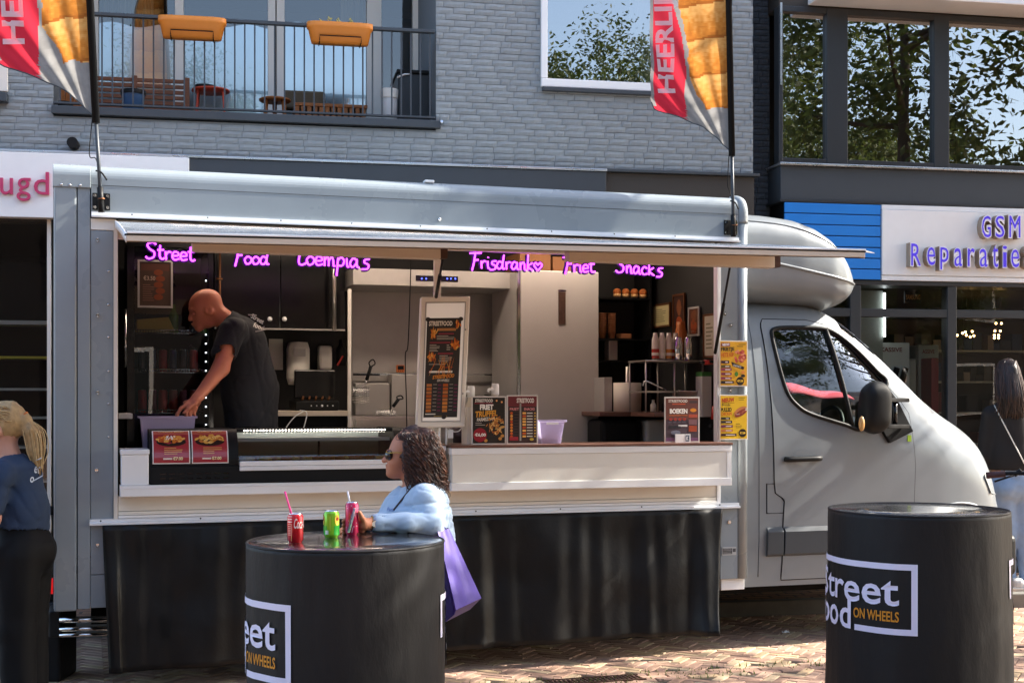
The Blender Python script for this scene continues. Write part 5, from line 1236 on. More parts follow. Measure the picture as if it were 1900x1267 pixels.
# tall steel cabinet
sc = thing('steel_cabinet', 'tall stainless steel cabinet door with dark vertical handle', 'cabinet', (TU(1037, 1.1), 1.1, ZF), MT)
a, b = T(966, 815, 1.1), T(1111, 505, 1.1)
mat('steel_door', '#c2bdb8', .38, .2, var=(1.2, .08))
boxpart('door', 'steel_door', sc, a.x, b.x, 1.1, 1.125, ZF, b.z, .006); boxpart('carcass', 'steel_sheet', sc, a.x, b.x, 1.127, 1.8, ZF, b.z - .01)
c0, c1 = T(1037, 602, 1.09), T(1050, 542, 1.09); boxpart('handle_recess', 'rust_iron', sc, c0.x, c1.x, 1.094, 1.099, c0.z, c1.z, .001); boxpart('lock_plate', 'chrome', sc, c0.x - .003, c1.x + .003, 1.092, 1.099, c1.z + .004, c1.z + .016)
boxpart('edge_post', 'chrome', sc, a.x - .02, a.x - .005, 1.1, 1.13, ZF, b.z)
mat('carton_brown', '#8d5f3c', .7)
for i, (p0, p1, y0) in enumerate(((965, 1022, 470), (1026, 1085, 478))): ibox('carton', ['brown carton on top of the steel cabinet, left one', 'brown carton on top of the steel cabinet, right one'][i], 'carton', 'carton_brown', p0, p1, y0, 505, 1.25, .35, z0=b.z - .008)
# right end shelving
sv = thing('shelf_unit', 'dark shelf unit with cups and buns at the right of the truck', 'shelves', (TU(1180, 1.5), 1.5, ZF), MT)
ZS = {}
SV = 1.2
for py in (552, 628, 668): z = T(1150, py, SV).z; ZS[py] = z; boxpart('shelf', 'black_plastic', sv, TU(1112, SV), TU(1205, SV), SV, SV + .3, z - .012, z)
boxpart('upright', 'black_matt', sv, TU(1206, SV), TU(1209, SV), SV, SV + .3, ZF, 2.6); boxpart('back', 'interior_dark', sv, TU(1100, SV), TU(1209, SV), SV + .31, SV + .33, ZF, 2.8)
mat('bun', '#b5652a', .6, var=(12, .25)); mat('bun_pale', '#cfa26a', .7)
for k in range(4):
    p = T(1146 + k * 16, 551, SV + .05); mb = MB().sphere((p.x, SV + .06, ZS[552] + .045), (.03, .035, .028), 12).sphere((p.x, SV + .06, ZS[552] + .02), (.03, .034, .02), 12, m=1)
    mb.build('bread_bun', ['bun', 'bun_pale'], frame=MT, label=['leftmost glossy bread bun on the top shelf', 'second bread bun from the left on the top shelf', 'third bread bun from the left on the top shelf', 'rightmost glossy bread bun on the top shelf'][k], cat='bun', group='buns on the top shelf')
mat('cup_kraft', '#a06a44', .6)
for i, (p0, p1, y0) in enumerate(((1112, 1124, 577), (1127, 1143, 575))): 
    p = T((p0 + p1) / 2, 628, SV + .06); mb = MB()
    for k in range(9): mb.lathe([(.02, k * .017), (.03, k * .017 + .05), (.031, k * .017 + .05), (.029, k * .017 + .045)], p.x, SV + .06, 14)
    mb.warp(lambda x, y, z: (x, y, z + ZS[628] + .001)).build('cup_stack', 'cup_kraft', frame=MT, label=['left stack of brown paper cups on the middle shelf', 'right stack of brown paper cups on the middle shelf'][i], cat='cups')
ibox('small_carton', 'small brown carton on the middle shelf', 'carton', 'cup_kraft', 1152, 1172, 619, 628, SV + .05, .1, z0=ZS[628] + .001)
ibox('tall_carton', 'tall grey carton standing below the middle shelf', 'carton', 'steel_sheet', 1130, 1146, 632, 667, SV + .05, .1, z0=ZS[668] + .001)
# frames on the end wall (they face the length of the truck)
EW = 4.2
def wall_v(px):                      # where the line of sight through a column meets the end wall
    i = MT.inverted(); o = i @ CAMP; d = i.to_3x3() @ Vector(((px - 950) / F, 1, 0)); return o.y + d.y * ((EW - o.x) / d.x)
def wallpic(px0, px1, py0, py1, base, label, fm, dr):
    v1, v0 = wall_v(px0), wall_v(px1); zc = [T((px0 + px1) / 2, y, (v0 + v1) / 2).z for y in (py0, py1)]
    t = thing('framed_picture', label, 'picture', (EW, (v0 + v1) / 2, zc[1]), MT); w = .014
    f = lambda u, v, z: (EW - .008 + v, v1 - u, z)      # lay a sheet drawn in (u, z) on the end wall
    L_ = v1 - v0; MB().box(0, L_, 0, .006, zc[1], zc[0], c=base).warp(f).build('sheet', 'print', t)
    pm = MB(); dr(pm, lambda s: L_ * s, lambda s: zc[1] + (zc[0] - zc[1]) * s, -.001); pm.warp(f).build('artwork', 'print', t)
    for (a, b, c, d) in ((-w, L_ + w, zc[0], zc[0] + w), (-w, L_ + w, zc[1] - w, zc[1]), (-w, 0, zc[1], zc[0]), (L_, L_ + w, zc[1], zc[0])): MB().box(a, b, -.006, .006, c, d).warp(f).build('frame_rail', fm, t)
def pic_txt(pm, X, Z, v): lines(pm, X, Z, v, .15, .85, .15, .85, 7, '#6d6a50')
def pic_food(pm, X, Z, v): pm.disc(X(.5), Z(.3), X(.3), .05, v, '#9c4a26', jit=.2); pm.disc(X(.5), Z(.7), X(.25), .05, v, '#7a4a30', jit=.2); lines(pm, X, Z, v, .2, .8, .05, .15, 2, '#b9a58c')
wallpic(1213, 1244, 567, 604, '#b7ab7e', 'framed pale certificate on the end wall above the bottles', 'bronze', pic_txt)
wallpic(1252, 1271, 549, 624, '#3b2620', 'tall narrow dark picture with food on the end wall', 'bronze', pic_food)
wallpic(1281, 1298, 573, 620, '#5f3a2c', 'small framed food picture right of the tall one', 'steel_sheet', pic_food)
wallpic(1309, 1329, 586, 660, '#b3aa98', 'white framed notice at the right end of the end wall', 'bronze', pic_txt)
# worktop with bottles, rack, paper roll
WV = .75; RV = .42
zw = T(1200, 764, WV).z
wt = thing('worktop', 'brown worktop along the right of the truck with bins below', 'worktop', (TU(1225, WV), WV, ZF), MT)
boxpart('board', 'wood_top', wt, TU(1112, WV), 4.205, WV, 1.19, zw - .03, zw, .004); boxpart('end_board', 'wood_top', wt, TU(1205, RV), 4.205, .34, WV - .002, zw - .03, zw, .004); boxpart('leg_panel', 'interior_dark', wt, TU(1112, WV), 4.2, 1.15, 1.18, ZF, zw - .031)
ibox('white_bin', 'white plastic bin under the worktop', 'bin', 'bin_white', 1200, 1240, 778, 830, WV + .02, .3, .02, z0=ZF)
ibox('black_bin', 'black plastic bin under the worktop', 'bin', 'black_plastic', 1116, 1192, 778, 830, WV + .05, .3, .03, z0=ZF)
pr = thing('paper_roll', 'large white paper towel roll on a steel rod on the worktop', 'paper roll', (TU(1164, WV + .12), WV + .12, zw), MT)
PV2 = WV + .12; p = T(1164, 700, PV2); r_ = (TU(1188, PV2) - TU(1140, PV2)) / 2; zt2 = T(1164, 710, PV2).z
mat('paper', '#d9cfc2', .9)
MB().lathe([(0.02, 0), (r_, 0), (r_, zt2 - zw - .001), (.02, zt2 - zw - .001)], p.x, PV2, 28).warp(lambda x, y, z: (x, y, z + zw + .001)).build('paper', 'paper', pr); MB().tube([(p.x, PV2, zw + .001), (p.x, PV2, T(1164, 680, PV2).z)], .014, 10).build('rod', 'steel', pr)
ibox('recipe_folder', 'row of thin dark folders left of the paper roll', 'folders', 'steel_sheet', 1121, 1136, 700, 757, WV + .15, .2, z0=zw + .001)
rk = thing('wire_rack', 'steel wire rack on the worktop with bottles on top', 'rack', (TU(1262, RV), RV, zw), MT)
u0, u1 = TU(1197, RV), 4.2; zr = T(1250, 668, RV).z
boxpart('top_tray', 'steel', rk, u0, u1, RV, RV + .3, zr - .012, zr, .003)
for u in (u0 + .01, (u0 + u1) / 2, u1 - .01):
    for v in (RV + .01, RV + .29): MB().tube([(u, v, zw + .001), (u, v, zr - .012)], .007, 8).build('rack_leg', 'steel', rk)
boxpart('mid_tray', 'steel', rk, u0, (u0 + u1) / 2 + .02, RV + .005, RV + .29, T(1220, 728, RV).z, T(1220, 725, RV).z)
MB().tube(smooth_path([T(1193, 716, RV - .04), T(1196, 708, RV - .04), T(1205, 709, RV - .04), T(1236, 724, RV - .04)], 4), .006, 6).build('hook_arm', 'chrome', rk)
mat('bottle_white', '#d8cfc0', .35); 
for k in range(4):
    p = T(1216 + k * 12.5, 664, RV + .07); c1 = ['#a8342a', '#d9d0bf', '#c27a2a', '#b23a30'][k]
    mb = MB().lathe([(0, 0), (.024, 0), (.0252, .14), (.016, .165), (.014, .185), (0, .185)], 0, 0, 14, c='#d8cfc0'); mb.lathe([(.0247, .01), (.0256, .075)], 0, 0, 14, c=c1); mb.lathe([(.0257, .03), (.0258, .05)], 0, 0, 14, c='#e6e0d0')
    mb.warp(lambda x, y, z: (p.x + x, RV + .07 + y, zr + .001 + z)).build('sauce_bottle', 'print_gloss', frame=MT, label=['leftmost white sauce bottle with red label on the wire rack', 'white sauce bottle with pale label on the wire rack', 'white sauce bottle with orange label on the wire rack', 'white sauce bottle with red label beside the steel jars'][k], cat='bottle', group='sauce bottles on the wire rack')
for k in range(2):
    p = T(1258 + k * 19, 664, RV + .05); MB().lathe([(0, 0), (.028, 0), (.030, .005), (.030, .12), (.026, .128), (.026, .15), (.02, .158), (0, .16)], 0, 0, 20).warp(lambda x, y, z: (p.x + x, RV + .05 + y, zr + .001 + z)).build('steel_jar', 'chrome', frame=MT, label=['left polished steel shaker jar on the wire rack', 'right polished steel shaker jar on the wire rack'][k], cat='jar')
mat('orange_lid', '#b06428', .5); p = T(1263, 628, RV + .17); MB().lathe([(0, 0), (.05, 0), (.052, .12), (.045, .18), (.03, .24), (.03, .27), (0, .27)], p.x, RV + .17, 18).warp(lambda x, y, z: (x, y, z + zr + .001)).build('orange_tub', 'orange_lid', frame=MT, label='orange tub behind the steel shaker jars', cat='tub')
p = T(1284, 762, .48); MB().lathe([(0, 0), (.1, 0), (.13, .14), (.133, .145), (.125, .145), (.095, .01), (0, .01)], p.x, .5, 26).warp(lambda x, y, z: (x, y, z + zw + .001)).build('black_pan', 'steel', frame=MT, label='round metal pan at the right end of the worktop', cat='pan')
for (px, lb) in ((1212, 'small white bottle on the worktop under the rack'), (1232, 'second small dark bottle under the rack')):
    p = T(px, 762, RV + .1); MB().lathe([(0, 0), (.02, 0), (.02, .05), (.01, .065), (.01, .085), (0, .085)], p.x, RV + .1, 12).warp(lambda x, y, z: (x, y, z + zw + .001)).build('small_bottle', 'bottle_white' if px == 1212 else 'black_plastic', frame=MT, label=lb, cat='bottle')
mat('green_box', '#3f7a3a', .6)
t = thing('glove_box', 'white and green box at the right end of the worktop', 'box', (TU(1312, .3), .3, zw), MT); q0, q1 = T(1303, 722, .3), T(1320, 690, .3)
boxpart('carton', 'bin_white', t, q0.x, q1.x, .3, .4, zw - .03, q1.z - .03); boxpart('green_lid', 'green_box', t, q0.x, q1.x, .299, .4, q1.z - .029, q1.z)
# red and black hatch clamps on the right post
for i, (x0, y0, x1, y1) in enumerate(((1298, 673, 1333, 671), (1327, 742, 1322, 790))):
    p, q = T(x0, y0, .12), T(x1, y1, .12); t = thing('hatch_clamp', ['red and black hatch clamp beside the upper yellow poster', 'red and black hatch clamp beside the lower yellow poster'][i], 'clamp', (p.x, .12, min(p.z, q.z)), MT)
    MB().tube([p.lerp(q, .25), p.lerp(q, .75)], .017, 10).build('grip', 'red_plastic', t); MB().tube([p, q], .011, 8).build('arm', 'black_plastic', t)
    MB().bar(q, (4.084, .1, q.z), .02).build('mount', 'black_plastic', t)
# white stand left behind counter (between lining and fridge)
ibox('low_shelf', 'low pale shelf at the far left inside the truck', 'shelf', 'cream_panel', 219, 246, 767, 777, .45, .4)

# ================================================================ COUNTER: display case
dc = thing('display_case', 'black heated snack display case with lit strip and red posters', 'display case', (1.25, .1, 1.164), MT)
ZC = 1.166; vf = -.10
boxpart('base', 'black_plastic', dc, .515, 2.01, vf, .45, ZC, 1.268, .004)
mb = MB()
for r_ in range(2):
    for k in range(8):
        u = .57 + k * .05; mb.box(u, u + .032, vf - .001, vf + .01, ZC + .03 + r_ * .026, ZC + .038 + r_ * .026)
mb.build('vent_slots', 'black_gloss', dc)
CURV = [(vf, 1.27), (vf - .002, 1.31), (vf + .01, 1.36), (vf + .035, 1.41), (vf + .075, 1.455), (vf + .11, 1.475)]
def curvz(t): return tuple(Vector((p[0], p[1], 0)) for p in [smooth_path([(a, b, 0) for a, b in CURV], 6)[int(t * 29.99)]])[0]
cv = smooth_path([(a, b, 0) for a, b in CURV], 6)
along([(p.x, p.y) for p in cv] + [(.45, 1.475), (.45, 1.27)], .515, 1.005).build('end_housing', 'black_plastic', dc)
along([(p.x, p.y) for p in cv] + [(.45, 1.475), (.45, 1.27)], 1.93, 2.01).build('end_housing', 'black_plastic', dc)
boxpart('front_rail', 'white_alu', dc, 1.012, 1.925, vf - .012, vf + .02, 1.238, 1.262, .004); boxpart('front_rail', 'white_alu', dc, 1.012, 1.925, vf - .014, vf + .02, 1.2635, 1.292, .004)
MB().grid(lambda s, t: (1.008 + .918 * s, vf + .002 + .1 * t ** 1.6, 1.292 + .165 * t), 1, 8).build('front_glass', 'glass_clear', dc)
boxpart('top_frame', 'black_plastic', dc, 1.006, 1.93, .0, .1, 1.455, 1.478, .003); boxpart('top_shelf', 'steel', dc, 1.01, 1.925, .06, .4, 1.405, 1.415); boxpart('shelf_edge', 'cream_panel', dc, 1.01, 1.925, .05, .06, 1.40, 1.42)
mat('case_back', '#c9d4ca', .5)
boxpart('back_panel', 'case_back', dc, 1.006, 1.929, .4, .42, 1.27, 1.46); boxpart('divider', 'black_plastic', dc, 1.545, 1.555, .38, .399, 1.29, 1.40); boxpart('tray', 'steel', dc, 1.01, 1.925, -.06, .39, 1.27, 1.285)
mat('led_strip', '#ffffff', emit=('#fff3e6', 6.0))
mb = MB()
for k in range(46): mb.sphere((1.05 + k * .0185, -.004, 1.466), .0042, 6)
tag(mb.build('led_strip', 'led_strip', dc), kind='stuff')
mat('added_case_glow', '#ffffff', emit=('#fff1e0', 5.0))
boxpart('added_glow_bar', 'added_case_glow', dc, 1.03, 1.90, .101, .118, 1.456, 1.470)  # added glowing bar out of sight behind the top frame, lightens the case
mat('snack', '#a8622a', .6, var=(20, .3)); mat('snack_gold', '#cf9a4e', .6, var=(20, .25))
rs = random.Random(12)
for k in range(26):
    u = 1.03 + k * .034; v = rs.uniform(-.03, .02); l = rs.uniform(.025, .045); a = rs.uniform(-.5, .5)
    MB().tube([(u - l * math.cos(a), v - l * math.sin(a), 1.299), (u, v, 1.302), (u + l * math.cos(a), v + l * math.sin(a), 1.30)], [.009, .014, .009], 8).build('fried_snack', rs.choice(['snack', 'snack_gold']), frame=MT, label='golden fried snack lying in the display case', cat='snack', group='snacks in the display case')
# red posters on the curved end
def curved(u0, u1, name, label, seed, price):
    t = thing(name, label, 'poster', ((u0 + u1) / 2, vf, 1.275), MT, None)
    pts = cv[2:28]; L_ = [0]
    for p, q in zip(pts, pts[1:]): L_.append(L_[-1] + (q - p).length)
    H_ = L_[-1]
    def wf(x, y, z):                        # z in 0..H_ runs up the curve, y is the lift off the sheet
        zz = min(max(z, 0), H_ - 1e-6); i = max(k for k in range(len(L_) - 1) if L_[k] <= zz); f = (zz - L_[i]) / (L_[i + 1] - L_[i]); p = pts[i].lerp(pts[i + 1], f); d = (pts[i + 1] - pts[i]).normalized()
        return (x, p.x - d.y * .001 + y * d.y, p.y + y * -d.x)
    mb = MB()
    for k in range(14): mb.rect(u0, u1, H_ * k / 14, H_ * (k + 1) / 14, -.0008, '#e8e4e0')
    mb.warp(wf).build('sheet', 'print_gloss', t)
    mb = MB(); e = .006; X = lambda s: u0 + e + (u1 - u0 - 2 * e) * s; Z = lambda s: e + (H_ - 2 * e) * s
    for k in range(14): mb.rect(X(0), X(1), Z(k / 14), Z((k + 1) / 14), -.002, '#a03038' if k < 9 else ('#8f2a2c' if k < 12 else '#a8503a'))
    r = random.Random(seed)
    mb.disc(X(.5), Z(.60), (X(1) - X(0)) * .42, H_ * .13, -.0032, '#2c1a1a', n=20)
    for k in range(46):
        an = r.uniform(0, 6.28); d = r.random() ** .5; mb.disc(X(.5 + .38 * d * math.cos(an)), Z(.69 + .13 * d * math.sin(an)), .014, .008, -.0036 - k * 1e-5, r.choice(FOODC if seed == 1 else ['#d9a048', '#e2b565', '#c98a3a', '#b5652a']), n=8, rot=r.uniform(-.6, .6))
    if seed == 1:
        for k in range(14): mb.disc(X(.5 + r.uniform(-.15, .15)), Z(.74 + r.uniform(-.06, .05)), .007, .003, -.0045, '#eadfce', n=6, rot=r.uniform(0, 3))
    mb.text('LOEMPIA MENU' if seed == 1 else 'SNACK MENU', X(.16), X(.86), Z(.93), Z(.975), -.004, c='#d9b060', off=.015)
    lines(mb, X, Z, -.004, .3, .85, .22, .44, 4, '#d8a05a', seed)
    mb.rect(X(.27), X(.52), Z(.09), Z(.13), -.004, '#e7d8c8'); mb.text(price, X(.54), X(.82), Z(.07), Z(.16), -.0045, c='#f0d9a0', off=.03)
    mb.warp(wf).build('artwork', 'print_gloss', t)
curved(TU(283, vf), TU(353, vf), 'red_poster', 'red snack poster priced 7.00 on the display case, left one', 1, '€7.00')
curved(TU(356, vf), TU(424, vf), 'red_poster', 'red snack poster with yellow rolls on the display case, right one', 2, '€7.00')
# lilac baskets
mat('lilac', '#d3cbe8', .35, transl=.4, alpha=.45)
def tub(name, label, px0, px1, py0, py1, v, dep, z0=None, lip=.012):
    a, b = T(px0, py1, v), T(px1, py0, v); z0 = a.z if z0 is None else z0; u0, u1 = a.x, b.x; e = .018; t = thing(name, label, 'basket', ((u0 + u1) / 2, v, z0), MT)
    def rg(k, z): return [(u0 + k, v + k, z), (u1 - k, v + k, z), (u1 - k, v + dep - k, z), (u0 + k, v + dep - k, z)]
    vs = rg(e, z0) + rg(0, b.z - .012) + rg(-lip, b.z - .01) + rg(-lip, b.z); fs = [(3, 2, 1, 0)] + [(r * 4 + i, r * 4 + (i + 1) % 4, r * 4 + 4 + (i + 1) % 4, r * 4 + 4 + i) for r in range(3) for i in range(4)]
    MB().add(vs, fs).build('tub', 'lilac', t, solid=.003)
    mb = MB(); nx = 16; H_ = b.z - z0
    for k in range(7): z = z0 + H_ * (.12 + .1 * k); mb.rect(u0 + e * (1 - .8 * k / 7) + .006, u1 - e * (1 - .8 * k / 7) - .006, z, z + .004, v + e * (1 - (z - z0) / H_) - .003)
    mb.build('ribs', 'lilac', t)
    return t, u0, u1, z0, b.z
tub('lilac_basket', 'lilac plastic basket under the hand of the man at the counter', 262, 362, 772, 815, .22, .2, z0=1.30)
MB().box(.44, 1.0, .2, .45, 1.166, 1.299).build('counter_riser', 'black_plastic', frame=MT, label='black riser behind the display case carrying the lilac basket', cat='riser')
t, u0, u1, z0, z1 = tub('lilac_basket', 'lilac see-through basket of wooden forks on the counter', 1002, 1047, 779, 824, -.02, .13, z0=1.373)
boxpart('paper_label', 'frame_white', t, u0 + .04, u1 - .04, -.0255, -.0245, z1 - .028, z1 - .014)
mat('wood_pale', '#cbb294', .7); rf = random.Random(3)
for k in range(26):
    p = Vector((rf.uniform(u0 + .03, u1 - .03), rf.uniform(.01, .08), z0 + .012 + k * .0016)); a = rf.uniform(-.5, .5); d = Vector((math.cos(a), math.sin(a) * .5, rf.uniform(-.1, .1))) * .045
    MB().bar(p - d, p + d, .007, .002).build('wooden_fork', 'wood_pale', frame=MT, label='small wooden fork lying in the see-through basket', cat='fork', group='wooden forks in the basket')
# lit menu box on two rods
lb = thing('menu_light_box', 'tall white framed menu light box leaning on the counter', 'menu board', T(820, 828, -.02), MT)
cA, cB, cC, cD = T(773, 793, -.05), T(862, 792, -.05), T(873, 550, .02), T(782, 551, .02)
def LBp(s, t, d=0.0):
    p = cA.lerp(cB, s).lerp(cD.lerp(cC, s), t); nrm = (cB - cA).cross(cD - cA).normalized(); return p + nrm * d
def lbwarp(mb): return mb.warp(lambda x, y, z: tuple(LBp(x, z, -y)))
lbwarp(MB().box(0, 1, 0, .05, 0, 1)).build('housing', 'cream_panel', lb, bev=.006)
mat('menu_glow', '#e6e0d8', emit=('#fff4e8', .04), rough=.3)
lbwarp(MB().box(.11, .89, -.001, .0, .045, .955)).build('panel', 'menu_glow', lb)
mb = MB()
for (a, b, c, d) in ((.09, .91, .04, .05), (.09, .91, .95, .96), (.09, .11, .05, .95), (.89, .91, .05, .95)): mb.box(a, b, -.004, .0, c, d)
lbwarp(mb).build('inner_frame', 'steel_sheet', lb)
mb = MB(); X = lambda s: .13 + .70 * s; v = -.003; r = random.Random(6)
mb.rect(X(0), X(1), .075, .835, v, '#33302e')
def Z(s): return .42 + .41 * s
mb.text('STREETFOOD', X(.06), X(.74), Z(.865), Z(.955), v - .001, c='#e9e2d8', off=.03)
mb.rect(X(.3), X(.85), Z(.77), Z(.82), v - .001, '#b07a4a'); mb.rect(X(.35), X(.8), Z(.70), Z(.73), v - .001, '#7e3440'); mb.rect(X(.1), X(.7), Z(.535), Z(.565), v - .001, '#7e3440'); mb.rect(X(.35), X(.8), Z(.33), Z(.36), v - .001, '#7e3440')
for (cx, cz, rx, rz) in ((.2, .73, .17, .07), (.92, .9, .1, .09), (.85, .5, .17, .09), (.17, .28, .17, .06), (.5, .085, .46, .025)):
    for k in range(18): a = r.uniform(0, 6.28); d = r.random() ** .5; mb.disc(X(cx + rx * .7 * d * math.cos(a)), Z(cz + rz * .7 * d * math.sin(a)), rx * .22, rz * .13, v - .001 - k * 4e-5, r.choice(FOODC), n=7, rot=r.uniform(0, 3))
for (x0, x1, z0, z1, n) in ((.3, .85, .60, .69, 3), (.1, .42, .38, .52, 5), (.6, .72, .4, .52, 3), (.4, .8, .18, .32, 4), (.1, .9, .13, .16, 1)): lines(mb, X, Z, v - .001, x0, x1, z0, z1, n, '#b7b0a6')
mb.rect(X(.12), X(.8), .415, .43, v - .001, '#e4ded6')
def Z(s): return .08 + .325 * s
mb.text('STREETFOOD', X(.22), X(.86), Z(.9), Z(.985), v - .001, c='#d98a2e', off=.03, shear=.2, rot=.03); mb.text('ON WHEELS', X(.36), X(.72), Z(.82), Z(.88), v - .001, c='#d8d2c8', off=.02, shear=.2)
for k in range(8):
    z = .74 - k * .085
    for x0 in (.06, .54):
        mb.rect(X(x0), X(x0 + .15), Z(z - .035), Z(z + .03), v - .001, r.choice(['#b96a2c', '#a8541f', '#c8803a', '#b0703e'])); mb.rect(X(x0 + .19), X(x0 + .30), Z(z + .008), Z(z + .022), v - .001, '#9a948c'); mb.rect(X(x0 + .33), X(x0 + .43), Z(z - .015), Z(z + .015), v - .001, '#6b2a4a')
mb.rect(X(.05), X(.35), Z(.05), Z(.075), v - .001, '#d8d2c8'); mb.rect(X(.3), X(.7), Z(.012), Z(.022), v - .001, '#a88a3a')
for (cx, cz) in ((.02, .825), (.98, .825), (.6, .078)): mb.disc(X(cx), cz, .05, .017, v - .004, '#2c2624', n=14)
lbwarp(mb).build('artwork', 'print', lb)
for (s, t) in ((.93, .745), (.93, .255)): MB().sphere(LBp(s, t, -.002) * 1, .008, 8).build('screw', 'steel_sheet', lb)
for px in (816, 829): p = T(px, 795, -.03); MB().tube([(p.x, -.02, 1.37), (p.x, -.02, p.z + .02)], .006, 8).build('rod', 'frame_white', lb)
p0, p1 = T(790, 815, .06), T(812, 793, .06); boxpart('back_plate', 'cream_panel', lb, p0.x, p1.x, .06, .08, 1.37, p1.z)
MB().tube(smooth_path([T(828, 790, .0), T(840, 800, -.01), T(852, 799, -.01), T(860, 788, .0)], 5), .004, 6).build('cord', 'frame_white', lb); p0, p1 = T(831, 813, -.02), T(841, 797, -.02); boxpart('tag', 'frame_white', lb, p0.x, p1.x, -.02, -.017, p0.z, p1.z)
mat('brown_tub', '#3c2a2c', .4); p = T(858, 826, .3); MB().lathe([(0, 0), (.06, 0), (.065, .1), (0, .1)], p.x, .3, 20).warp(lambda x, y, z: (x, y, z + 1.373)).build('dark_tub', 'brown_tub', frame=MT, label='dark brown round tub behind the menu light box', cat='tub')
# counter menus
def menu(name, label, px0, px1, py0, py1, v, draw, base, frame_c='#ddd8d2'):
    a, b = T(px0, py1, v), T(px1, py0, v); return poster_sheet(name, label, 'menu', a.x, b.x, 1.3725, b.z, v, base, draw, border=frame_c, thick=.006)
def d_friet(pm, X, Z, v):
    for k in range(9): pm.rect(X(0), X(1), Z(.1 * k + .05), Z(.1 * k + .055), v, '#3f3630')
    pm.rect(X(.05), X(.62), Z(.86), Z(.885), v - .0003, '#7e2433'); pm.text('STREETFOOD', X(.07), X(.62), Z(.895), Z(.965), v - .0004, c='#e6e0d6', off=.03, shear=.15); pm.text('FRIET', X(.22), X(.64), Z(.73), Z(.85), v - .0004, c='#f0ece4', off=.05)
    pm.text('TRUFFEL', X(.08), X(.76), Z(.58), Z(.71), v - .0004, c='#d99a38', off=.04, shear=.2, rot=.06); pm.text('PARMEZAAN', X(.12), X(.68), Z(.49), Z(.565), v - .0004, c='#dcd6cc', off=.03, shear=.2, rot=.08); lines(pm, X, Z, v - .0004, .08, .4, .38, .46, 2, '#a8a096')
    fries(pm, X, Z, v - .0003, .7, .4, .27, .2, 70, ['#d9a45a', '#c98a42', '#e6bd78', '#b87434', '#a85f2a'], 4)
    pm.disc(X(.22), Z(.18), (X(1) - X(0)) * .21, (X(1) - X(0)) * .21, v - .0012, '#9c2430', n=22); pm.text('€6,00', X(.06), X(.4), Z(.14), Z(.225), v - .0016, c='#f4eee6', off=.04)
    for (x, z) in ((.85, .1), (.4, .06), (.92, .16)): pm.disc(X(x), Z(z), .012, .01, v - .0006, '#c88f4a', n=10)
    for (x, z) in ((.74, .93), (.9, .9)): pm.disc(X(x), Z(z), .006, .006, v - .0005, '#f2a96a', n=10)
menu('counter_menu', 'dark counter menu reading FRIET TRUFFEL PARMEZAAN with red price disc', 875, 939, 735, 824, -.08, d_friet, '#2b2622')
def d_spec(pm, X, Z, v):
    pm.rect(X(0), X(1), Z(.78), Z(1), v, '#6b2a2e'); pm.text('STREETFOOD', X(.3), X(.9), Z(.86), Z(.96), v - .0004, c='#e6e0d6', off=.03); pm.text('FRIET', X(.06), X(.38), Z(.70), Z(.755), v - .0004, c='#d98a8a', off=.02); pm.text('SNACKS', X(.55), X(.92), Z(.70), Z(.755), v - .0004, c='#d98a8a', off=.02)
    r = random.Random(3)
    for k in range(9):
        z = .64 - k * .062; pm.disc(X(.12), Z(z), .009, .008, v - .0003, r.choice(FOODC), n=9); pm.rect(X(.2), X(.36), Z(z - .012), Z(z + .012), v - .0003, '#1c1a1a'); pm.rect(X(.5), X(.62), Z(z - .02), Z(z + .02), v - .0003, r.choice(FOODC)); pm.rect(X(.65), X(.85), Z(z - .01), Z(z + .01), v - .0003, '#c9c2b8'); pm.rect(X(.9), X(.97), Z(z - .014), Z(z + .014), v - .0003, '#b08a3a')
    pm.rect(X(.4), X(.46), Z(.05), Z(.85), v - .0002, '#8f8a84'); pm.rect(X(.05), X(.35), Z(.06), Z(.14), v - .0003, '#8f2430'); pm.disc(X(.82), Z(.08), .014, .008, v - .0003, '#b39a3a', n=12)
menu('counter_menu', 'dark red price list menu beside the fork basket', 940.5, 998, 733, 823, -.085, d_spec, '#3a2a28')
def d_boek(pm, X, Z, v):
    pm.rect(X(0), X(1), Z(.5), Z(1), v, '#6b4038'); pm.text('STREETFOOD', X(.08), X(.66), Z(.90), Z(.965), v - .0004, c='#e2d8cc', off=.03); pm.rect(X(.2), X(.6), Z(.85), Z(.875), v - .0003, '#c85a3a'); pm.text('BOEKEN', X(.12), X(.66), Z(.64), Z(.755), v - .0004, c='#f0ebe4', off=.05); pm.rect(X(.1), X(.66), Z(.59), Z(.605), v - .0003, '#d0703a')
    for k in range(4): pm.disc(X(.15 + .14 * k), Z(.51), .012, .01, v - .0003, '#9c3a30', n=10); pm.rect(X(.08 + .14 * k), X(.18 + .14 * k), Z(.43), Z(.46), v - .0003, '#57505c')
    pm.disc(X(.84), Z(.72), .022, .012, v - .0003, '#d98a2e', n=14); pm.rect(X(.72), X(.97), Z(.88), Z(.94), v - .0003, '#4a3a3a'); pm.rect(X(.7), X(.97), Z(.55), Z(.62), v - .0003, '#b0503a'); pm.rect(X(.7), X(.95), Z(.22), Z(.36), v - .0003, '#a0452a'); pm.rect(X(.7), X(.95), Z(.38), Z(.5), v - .0003, '#7e5a5e')
    pm.rect(X(.08), X(.45), Z(.3), Z(.36), v - .0003, '#2c2a30'); pm.rect(X(.38), X(.66), Z(.34), Z(.38), v - .0003, '#d8d2d0'); pm.disc(X(.3), Z(.2), .035, .015, v - .0003, '#6a6a78', n=12); pm.rect(X(0), X(1), Z(0), Z(.08), v - .0003, '#6e4a68')
menu('counter_menu', 'small counter menu reading BOEKEN near the right end of the counter', 1233, 1298, 736, 821, -.09, d_boek, '#4a3c44')
a, b = T(1253, 822, -.11), T(1281, 805, -.11)
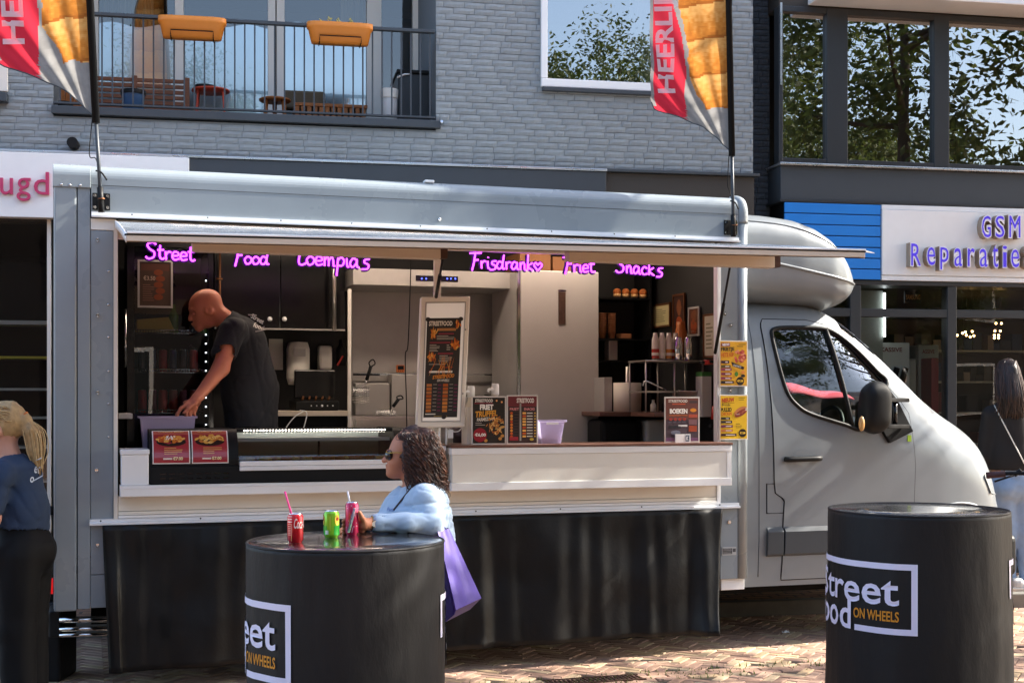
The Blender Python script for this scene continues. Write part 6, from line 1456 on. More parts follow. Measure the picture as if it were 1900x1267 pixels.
mb = MB().box(a.x, b.x, -.112, -.104, 1.3725, b.z, c='#e6e4e4').rect(b.x - .035, b.x - .008, 1.38, b.z - .006, -.1125, '#4a5668').text('K', b.x - .03, b.x - .014, 1.387, b.z - .014, -.113, c='#e8e8ea', off=.04); mb.build('card_sign', 'print', frame=MT, label='small white card sign in front of the BOEKEN menu', cat='card')
for i, (px, pt_, dx) in enumerate(((874, 716, 0), (919, 712, -1))):
    p = T(px, 760, .05); z1 = T(px, pt_, .05).z; t = thing('sauce_pump', ['white sauce pump bottle beside the menu light box', 'white sauce pump bottle behind the FRIET menu'][i], 'pump bottle', (p.x, .05, 1.373), MT)
    MB().lathe([(0, 1.373), (.04, 1.373), (.042, z1 - .13), (.02, z1 - .09), (.018, z1 - .07), (0, z1 - .07)], p.x, .05, 16).build('bottle', 'bottle_white', t); MB().lathe([(0, z1 - .07), (.024, z1 - .07), (.024, z1 - .02), (.021, z1), (0, z1 + .002)], p.x, .05, 16).build('pump_head', 'frame_white', t)
    MB().tube(smooth_path([(p.x - .01, .04, z1 - .035), (p.x - .045, .03, z1 - .035), (p.x - .055, .03, z1 - .05)], 4), .008, 8).build('spout', 'frame_white', t)
a, b = T(866, 820, .0), T(874, 755, .0); MB().box(a.x, b.x, -.01, .12, 1.3725, b.z).build('menu_holder', 'cream_panel', frame=MT, label='white menu holder edge beside the FRIET menu', cat='holder')
# yellow posters on the right pillar
def d_kip(pm, X, Z, v):
    pm.rect(X(.03), X(.36), Z(.89), Z(.965), v - .0003, '#7a2f4a'); pm.text('NIEUW!', X(.07), X(.33), Z(.9), Z(.955), v - .0006, c='#f4ecec', off=.04, rot=.04); pm.text('FRIETJE', X(.02), X(.52), Z(.76), Z(.87), v - .0004, c='#1f1a14', off=.04, rot=.03); pm.text('HETE KIP', X(.02), X(.5), Z(.65), Z(.745), v - .0004, c='#c8641e', off=.04, rot=.04)
    pm.rect(X(.68), X(.95), Z(.93), Z(.945), v - .0003, '#6b5a20'); pm.rect(X(.62), X(.85), Z(.885), Z(.9), v - .0003, '#6b5a20')
    for k in range(44): r = RK; a = r.uniform(0, 6.28); d = r.random() ** .5; pm.disc(X(.73 + .22 * d * math.cos(a)), Z(.66 + .15 * d * math.sin(a)), .009, .007, v - .0004 - k * 1e-5, r.choice(['#b0443a', '#c8604a', '#9c3a34', '#d88a6a']), n=7)
    pm.add([(X(.4), v - .0012, Z(.54)), (X(.9), v - .0012, Z(.42)), (X(.86), v - .0012, Z(.36)), (X(.45), v - .0012, Z(.44))], [(0, 3, 2, 1)], 0, '#241a18'); pm.text('STREETFOOD', X(.47), X(.78), Z(.42), Z(.46), v - .0016, c='#d8d0c8', off=.02, rot=-.22)
    for i, c in enumerate(('#3a2230', '#5a4a20', '#8a3a4a', '#7a3040', '#8a3a4a', '#2a2024')):
        z = (.53, .43, .36, .26, .16, .07)[i]; w = (.33, .38, .42, .42, .42, .5)[i]; pm.rect(X(.02), X(w), Z(z - .03), Z(z + .035), v - .0004, c); pm.rect(X(.18), X(w - .05), Z(z - .01), Z(z + .012), v - .0008, '#dccac0')
    pm.disc(X(.6), Z(.26), .014, .016, v - .0004, '#4a7a2e', n=10); pm.disc(X(.85), Z(.3), .014, .012, v - .0004, '#d98a3a', n=10); pm.disc(X(.85), Z(.22), .016, .01, v - .0004, '#2a2420', n=10)
    pm.disc(X(.74), Z(.1), .028, .028, v - .0005, '#2a1c10', n=20); pm.text('€7,00', X(.63), X(.85), Z(.07), Z(.13), v - .0009, c='#f0c040', off=.04)
RK = random.Random(5)
a, b = T(1335, 717, -.02), T(1388, 632, -.02); poster_sheet('yellow_poster', 'yellow poster reading FRIETJE HETE KIP on the front pillar', 'poster', a.x, b.x, a.z, b.z, -.018, '#dba32a', d_kip, border='#ece6da')
def d_pul(pm, X, Z, v):
    pm.text('NIEUW', X(.05), X(.52), Z(.85), Z(.95), v - .0004, c='#b8341e', off=.04, rot=.06); pm.rect(X(.08), X(.52), Z(.83), Z(.838), v - .0003, '#5a3a10'); pm.text('Broodje', X(.05), X(.36), Z(.745), Z(.82), v - .0004, c='#4a4020', off=.01, shear=.3); pm.text('PULLED', X(.02), X(.42), Z(.63), Z(.72), v - .0004, c='#201a10', off=.04, rot=.04); pm.text('CHICKEN', X(.02), X(.42), Z(.54), Z(.62), v - .0004, c='#c86a1e', off=.04, rot=.04)
    pm.rect(X(.68), X(.92), Z(.945), Z(.957), v - .0003, '#6b5a20'); pm.rect(X(.68), X(.88), Z(.9), Z(.912), v - .0003, '#6b5a20')
    pm.disc(X(.76), Z(.63), .052, .028, v - .0004, '#c07a4a', n=20, rot=.5); pm.disc(X(.78), Z(.60), .05, .018, v - .0006, '#8a3a2c', n=18, rot=.5)
    for k in range(16): r = RK; t = r.uniform(-1, 1); pm.disc(X(.78 + .2 * t), Z(.60 + .075 * t + r.uniform(-.02, .03)), .007, .004, v - .001, r.choice(['#e8d8c8', '#b0604a']), n=7)
    for i, c in enumerate(('#3a3020', '#2a2430', '#6a2a4a', '#b8703a', '#3a1a20')):
        z = (.47, .39, .29, .19, .09)[i]; w = (.36, .44, .46, .46, .6)[i]; pm.rect(X(.02), X(w), Z(z - .03), Z(z + .03), v - .0004, c); pm.rect(X(.2), X(w - .05), Z(z - .01), Z(z + .01), v - .0008, '#d8c8b8')
    lines(pm, X, Z, v - .0004, .58, .82, .24, .36, 3, '#7a6420'); pm.disc(X(.83), Z(.13), .028, .028, v - .0005, '#2a1c10', n=20); pm.text('€7,00', X(.72), X(.94), Z(.1), Z(.16), v - .0009, c='#f0c040', off=.04)
a, b = T(1335, 816, -.02), T(1388, 732, -.02); poster_sheet('yellow_poster', 'yellow poster reading NIEUW PULLED CHICKEN on the front pillar', 'poster', a.x, b.x, a.z, b.z, -.018, '#e0b428', d_pul, border='#ece6da')

# ================================================================ NEON SIGNS
G = {'S': (.6, [[(.55, .88), (.35, 1), (.1, .85), (.2, .6), (.45, .4), (.4, .1), (.15, 0), (0, .12)]]), 't': (.38, [[(.15, .85), (.13, .2), (.25, .02), (.38, .1)], [(0, .55), (.35, .58)]]),
     'r': (.36, [[(.05, .5), (.08, 0)], [(.07, .3), (.2, .48), (.35, .45)]]), 'e': (.42, [[(.05, .25), (.35, .3), (.3, .48), (.12, .48), (.03, .22), (.15, .02), (.4, .1)]]),
     'F': (.55, [[(.25, .95), (.18, .4), (.06, -.15)], [(-.08, .95), (.62, 1)], [(.15, .5), (.45, .55)]]), 'o': (.42, [[(.2, .5), (.03, .3), (.12, .02), (.33, .1), (.38, .35), (.2, .5)]]),
     'd': (.52, [[(.35, .42), (.15, .5), (.02, .2), (.15, .02), (.33, .2), (.45, .95)], [(.36, .3), (.38, .05), (.5, .05)]]), 'L': (.42, [[(.2, 1), (.08, .4), (.08, .05), (.25, 0), (.45, .12)]]),
     'm': (.62, [[(.05, .5), (.06, 0)], [(.06, .3), (.18, .5), (.26, .35), (.26, 0)], [(.26, .3), (.4, .5), (.48, .35), (.5, .03), (.58, .05)]]), 'p': (.45, [[(.1, .5), (.03, -.5)], [(.09, .35), (.25, .52), (.4, .35), (.3, .08), (.08, .08)]]),
     'i': (.22, [[(.08, .5), (.1, .08), (.2, .03)], [(.1, .7), (.11, .75)]]), 'a': (.5, [[(.35, .45), (.15, .5), (.02, .2), (.15, .02), (.33, .25), (.36, .48)], [(.36, .45), (.37, .08), (.48, .03)]]),
     's': (.38, [[(.38, .52), (.15, .48), (.12, .32), (.32, .2), (.26, -.02), (-.02, -.06)]]), "'": (.12, [[(.06, .95), (.02, .78)]]), 'n': (.44, [[(.05, .5), (.06, 0)], [(.06, .3), (.2, .5), (.3, .38), (.32, .05), (.42, .04)]]),
     'k': (.42, [[(.08, 1), (.05, 0)], [(.35, .5), (.07, .25), (.38, 0)]]), 'h': (.42, [[(.08, 1), (.05, 0)], [(.06, .3), (.2, .5), (.32, .38), (.34, 0)]]), 'c': (.42, [[(.36, .42), (.18, .5), (.03, .25), (.15, .02), (.38, .08)]]),
     '*': (.55, [[(.25, 0), (.02, .35), (.12, .52), (.25, .38), (.38, .52), (.5, .35), (.25, 0)]])}
mat('neon_pink', '#ff8cff', emit=('#cf3cff', 1.6)); mat('neon_back', '#3c1458', .3)
def neon(word, px0, px1, base, label, slope=0.0, v=.14):
    a, b = T(px0, base, v), T(px1, base, v); wsum = sum(G[c][0] for c in word); sc = (b.x - a.x) / wsum
    t = thing('neon_sign', label, 'neon sign', ((a.x + b.x) / 2, v, a.z - .05), MT, 'neon word signs along the hatch'); tu = MB(); bk = MB(); x = 0
    for c in word:
        w, st_ = G[c]
        for s_ in st_:
            P = [(a.x + (x + p[0]) * sc, v, a.z - .008 + p[1] * sc * .88 + slope * (x + p[0]) * sc) for p in s_]
            if len(P) > 2: P = smooth_path(P, 5)
            else: P = [Vector(p) for p in P]
            tu.tube(P, .005, 6); bk.tube([(p[0], v + .018, p[2]) for p in P], .015, 8)
        x += w
    tu.build('glow_tube', 'neon_pink', t); bk.warp(lambda x, y, z: (x, v + .018 + (y - v - .018) * .2, z)).build('backing', 'neon_back', t)
    MB().tube([(a.x + .06, v + .02, a.z + .2), (a.x + .06, v + .02, 2.66)], .002, 4).tube([(b.x - .06, v + .02, a.z + .2), (b.x - .06, v + .02, 2.66)], .002, 4).build('hanging_wire', 'black_matt', t)
neon('Street', 270, 362, 477, 'pink neon sign reading Street', -.03); neon('Food', 434, 500, 487, 'pink neon sign reading Food'); neon("Loempia's", 552, 686, 488, "pink neon sign reading Loempia's", -.03)
neon('Frisdrank*', 874, 1007, 495, 'pink neon sign reading Frisdrank with a heart', -.01); neon('Friet', 1047, 1104, 502, 'pink neon sign reading Friet'); neon("Snack's", 1143, 1230, 503, "pink neon sign reading Snack's", -.05)
# ================================================================ FEATHER FLAGS on the truck
XL = [(0, 0), (14, 12), (42, 37), (62, 77), (82, 129), (102, 138), (182, 135), (282, 130), (500, 122), (800, 90), (1000, 30), (1020, 2)]
def flag(name, label, tip, top, brk, k, seed):
    """tip = lower end of the banner on the pole, top = a higher pole point, brk = bracket centre, k = metres per unit."""
    tip, top, brk = Vector(tip), Vector(top), Vector(brk); d = (top - tip).normalized(); V0 = tip.y
    t = thing(name, label, 'flag', (brk.x, 0, brk.z - .05), MT, 'feather flags on the truck roof edge')
    def surf(x, z, lift=0.0):                # x left of the pole, z up the pole (units of k)
        an = math.atan2(x, z + 25); f = min(1, x / 40) * (.014 * math.sin(an * 34) * max(0, 1 - z / 420) + .02 * math.sin(an * 7 + seed) + .01 * math.sin(z * .03 + x * .02))
        p = tip + d * z * k; return (p.x - x * k, V0 + x * k * .42 - f - lift, p.z)
    r = random.Random(seed); base = {}
    def colr(s, tt):
        z = ZZ[min(len(ZZ) - 1, int(tt * NZ + .5))]; x = lerpt(XL, z) * s; xl = lerpt(XL, z)
        xr = lerpt([(0, 60), (62, 77), (160, 72), (222, 79), (282, 92), (500, 110), (1020, 125)], z)
        if x > xl - 5 and z > 90: return '#8e8c8c'
        if x > xr: return '#cf3547'
        n1 = mnoise.noise((x * .05, z * .05, seed)); n2 = mnoise.noise((x * .16, z * .16, seed + 3))
        xf = lerpt([(80, 40), (95, 44), (140, 66), (215, 70), (282, 84), (1020, 110)], z) + 5 * n1
        if z > 84 + 6 * n1 and x < xf and x > 2:
            b = ((z + x * .12 - 84 + 6 * n1) % 66) / 66
            if b < .07: return '#a4622c'
            q = min(1, max(0, .25 + .75 * b + .35 * n2 - .12 * (x > xf - 9)))
            c1, c2, c3 = (.38, .12, .025), (.58, .22, .04), (.74, .40, .13)
            a, c, u = (c1, c2, q * 2) if q < .5 else (c2, c3, q * 2 - 1)
            return tuple(i + (j - i) * u for i, j in zip(a, c))
        g = .29 + .06 * n1 + .03 * n2; return (g, g * .98, g * .96)
    NZ = 330; ZZ = [1020 * (i / NZ) ** 1.35 for i in range(NZ + 1)]
    mb = MB(); mb.grid(lambda s, tt: surf(lerpt(XL, ZZ[int(tt * NZ + .5)]) * s, ZZ[int(tt * NZ + .5)]), 72, NZ, cfn=colr)
    ban = mb.build('banner', 'flag_cloth', t)
    tx = MB().text('HEERLIJK', 112, 330, 84, 124, 0, c='#ece9ea', off=.03)
    tx.v = [surf(z, x, .004) for (x, y, z) in [(p[0], p[1], p[2] + (p[0] - 112) * -.0 ) for p in tx.v]]
    tx.v = tx.v; tx.build('lettering', 'flag_cloth', ban)
    MB().tube([surf(lerpt(XL, z), z) for z in range(0, 100, 4)], .004, 5).build('hem', 'dark_grey_metal', ban)
    e = tip + d * 1022 * k
    MB().tube([tip - d * .02, e], .021, 12).build('pole_sleeve', 'black_matt', t)
    rod0 = Vector((brk.x, brk.y - .03, brk.z - .045)); MB().tube([rod0, tip], .0105, 10).build('rod', 'dark_grey_metal', t)
    MB().tube([rod0 - Vector((0, 0, .02)), rod0 + (tip - rod0).normalized() * .12], .017, 10).build('socket', 'black_plastic', t)
    h = .048; pl_ = MB().box(brk.x - h, brk.x + h, -.014, -.005, brk.z - h, brk.z + h).build('bracket_plate', 'black_plastic', t, bev=.003)
    for sx in (-1, 1):
        for sz in (-1, 1): MB().tube([(brk.x + sx * .034, -.014, brk.z + sz * .033), (brk.x + sx * .034, -.02, brk.z + sz * .033)], .0095, 6).build('bolt', 'chrome', pl_)
    MB().tube([rod0 + Vector((0, -.019, .05)), rod0 + Vector((0, -.019, .056))], .02, 8).build('brass_pin', 'bronze', t)
    MB().tube(smooth_path([tip + Vector((-.02, 0, .0)), tip + Vector((-.035, -.01, -.2)), rod0 + Vector((-.03, 0, .28)), rod0 + Vector((-.012, -.01, .2))], 5), .003, 5).tube(smooth_path([rod0 + Vector((-.03, -.01, .21)), rod0 + Vector((0, -.02, .2)), rod0 + Vector((.03, -.01, .16))], 4), .005, 5).build('tie_cord', 'black_matt', t)
flag('feather_flag', 'red feather flag with fried snacks above the left end of the truck', T(178, 222, -.08), T(167, 0, -.08), T(188, 374, -.02), .00385, 1)
flag('feather_flag', 'red feather flag reading HEERLIJK above the right end of the truck', T(1358, 284, -.08), T(1352, 0, -.08), T(1357, 422, -.02), .0035, 2)

# ================================================================ STANDING TABLES in printed covers
mat('table_foil', '#17181a', 0.12, spec=.6, coat=.8, bump=(9, .8, .03), stretch=(1, 2, 1))
def table(name, label, cx, cy, top, r, sR, flare, seed):
    t = thing(name, label, 'table', (cx, cy, 0.0), MW, 'tall tables in black printed covers')
    rr = random.Random(seed); ph = [rr.uniform(0, 6.28) for _ in range(6)]
    def rad(a, z):
        q = max(0, 1 - z / top); w = 1 + flare * q + .006 * math.sin(5 * a + ph[0] + 2 * z) * (.3 + q) + .008 * q * math.sin(11 * a + ph[1]) + .004 * math.sin(23 * a + ph[2] + 6 * z) * q
        return w + .016 * mnoise.noise((math.cos(a) * 3 + seed, math.sin(a) * 3, z * 2.2)) * (.25 + q) + .012 * mnoise.noise((math.cos(a) * 9 + seed, math.sin(a) * 9, z * 1.6)) * (.3 + q) + .006 * mnoise.noise((math.cos(a) * 22, math.sin(a) * 22 + seed, z * 4))
    mb = MB(); prof = [(r * .985, top), (r, top - .006)] + [(r, top - .02 - i * (top - .03) / 40) for i in range(41)]
    mb.lathe(prof, cx, cy, 120, warp=rad); cv_ = mb.build('cover', 'cover_cloth', t)
    mb = MB(); mb.lathe([(0.001, top + .002), (r * .5, top + .0025), (r * .97, top + .002), (r * .992, top - .003)], cx, cy, 90); mb.build('table_top', 'table_foil', t)
    MB().tube([(cx + r * .99 * math.cos(a), cy + r * .99 * math.sin(a), top - .001) for a in [2 * math.pi * i / 60 for i in range(60)]], .006, 6, closed=True).build('rim_seam', 'cover_cloth', t)
    def wrapf(s, y, z):
        th = s / r; a = th - math.pi / 2; R_ = r * rad(a, z) + .004 - y; return (cx + R_ * math.cos(a), cy + R_ * math.sin(a), z)
    s0_ = r * math.atan2(-cx, cy)
    def logo(sR):
        sR = sR + s0_; zt = top - .205; white = '#e6e3f6'
        mb = MB(); w = .026
        mb.rect(sR - .76, sR, zt - w, zt, 0, white, nx=30); mb.rect(sR - w, sR, zt - .305, zt - w, -.0005, white); mb.rect(sR - .28, sR, zt - .305, zt - .305 + w, -.001, white, nx=12); mb.rect(sR - .76, sR - .76 + w, zt - .17, zt - w, -.0005, white)
        # split long strips so that they follow the round cover
        mb.text('Street', sR - .60, sR - .075, zt - .182, zt - .05, -.002, c=white, off=.015); mb.text('food', sR - .63, sR - .30, zt - .305, zt - .172, -.0025, c=white, off=.015)
        mb.text('ON WHEELS', sR - .285, sR - .075, zt - .25, zt - .205, -.002, c='#d8902c', off=.02)
        mb.warp(wrapf).build('printed_logo', 'print', cv_)
    logo(sR); logo(sR + 1.45 if sR < -.1 else sR - 1.25)
    return t
T1 = (-.675, 5.48, 1.073); T2 = (1.855, 6.16, 1.145)
table('standing_table', 'tall round table in a black cover with three drink cans on it', *T1, .40, -.215, .0, 1)
table('standing_table', 'empty tall round table in a black cover in front of the van', *T2, .40, .0, .045, 2)
# ---- cans on the table
def place_can(label, px, base, r, h, draw, straw=None):
    d = F * (EYE - T1[2]) / (base - HZ); x = (px - 950) / F * d; zt = T1[2] + .003
    t = thing('drink_can', label, 'can', (x, d, zt), MW)
    c0, parts_ = draw[0], draw[1]
    mb = can_mesh(r, h, c0); mb.warp(lambda a, b, c: (a + x, d + b, c + zt)); body = mb.build('body', ['can_paint', 'can_lid'], t)
    mb = MB(); parts_(mb)
    mb.warp(lambda s, y, z: (x + (r + .0008 - y) * math.sin(s / r), d - (r + .0008 - y) * math.cos(s / r), zt + z)).build('print', 'can_paint', body)
    if straw: MB().tube([(x + straw[0] * .2, d, zt + h - .03), (x + straw[0], d, zt + h + straw[1])], .0042, 8).build('straw', straw[2], t)
    return t
mat('straw_pink', '#f0559c', .4, transl=.2); mat('straw_white', '#ece8ea', .4)
def p_cola(mb):
    for k in range(3): mb.rect(-.033, -.008, .104 - k * .011, .108 - k * .011, 0, '#e9cfd0', nx=4)
    mb.rect(-.03, -.008, .03, .077, 0, '#d98a86', nx=4); mb.rect(-.028, -.012, .034, .073, -.0004, '#b0202a', nx=4)
    for k in range(5): mb.rect(-.027, -.013, .037 + k * .007, .040 + k * .007, -.0008, '#e0a8a4', nx=3)
    mb.rect(-.012, -.009, .008, .03, -.0003, '#e6b070'); mb.text('Coca-Cola', .0, .075, .058, .098, -.0004, c='#f4e9ea', off=.012, shear=.35)
place_can('red cola can with a pink straw on the left table', 548, 1007, .033, .116, ('#c8141f', p_cola), (-.042, .088, 'straw_pink'))
def p_lime(mb):
    mb.rect(-.06, .06, .0125, .05, 0, '#2faf3a', nx=14)
    for (s, c1) in ((.03, '#f0d24a'), (-.04, '#f0d24a')): mb.disc(s, .075, .012, .022, -.0004, c1, n=16); mb.disc(s + .002, .078, .006, .008, -.0008, '#c8452a', n=12)
    mb.rect(-.014, .014, .0125, .1, -.0003, '#8fd02a', nx=4); mb.rect(-.003, .001, .03, .09, -.0006, '#c9d84a'); mb.rect(-.022, -.008, .016, .032, -.0008, '#d8e6d8', nx=2)
place_can('green lime soda can in the middle of the left table', 615, 998, .033, .112, ('#7fc21e', p_lime))
def p_pink(mb):
    r = random.Random(2)
    for k in range(8):
        t0, t1 = k / 8, (k + 1) / 8; f_ = lambda t, e: (-.016 + .026 * t + e * .011, -.0004, .012 + .104 * t); mb.add([f_(t0, 0), f_(t0, 1), f_(t1, 1), f_(t1, 0)], [(0, 1, 2, 3)], 0, '#ece4ee'); mb.text('Sparkling', -.05, .05, .06, .072, -.0008, c='#7f86b8', off=.03, rot=1.32)
    mb.add([(.002, -.0004, .012), (.004, -.0004, .012), (.024, -.0004, .1), (.022, -.0004, .1)], [(0, 1, 2, 3)], 0, '#e6b8d0')
    for k in range(22): s = r.uniform(-.07, .07); mb.disc(s, r.uniform(.02, .125), .0022, .0022, -.0002, '#f2c8dc', n=6)
PINK = place_can('tall slim raspberry pink can with a white straw held by the woman', 653, 993, .0285, .139, ('#c2174f', p_pink), (-.018, .045, 'straw_white'))

# ---- purple paper bag
bg_ = thing('paper_bag', 'purple paper gift bag hanging from the arm of the woman at the table', 'bag', W(850, 1150, 5.8), MW)
mat('bag_purple', '#35187f', .45, var=(6, .05))
A, B_, C, D = W(812, 986, 5.84), W(833, 980, 5.92), W(846, 1131, 5.66), W(893, 1109, 5.90)
A2, B2, C2, D2 = W(806, 984, 5.93), W(826, 977, 6.0), W(827, 1153, 5.82), W(872, 1130, 6.06)
G1 = (A + A2) / 2 + (B_ - A) * .12; G2 = (C + C2) / 2 + (D - C) * .14
MB().grid(lambda s, t: tuple(A.lerp(B_, s).lerp(C.lerp(D, s), t) + Vector((0, -1, 0)) * .006 * mnoise.noise((s * 3, t * 4, 5)) * min(1, 6 * s, 6 - 6 * s)), 10, 18, sm=False).add([A2, B2, D2, C2], [(0, 1, 2, 3)]).add([A, G1, G2, C], [(0, 1, 2, 3)]).add([A2, G1, G2, C2], [(3, 2, 1, 0)]).add([B_, B2, D2, D], [(3, 2, 1, 0)]).add([C, D, D2, C2, G2], [(0, 1, 2, 3, 4)]).build('bag_body', 'bag_purple', bg_, solid=.0015)
MB().tube(smooth_path([A.lerp(B_, .25), W(800, 968, 5.88), W(806, 955, 5.95), A.lerp(B_, .75)], 5), .0025, 6).build('handle', 'bag_purple', bg_)

# ================================================================ PEOPLE: smooth bodies from blended volumes
class SDF:
    def __init__(s, lo, hi, h):
        s.h = h; s.lo = np.array(lo, float); s.n = np.ceil((np.array(hi, float) - s.lo) / h).astype(int) + 1
        s.f = np.full(s.n, 1.0, np.float32)
    def _blk(s, lo, hi, pad):
        i0 = np.clip(np.floor((lo - pad - s.lo) / s.h).astype(int), 0, s.n - 1); i1 = np.clip(np.ceil((hi + pad - s.lo) / s.h).astype(int) + 1, 1, s.n)
        sl = tuple(slice(a, b) for a, b in zip(i0, i1)); ax = [s.lo[k] + s.h * np.arange(i0[k], i1[k]) for k in range(3)]
        return sl, np.meshgrid(*ax, indexing='ij')
    def _mix(s, sl, d, k, sub=False):
        a = s.f[sl]
        if sub: d = -d; hh = np.maximum(k - np.abs(a - d), 0) / k; s.f[sl] = np.maximum(a, d) + hh * hh * k / 4
        else: hh = np.maximum(k - np.abs(a - d), 0) / k; s.f[sl] = np.minimum(a, d) - hh * hh * k / 4
    def cone(s, a, b, ra, rb, k=.02, sub=False, sq=None):
        a = np.array(a, float); b = np.array(b, float); m = max(ra, rb); sl, (X, Y, Z) = s._blk(np.minimum(a, b) - m, np.maximum(a, b) + m, k + 3 * s.h)
        ab = b - a; L = ab @ ab + 1e-12; t = np.clip(((X - a[0]) * ab[0] + (Y - a[1]) * ab[1] + (Z - a[2]) * ab[2]) / L, 0, 1)
        d = np.sqrt((X - a[0] - t * ab[0]) ** 2 + (Y - a[1] - t * ab[1]) ** 2 + (Z - a[2] - t * ab[2]) ** 2) - (ra + (rb - ra) * t); s._mix(sl, d, k, sub); return s
    def chain(s, pts, rs, k=.02):
        for a, b, r0, r1 in zip(pts, pts[1:], rs, rs[1:]): s.cone(a, b, r0, r1, k)
        return s
    def ell(s, c, r, k=.02, yaw=0.0, pitch=0.0, sub=False):
        c = np.array(c, float); m = max(r); sl, (X, Y, Z) = s._blk(c - m, c + m, k + 3 * s.h); X = X - c[0]; Y = Y - c[1]; Z = Z - c[2]
        if pitch: X, Z = X * math.cos(pitch) + Z * math.sin(pitch), -X * math.sin(pitch) + Z * math.cos(pitch)
        if yaw: X, Y = X * math.cos(yaw) + Y * math.sin(yaw), -X * math.sin(yaw) + Y * math.cos(yaw)
        k0 = np.sqrt((X / r[0]) ** 2 + (Y / r[1]) ** 2 + (Z / r[2]) ** 2) + 1e-9; k1 = np.sqrt((X / r[0] ** 2) ** 2 + (Y / r[1] ** 2) ** 2 + (Z / r[2] ** 2) ** 2) + 1e-9
        s._mix(sl, k0 * (k0 - 1) / k1, k, sub); return s
    def cut(s, axis, val, keep_above=True):
        ax = s.lo[axis] + s.h * np.arange(s.n[axis]); sh = [1, 1, 1]; sh[axis] = -1; d = (val - ax if keep_above else ax - val).reshape(sh); s.f = np.maximum(s.f, d.astype(np.float32)); return s
    def rough(s, amp, sc, seed=0, st=(1, 1, 1)):
        r = np.random.RandomState(seed); ax = [s.lo[k] + s.h * np.arange(s.n[k]) for k in range(3)]; X, Y, Z = np.meshgrid(*ax, indexing='ij'); o = 0
        for i in range(7):
            d = r.normal(size=3); d /= np.linalg.norm(d); q = (X * d[0] * st[0] + Y * d[1] * st[1] + Z * d[2] * st[2]) * sc * r.uniform(.6, 1.7); o = o + np.sin(q + r.uniform(0, 6.3) + 1.3 * np.sin(q * .37 + i))
        s.f = s.f + (amp * o / 3).astype(np.float32); return s
    def crease(s, amp, sc, seed=0, st=(1, 1, 1)):
        r = np.random.RandomState(seed); ax = [s.lo[k] + s.h * np.arange(s.n[k]) for k in range(3)]; X, Y, Z = np.meshgrid(*ax, indexing='ij')
        for i in range(3):
            d = r.normal(size=3); d /= np.linalg.norm(d); e = r.normal(size=3); q = (X * d[0] * st[0] + Y * d[1] * st[1] + Z * d[2] * st[2]) * sc; w = (X * e[0] + Y * e[1] + Z * e[2]) * sc * .3
            n = np.sin(q + 1.8 * np.sin(w) + i * 2.1); s.f = s.f + (amp * np.maximum(0, 1 - np.abs(n) * 1.8) ** 2 * (.5 + .5 * np.sin(w * 1.3 + i))).astype(np.float32)
        return s
    def mesh(s):
        f = s.f; n = s.n; ins = f < 0; c = np.zeros(n - 1, np.int8)
        offs = [(i, j, k) for i in (0, 1) for j in (0, 1) for k in (0, 1)]
        for (i, j, k) in offs: c += ins[i:n[0] - 1 + i, j:n[1] - 1 + j, k:n[2] - 1 + k]
        act = (c > 0) & (c < 8); idx = -np.ones(n - 1, np.int64); cells = np.argwhere(act); idx[act] = np.arange(len(cells))
        acc = np.zeros((len(cells), 3)); cnt = np.zeros(len(cells))
        for a in offs:
            for ax in range(3):
                if a[ax]: continue
                b = list(a); b[ax] = 1
                fa = f[cells[:, 0] + a[0], cells[:, 1] + a[1], cells[:, 2] + a[2]]; fb = f[cells[:, 0] + b[0], cells[:, 1] + b[1], cells[:, 2] + b[2]]
                m = (fa < 0) != (fb < 0); t = np.where(m, fa / np.where(m, fa - fb, 1), 0); p = np.tile(np.array(a, float), (len(cells), 1)); p[:, ax] = t
                acc[m] += p[m]; cnt[m] += 1
        V = s.lo + s.h * (cells + acc / cnt[:, None]); Fc = []
        for ax in range(3):
            u, v = (ax + 1) % 3, (ax + 2) % 3
            sa = [slice(None)] * 3; sb = [slice(None)] * 3; sa[ax] = slice(0, n[ax] - 1); sb[ax] = slice(1, n[ax])
            for w in (u, v): sa[w] = slice(1, n[w] - 1); sb[w] = slice(1, n[w] - 1)
            A_, B__ = ins[tuple(sa)], ins[tuple(sb)]; E = np.argwhere(A_ != B__)
            if not len(E): continue
            st = A_[tuple(E.T)]; base = E.copy(); base[:, u] += 1; base[:, v] += 1
            def ci(du, dv): q = base.copy(); q[:, u] -= du; q[:, v] -= dv; return idx[tuple(q.T)]
            Q = np.stack([ci(1, 1), ci(0, 1), ci(0, 0), ci(1, 0)], 1); Q[~st] = Q[~st][:, ::-1]; Fc.append(Q)
        return V, np.concatenate(Fc)
    def build(s, name, m, parent, sm=6):
        V, Fc = s.mesh(); n_ = len(V)
        if sm:
            e = np.concatenate([Fc[:, [i, (i + 1) % 4]] for i in range(4)]); deg = np.bincount(np.concatenate([e[:, 0], e[:, 1]]), minlength=n_)[:, None].clip(1)
            for it in range(sm):
                a = np.zeros_like(V); np.add.at(a, e[:, 0], V[e[:, 1]]); np.add.at(a, e[:, 1], V[e[:, 0]]); V = V + (.5 if it % 2 == 0 else -.52) * (a / deg - V)
        o = ORIG[parent.name]; me = bpy.data.meshes.new(name); me.from_pydata([tuple(p) for p in (V - np.array(o))], [], [tuple(int(i) for i in q) for q in Fc]); me.polygons.foreach_set('use_smooth', [True] * len(Fc)); me.materials.append(MATS[m]); me.update()
        return link(name, me, parent)
from mathutils.bvhtree import BVHTree
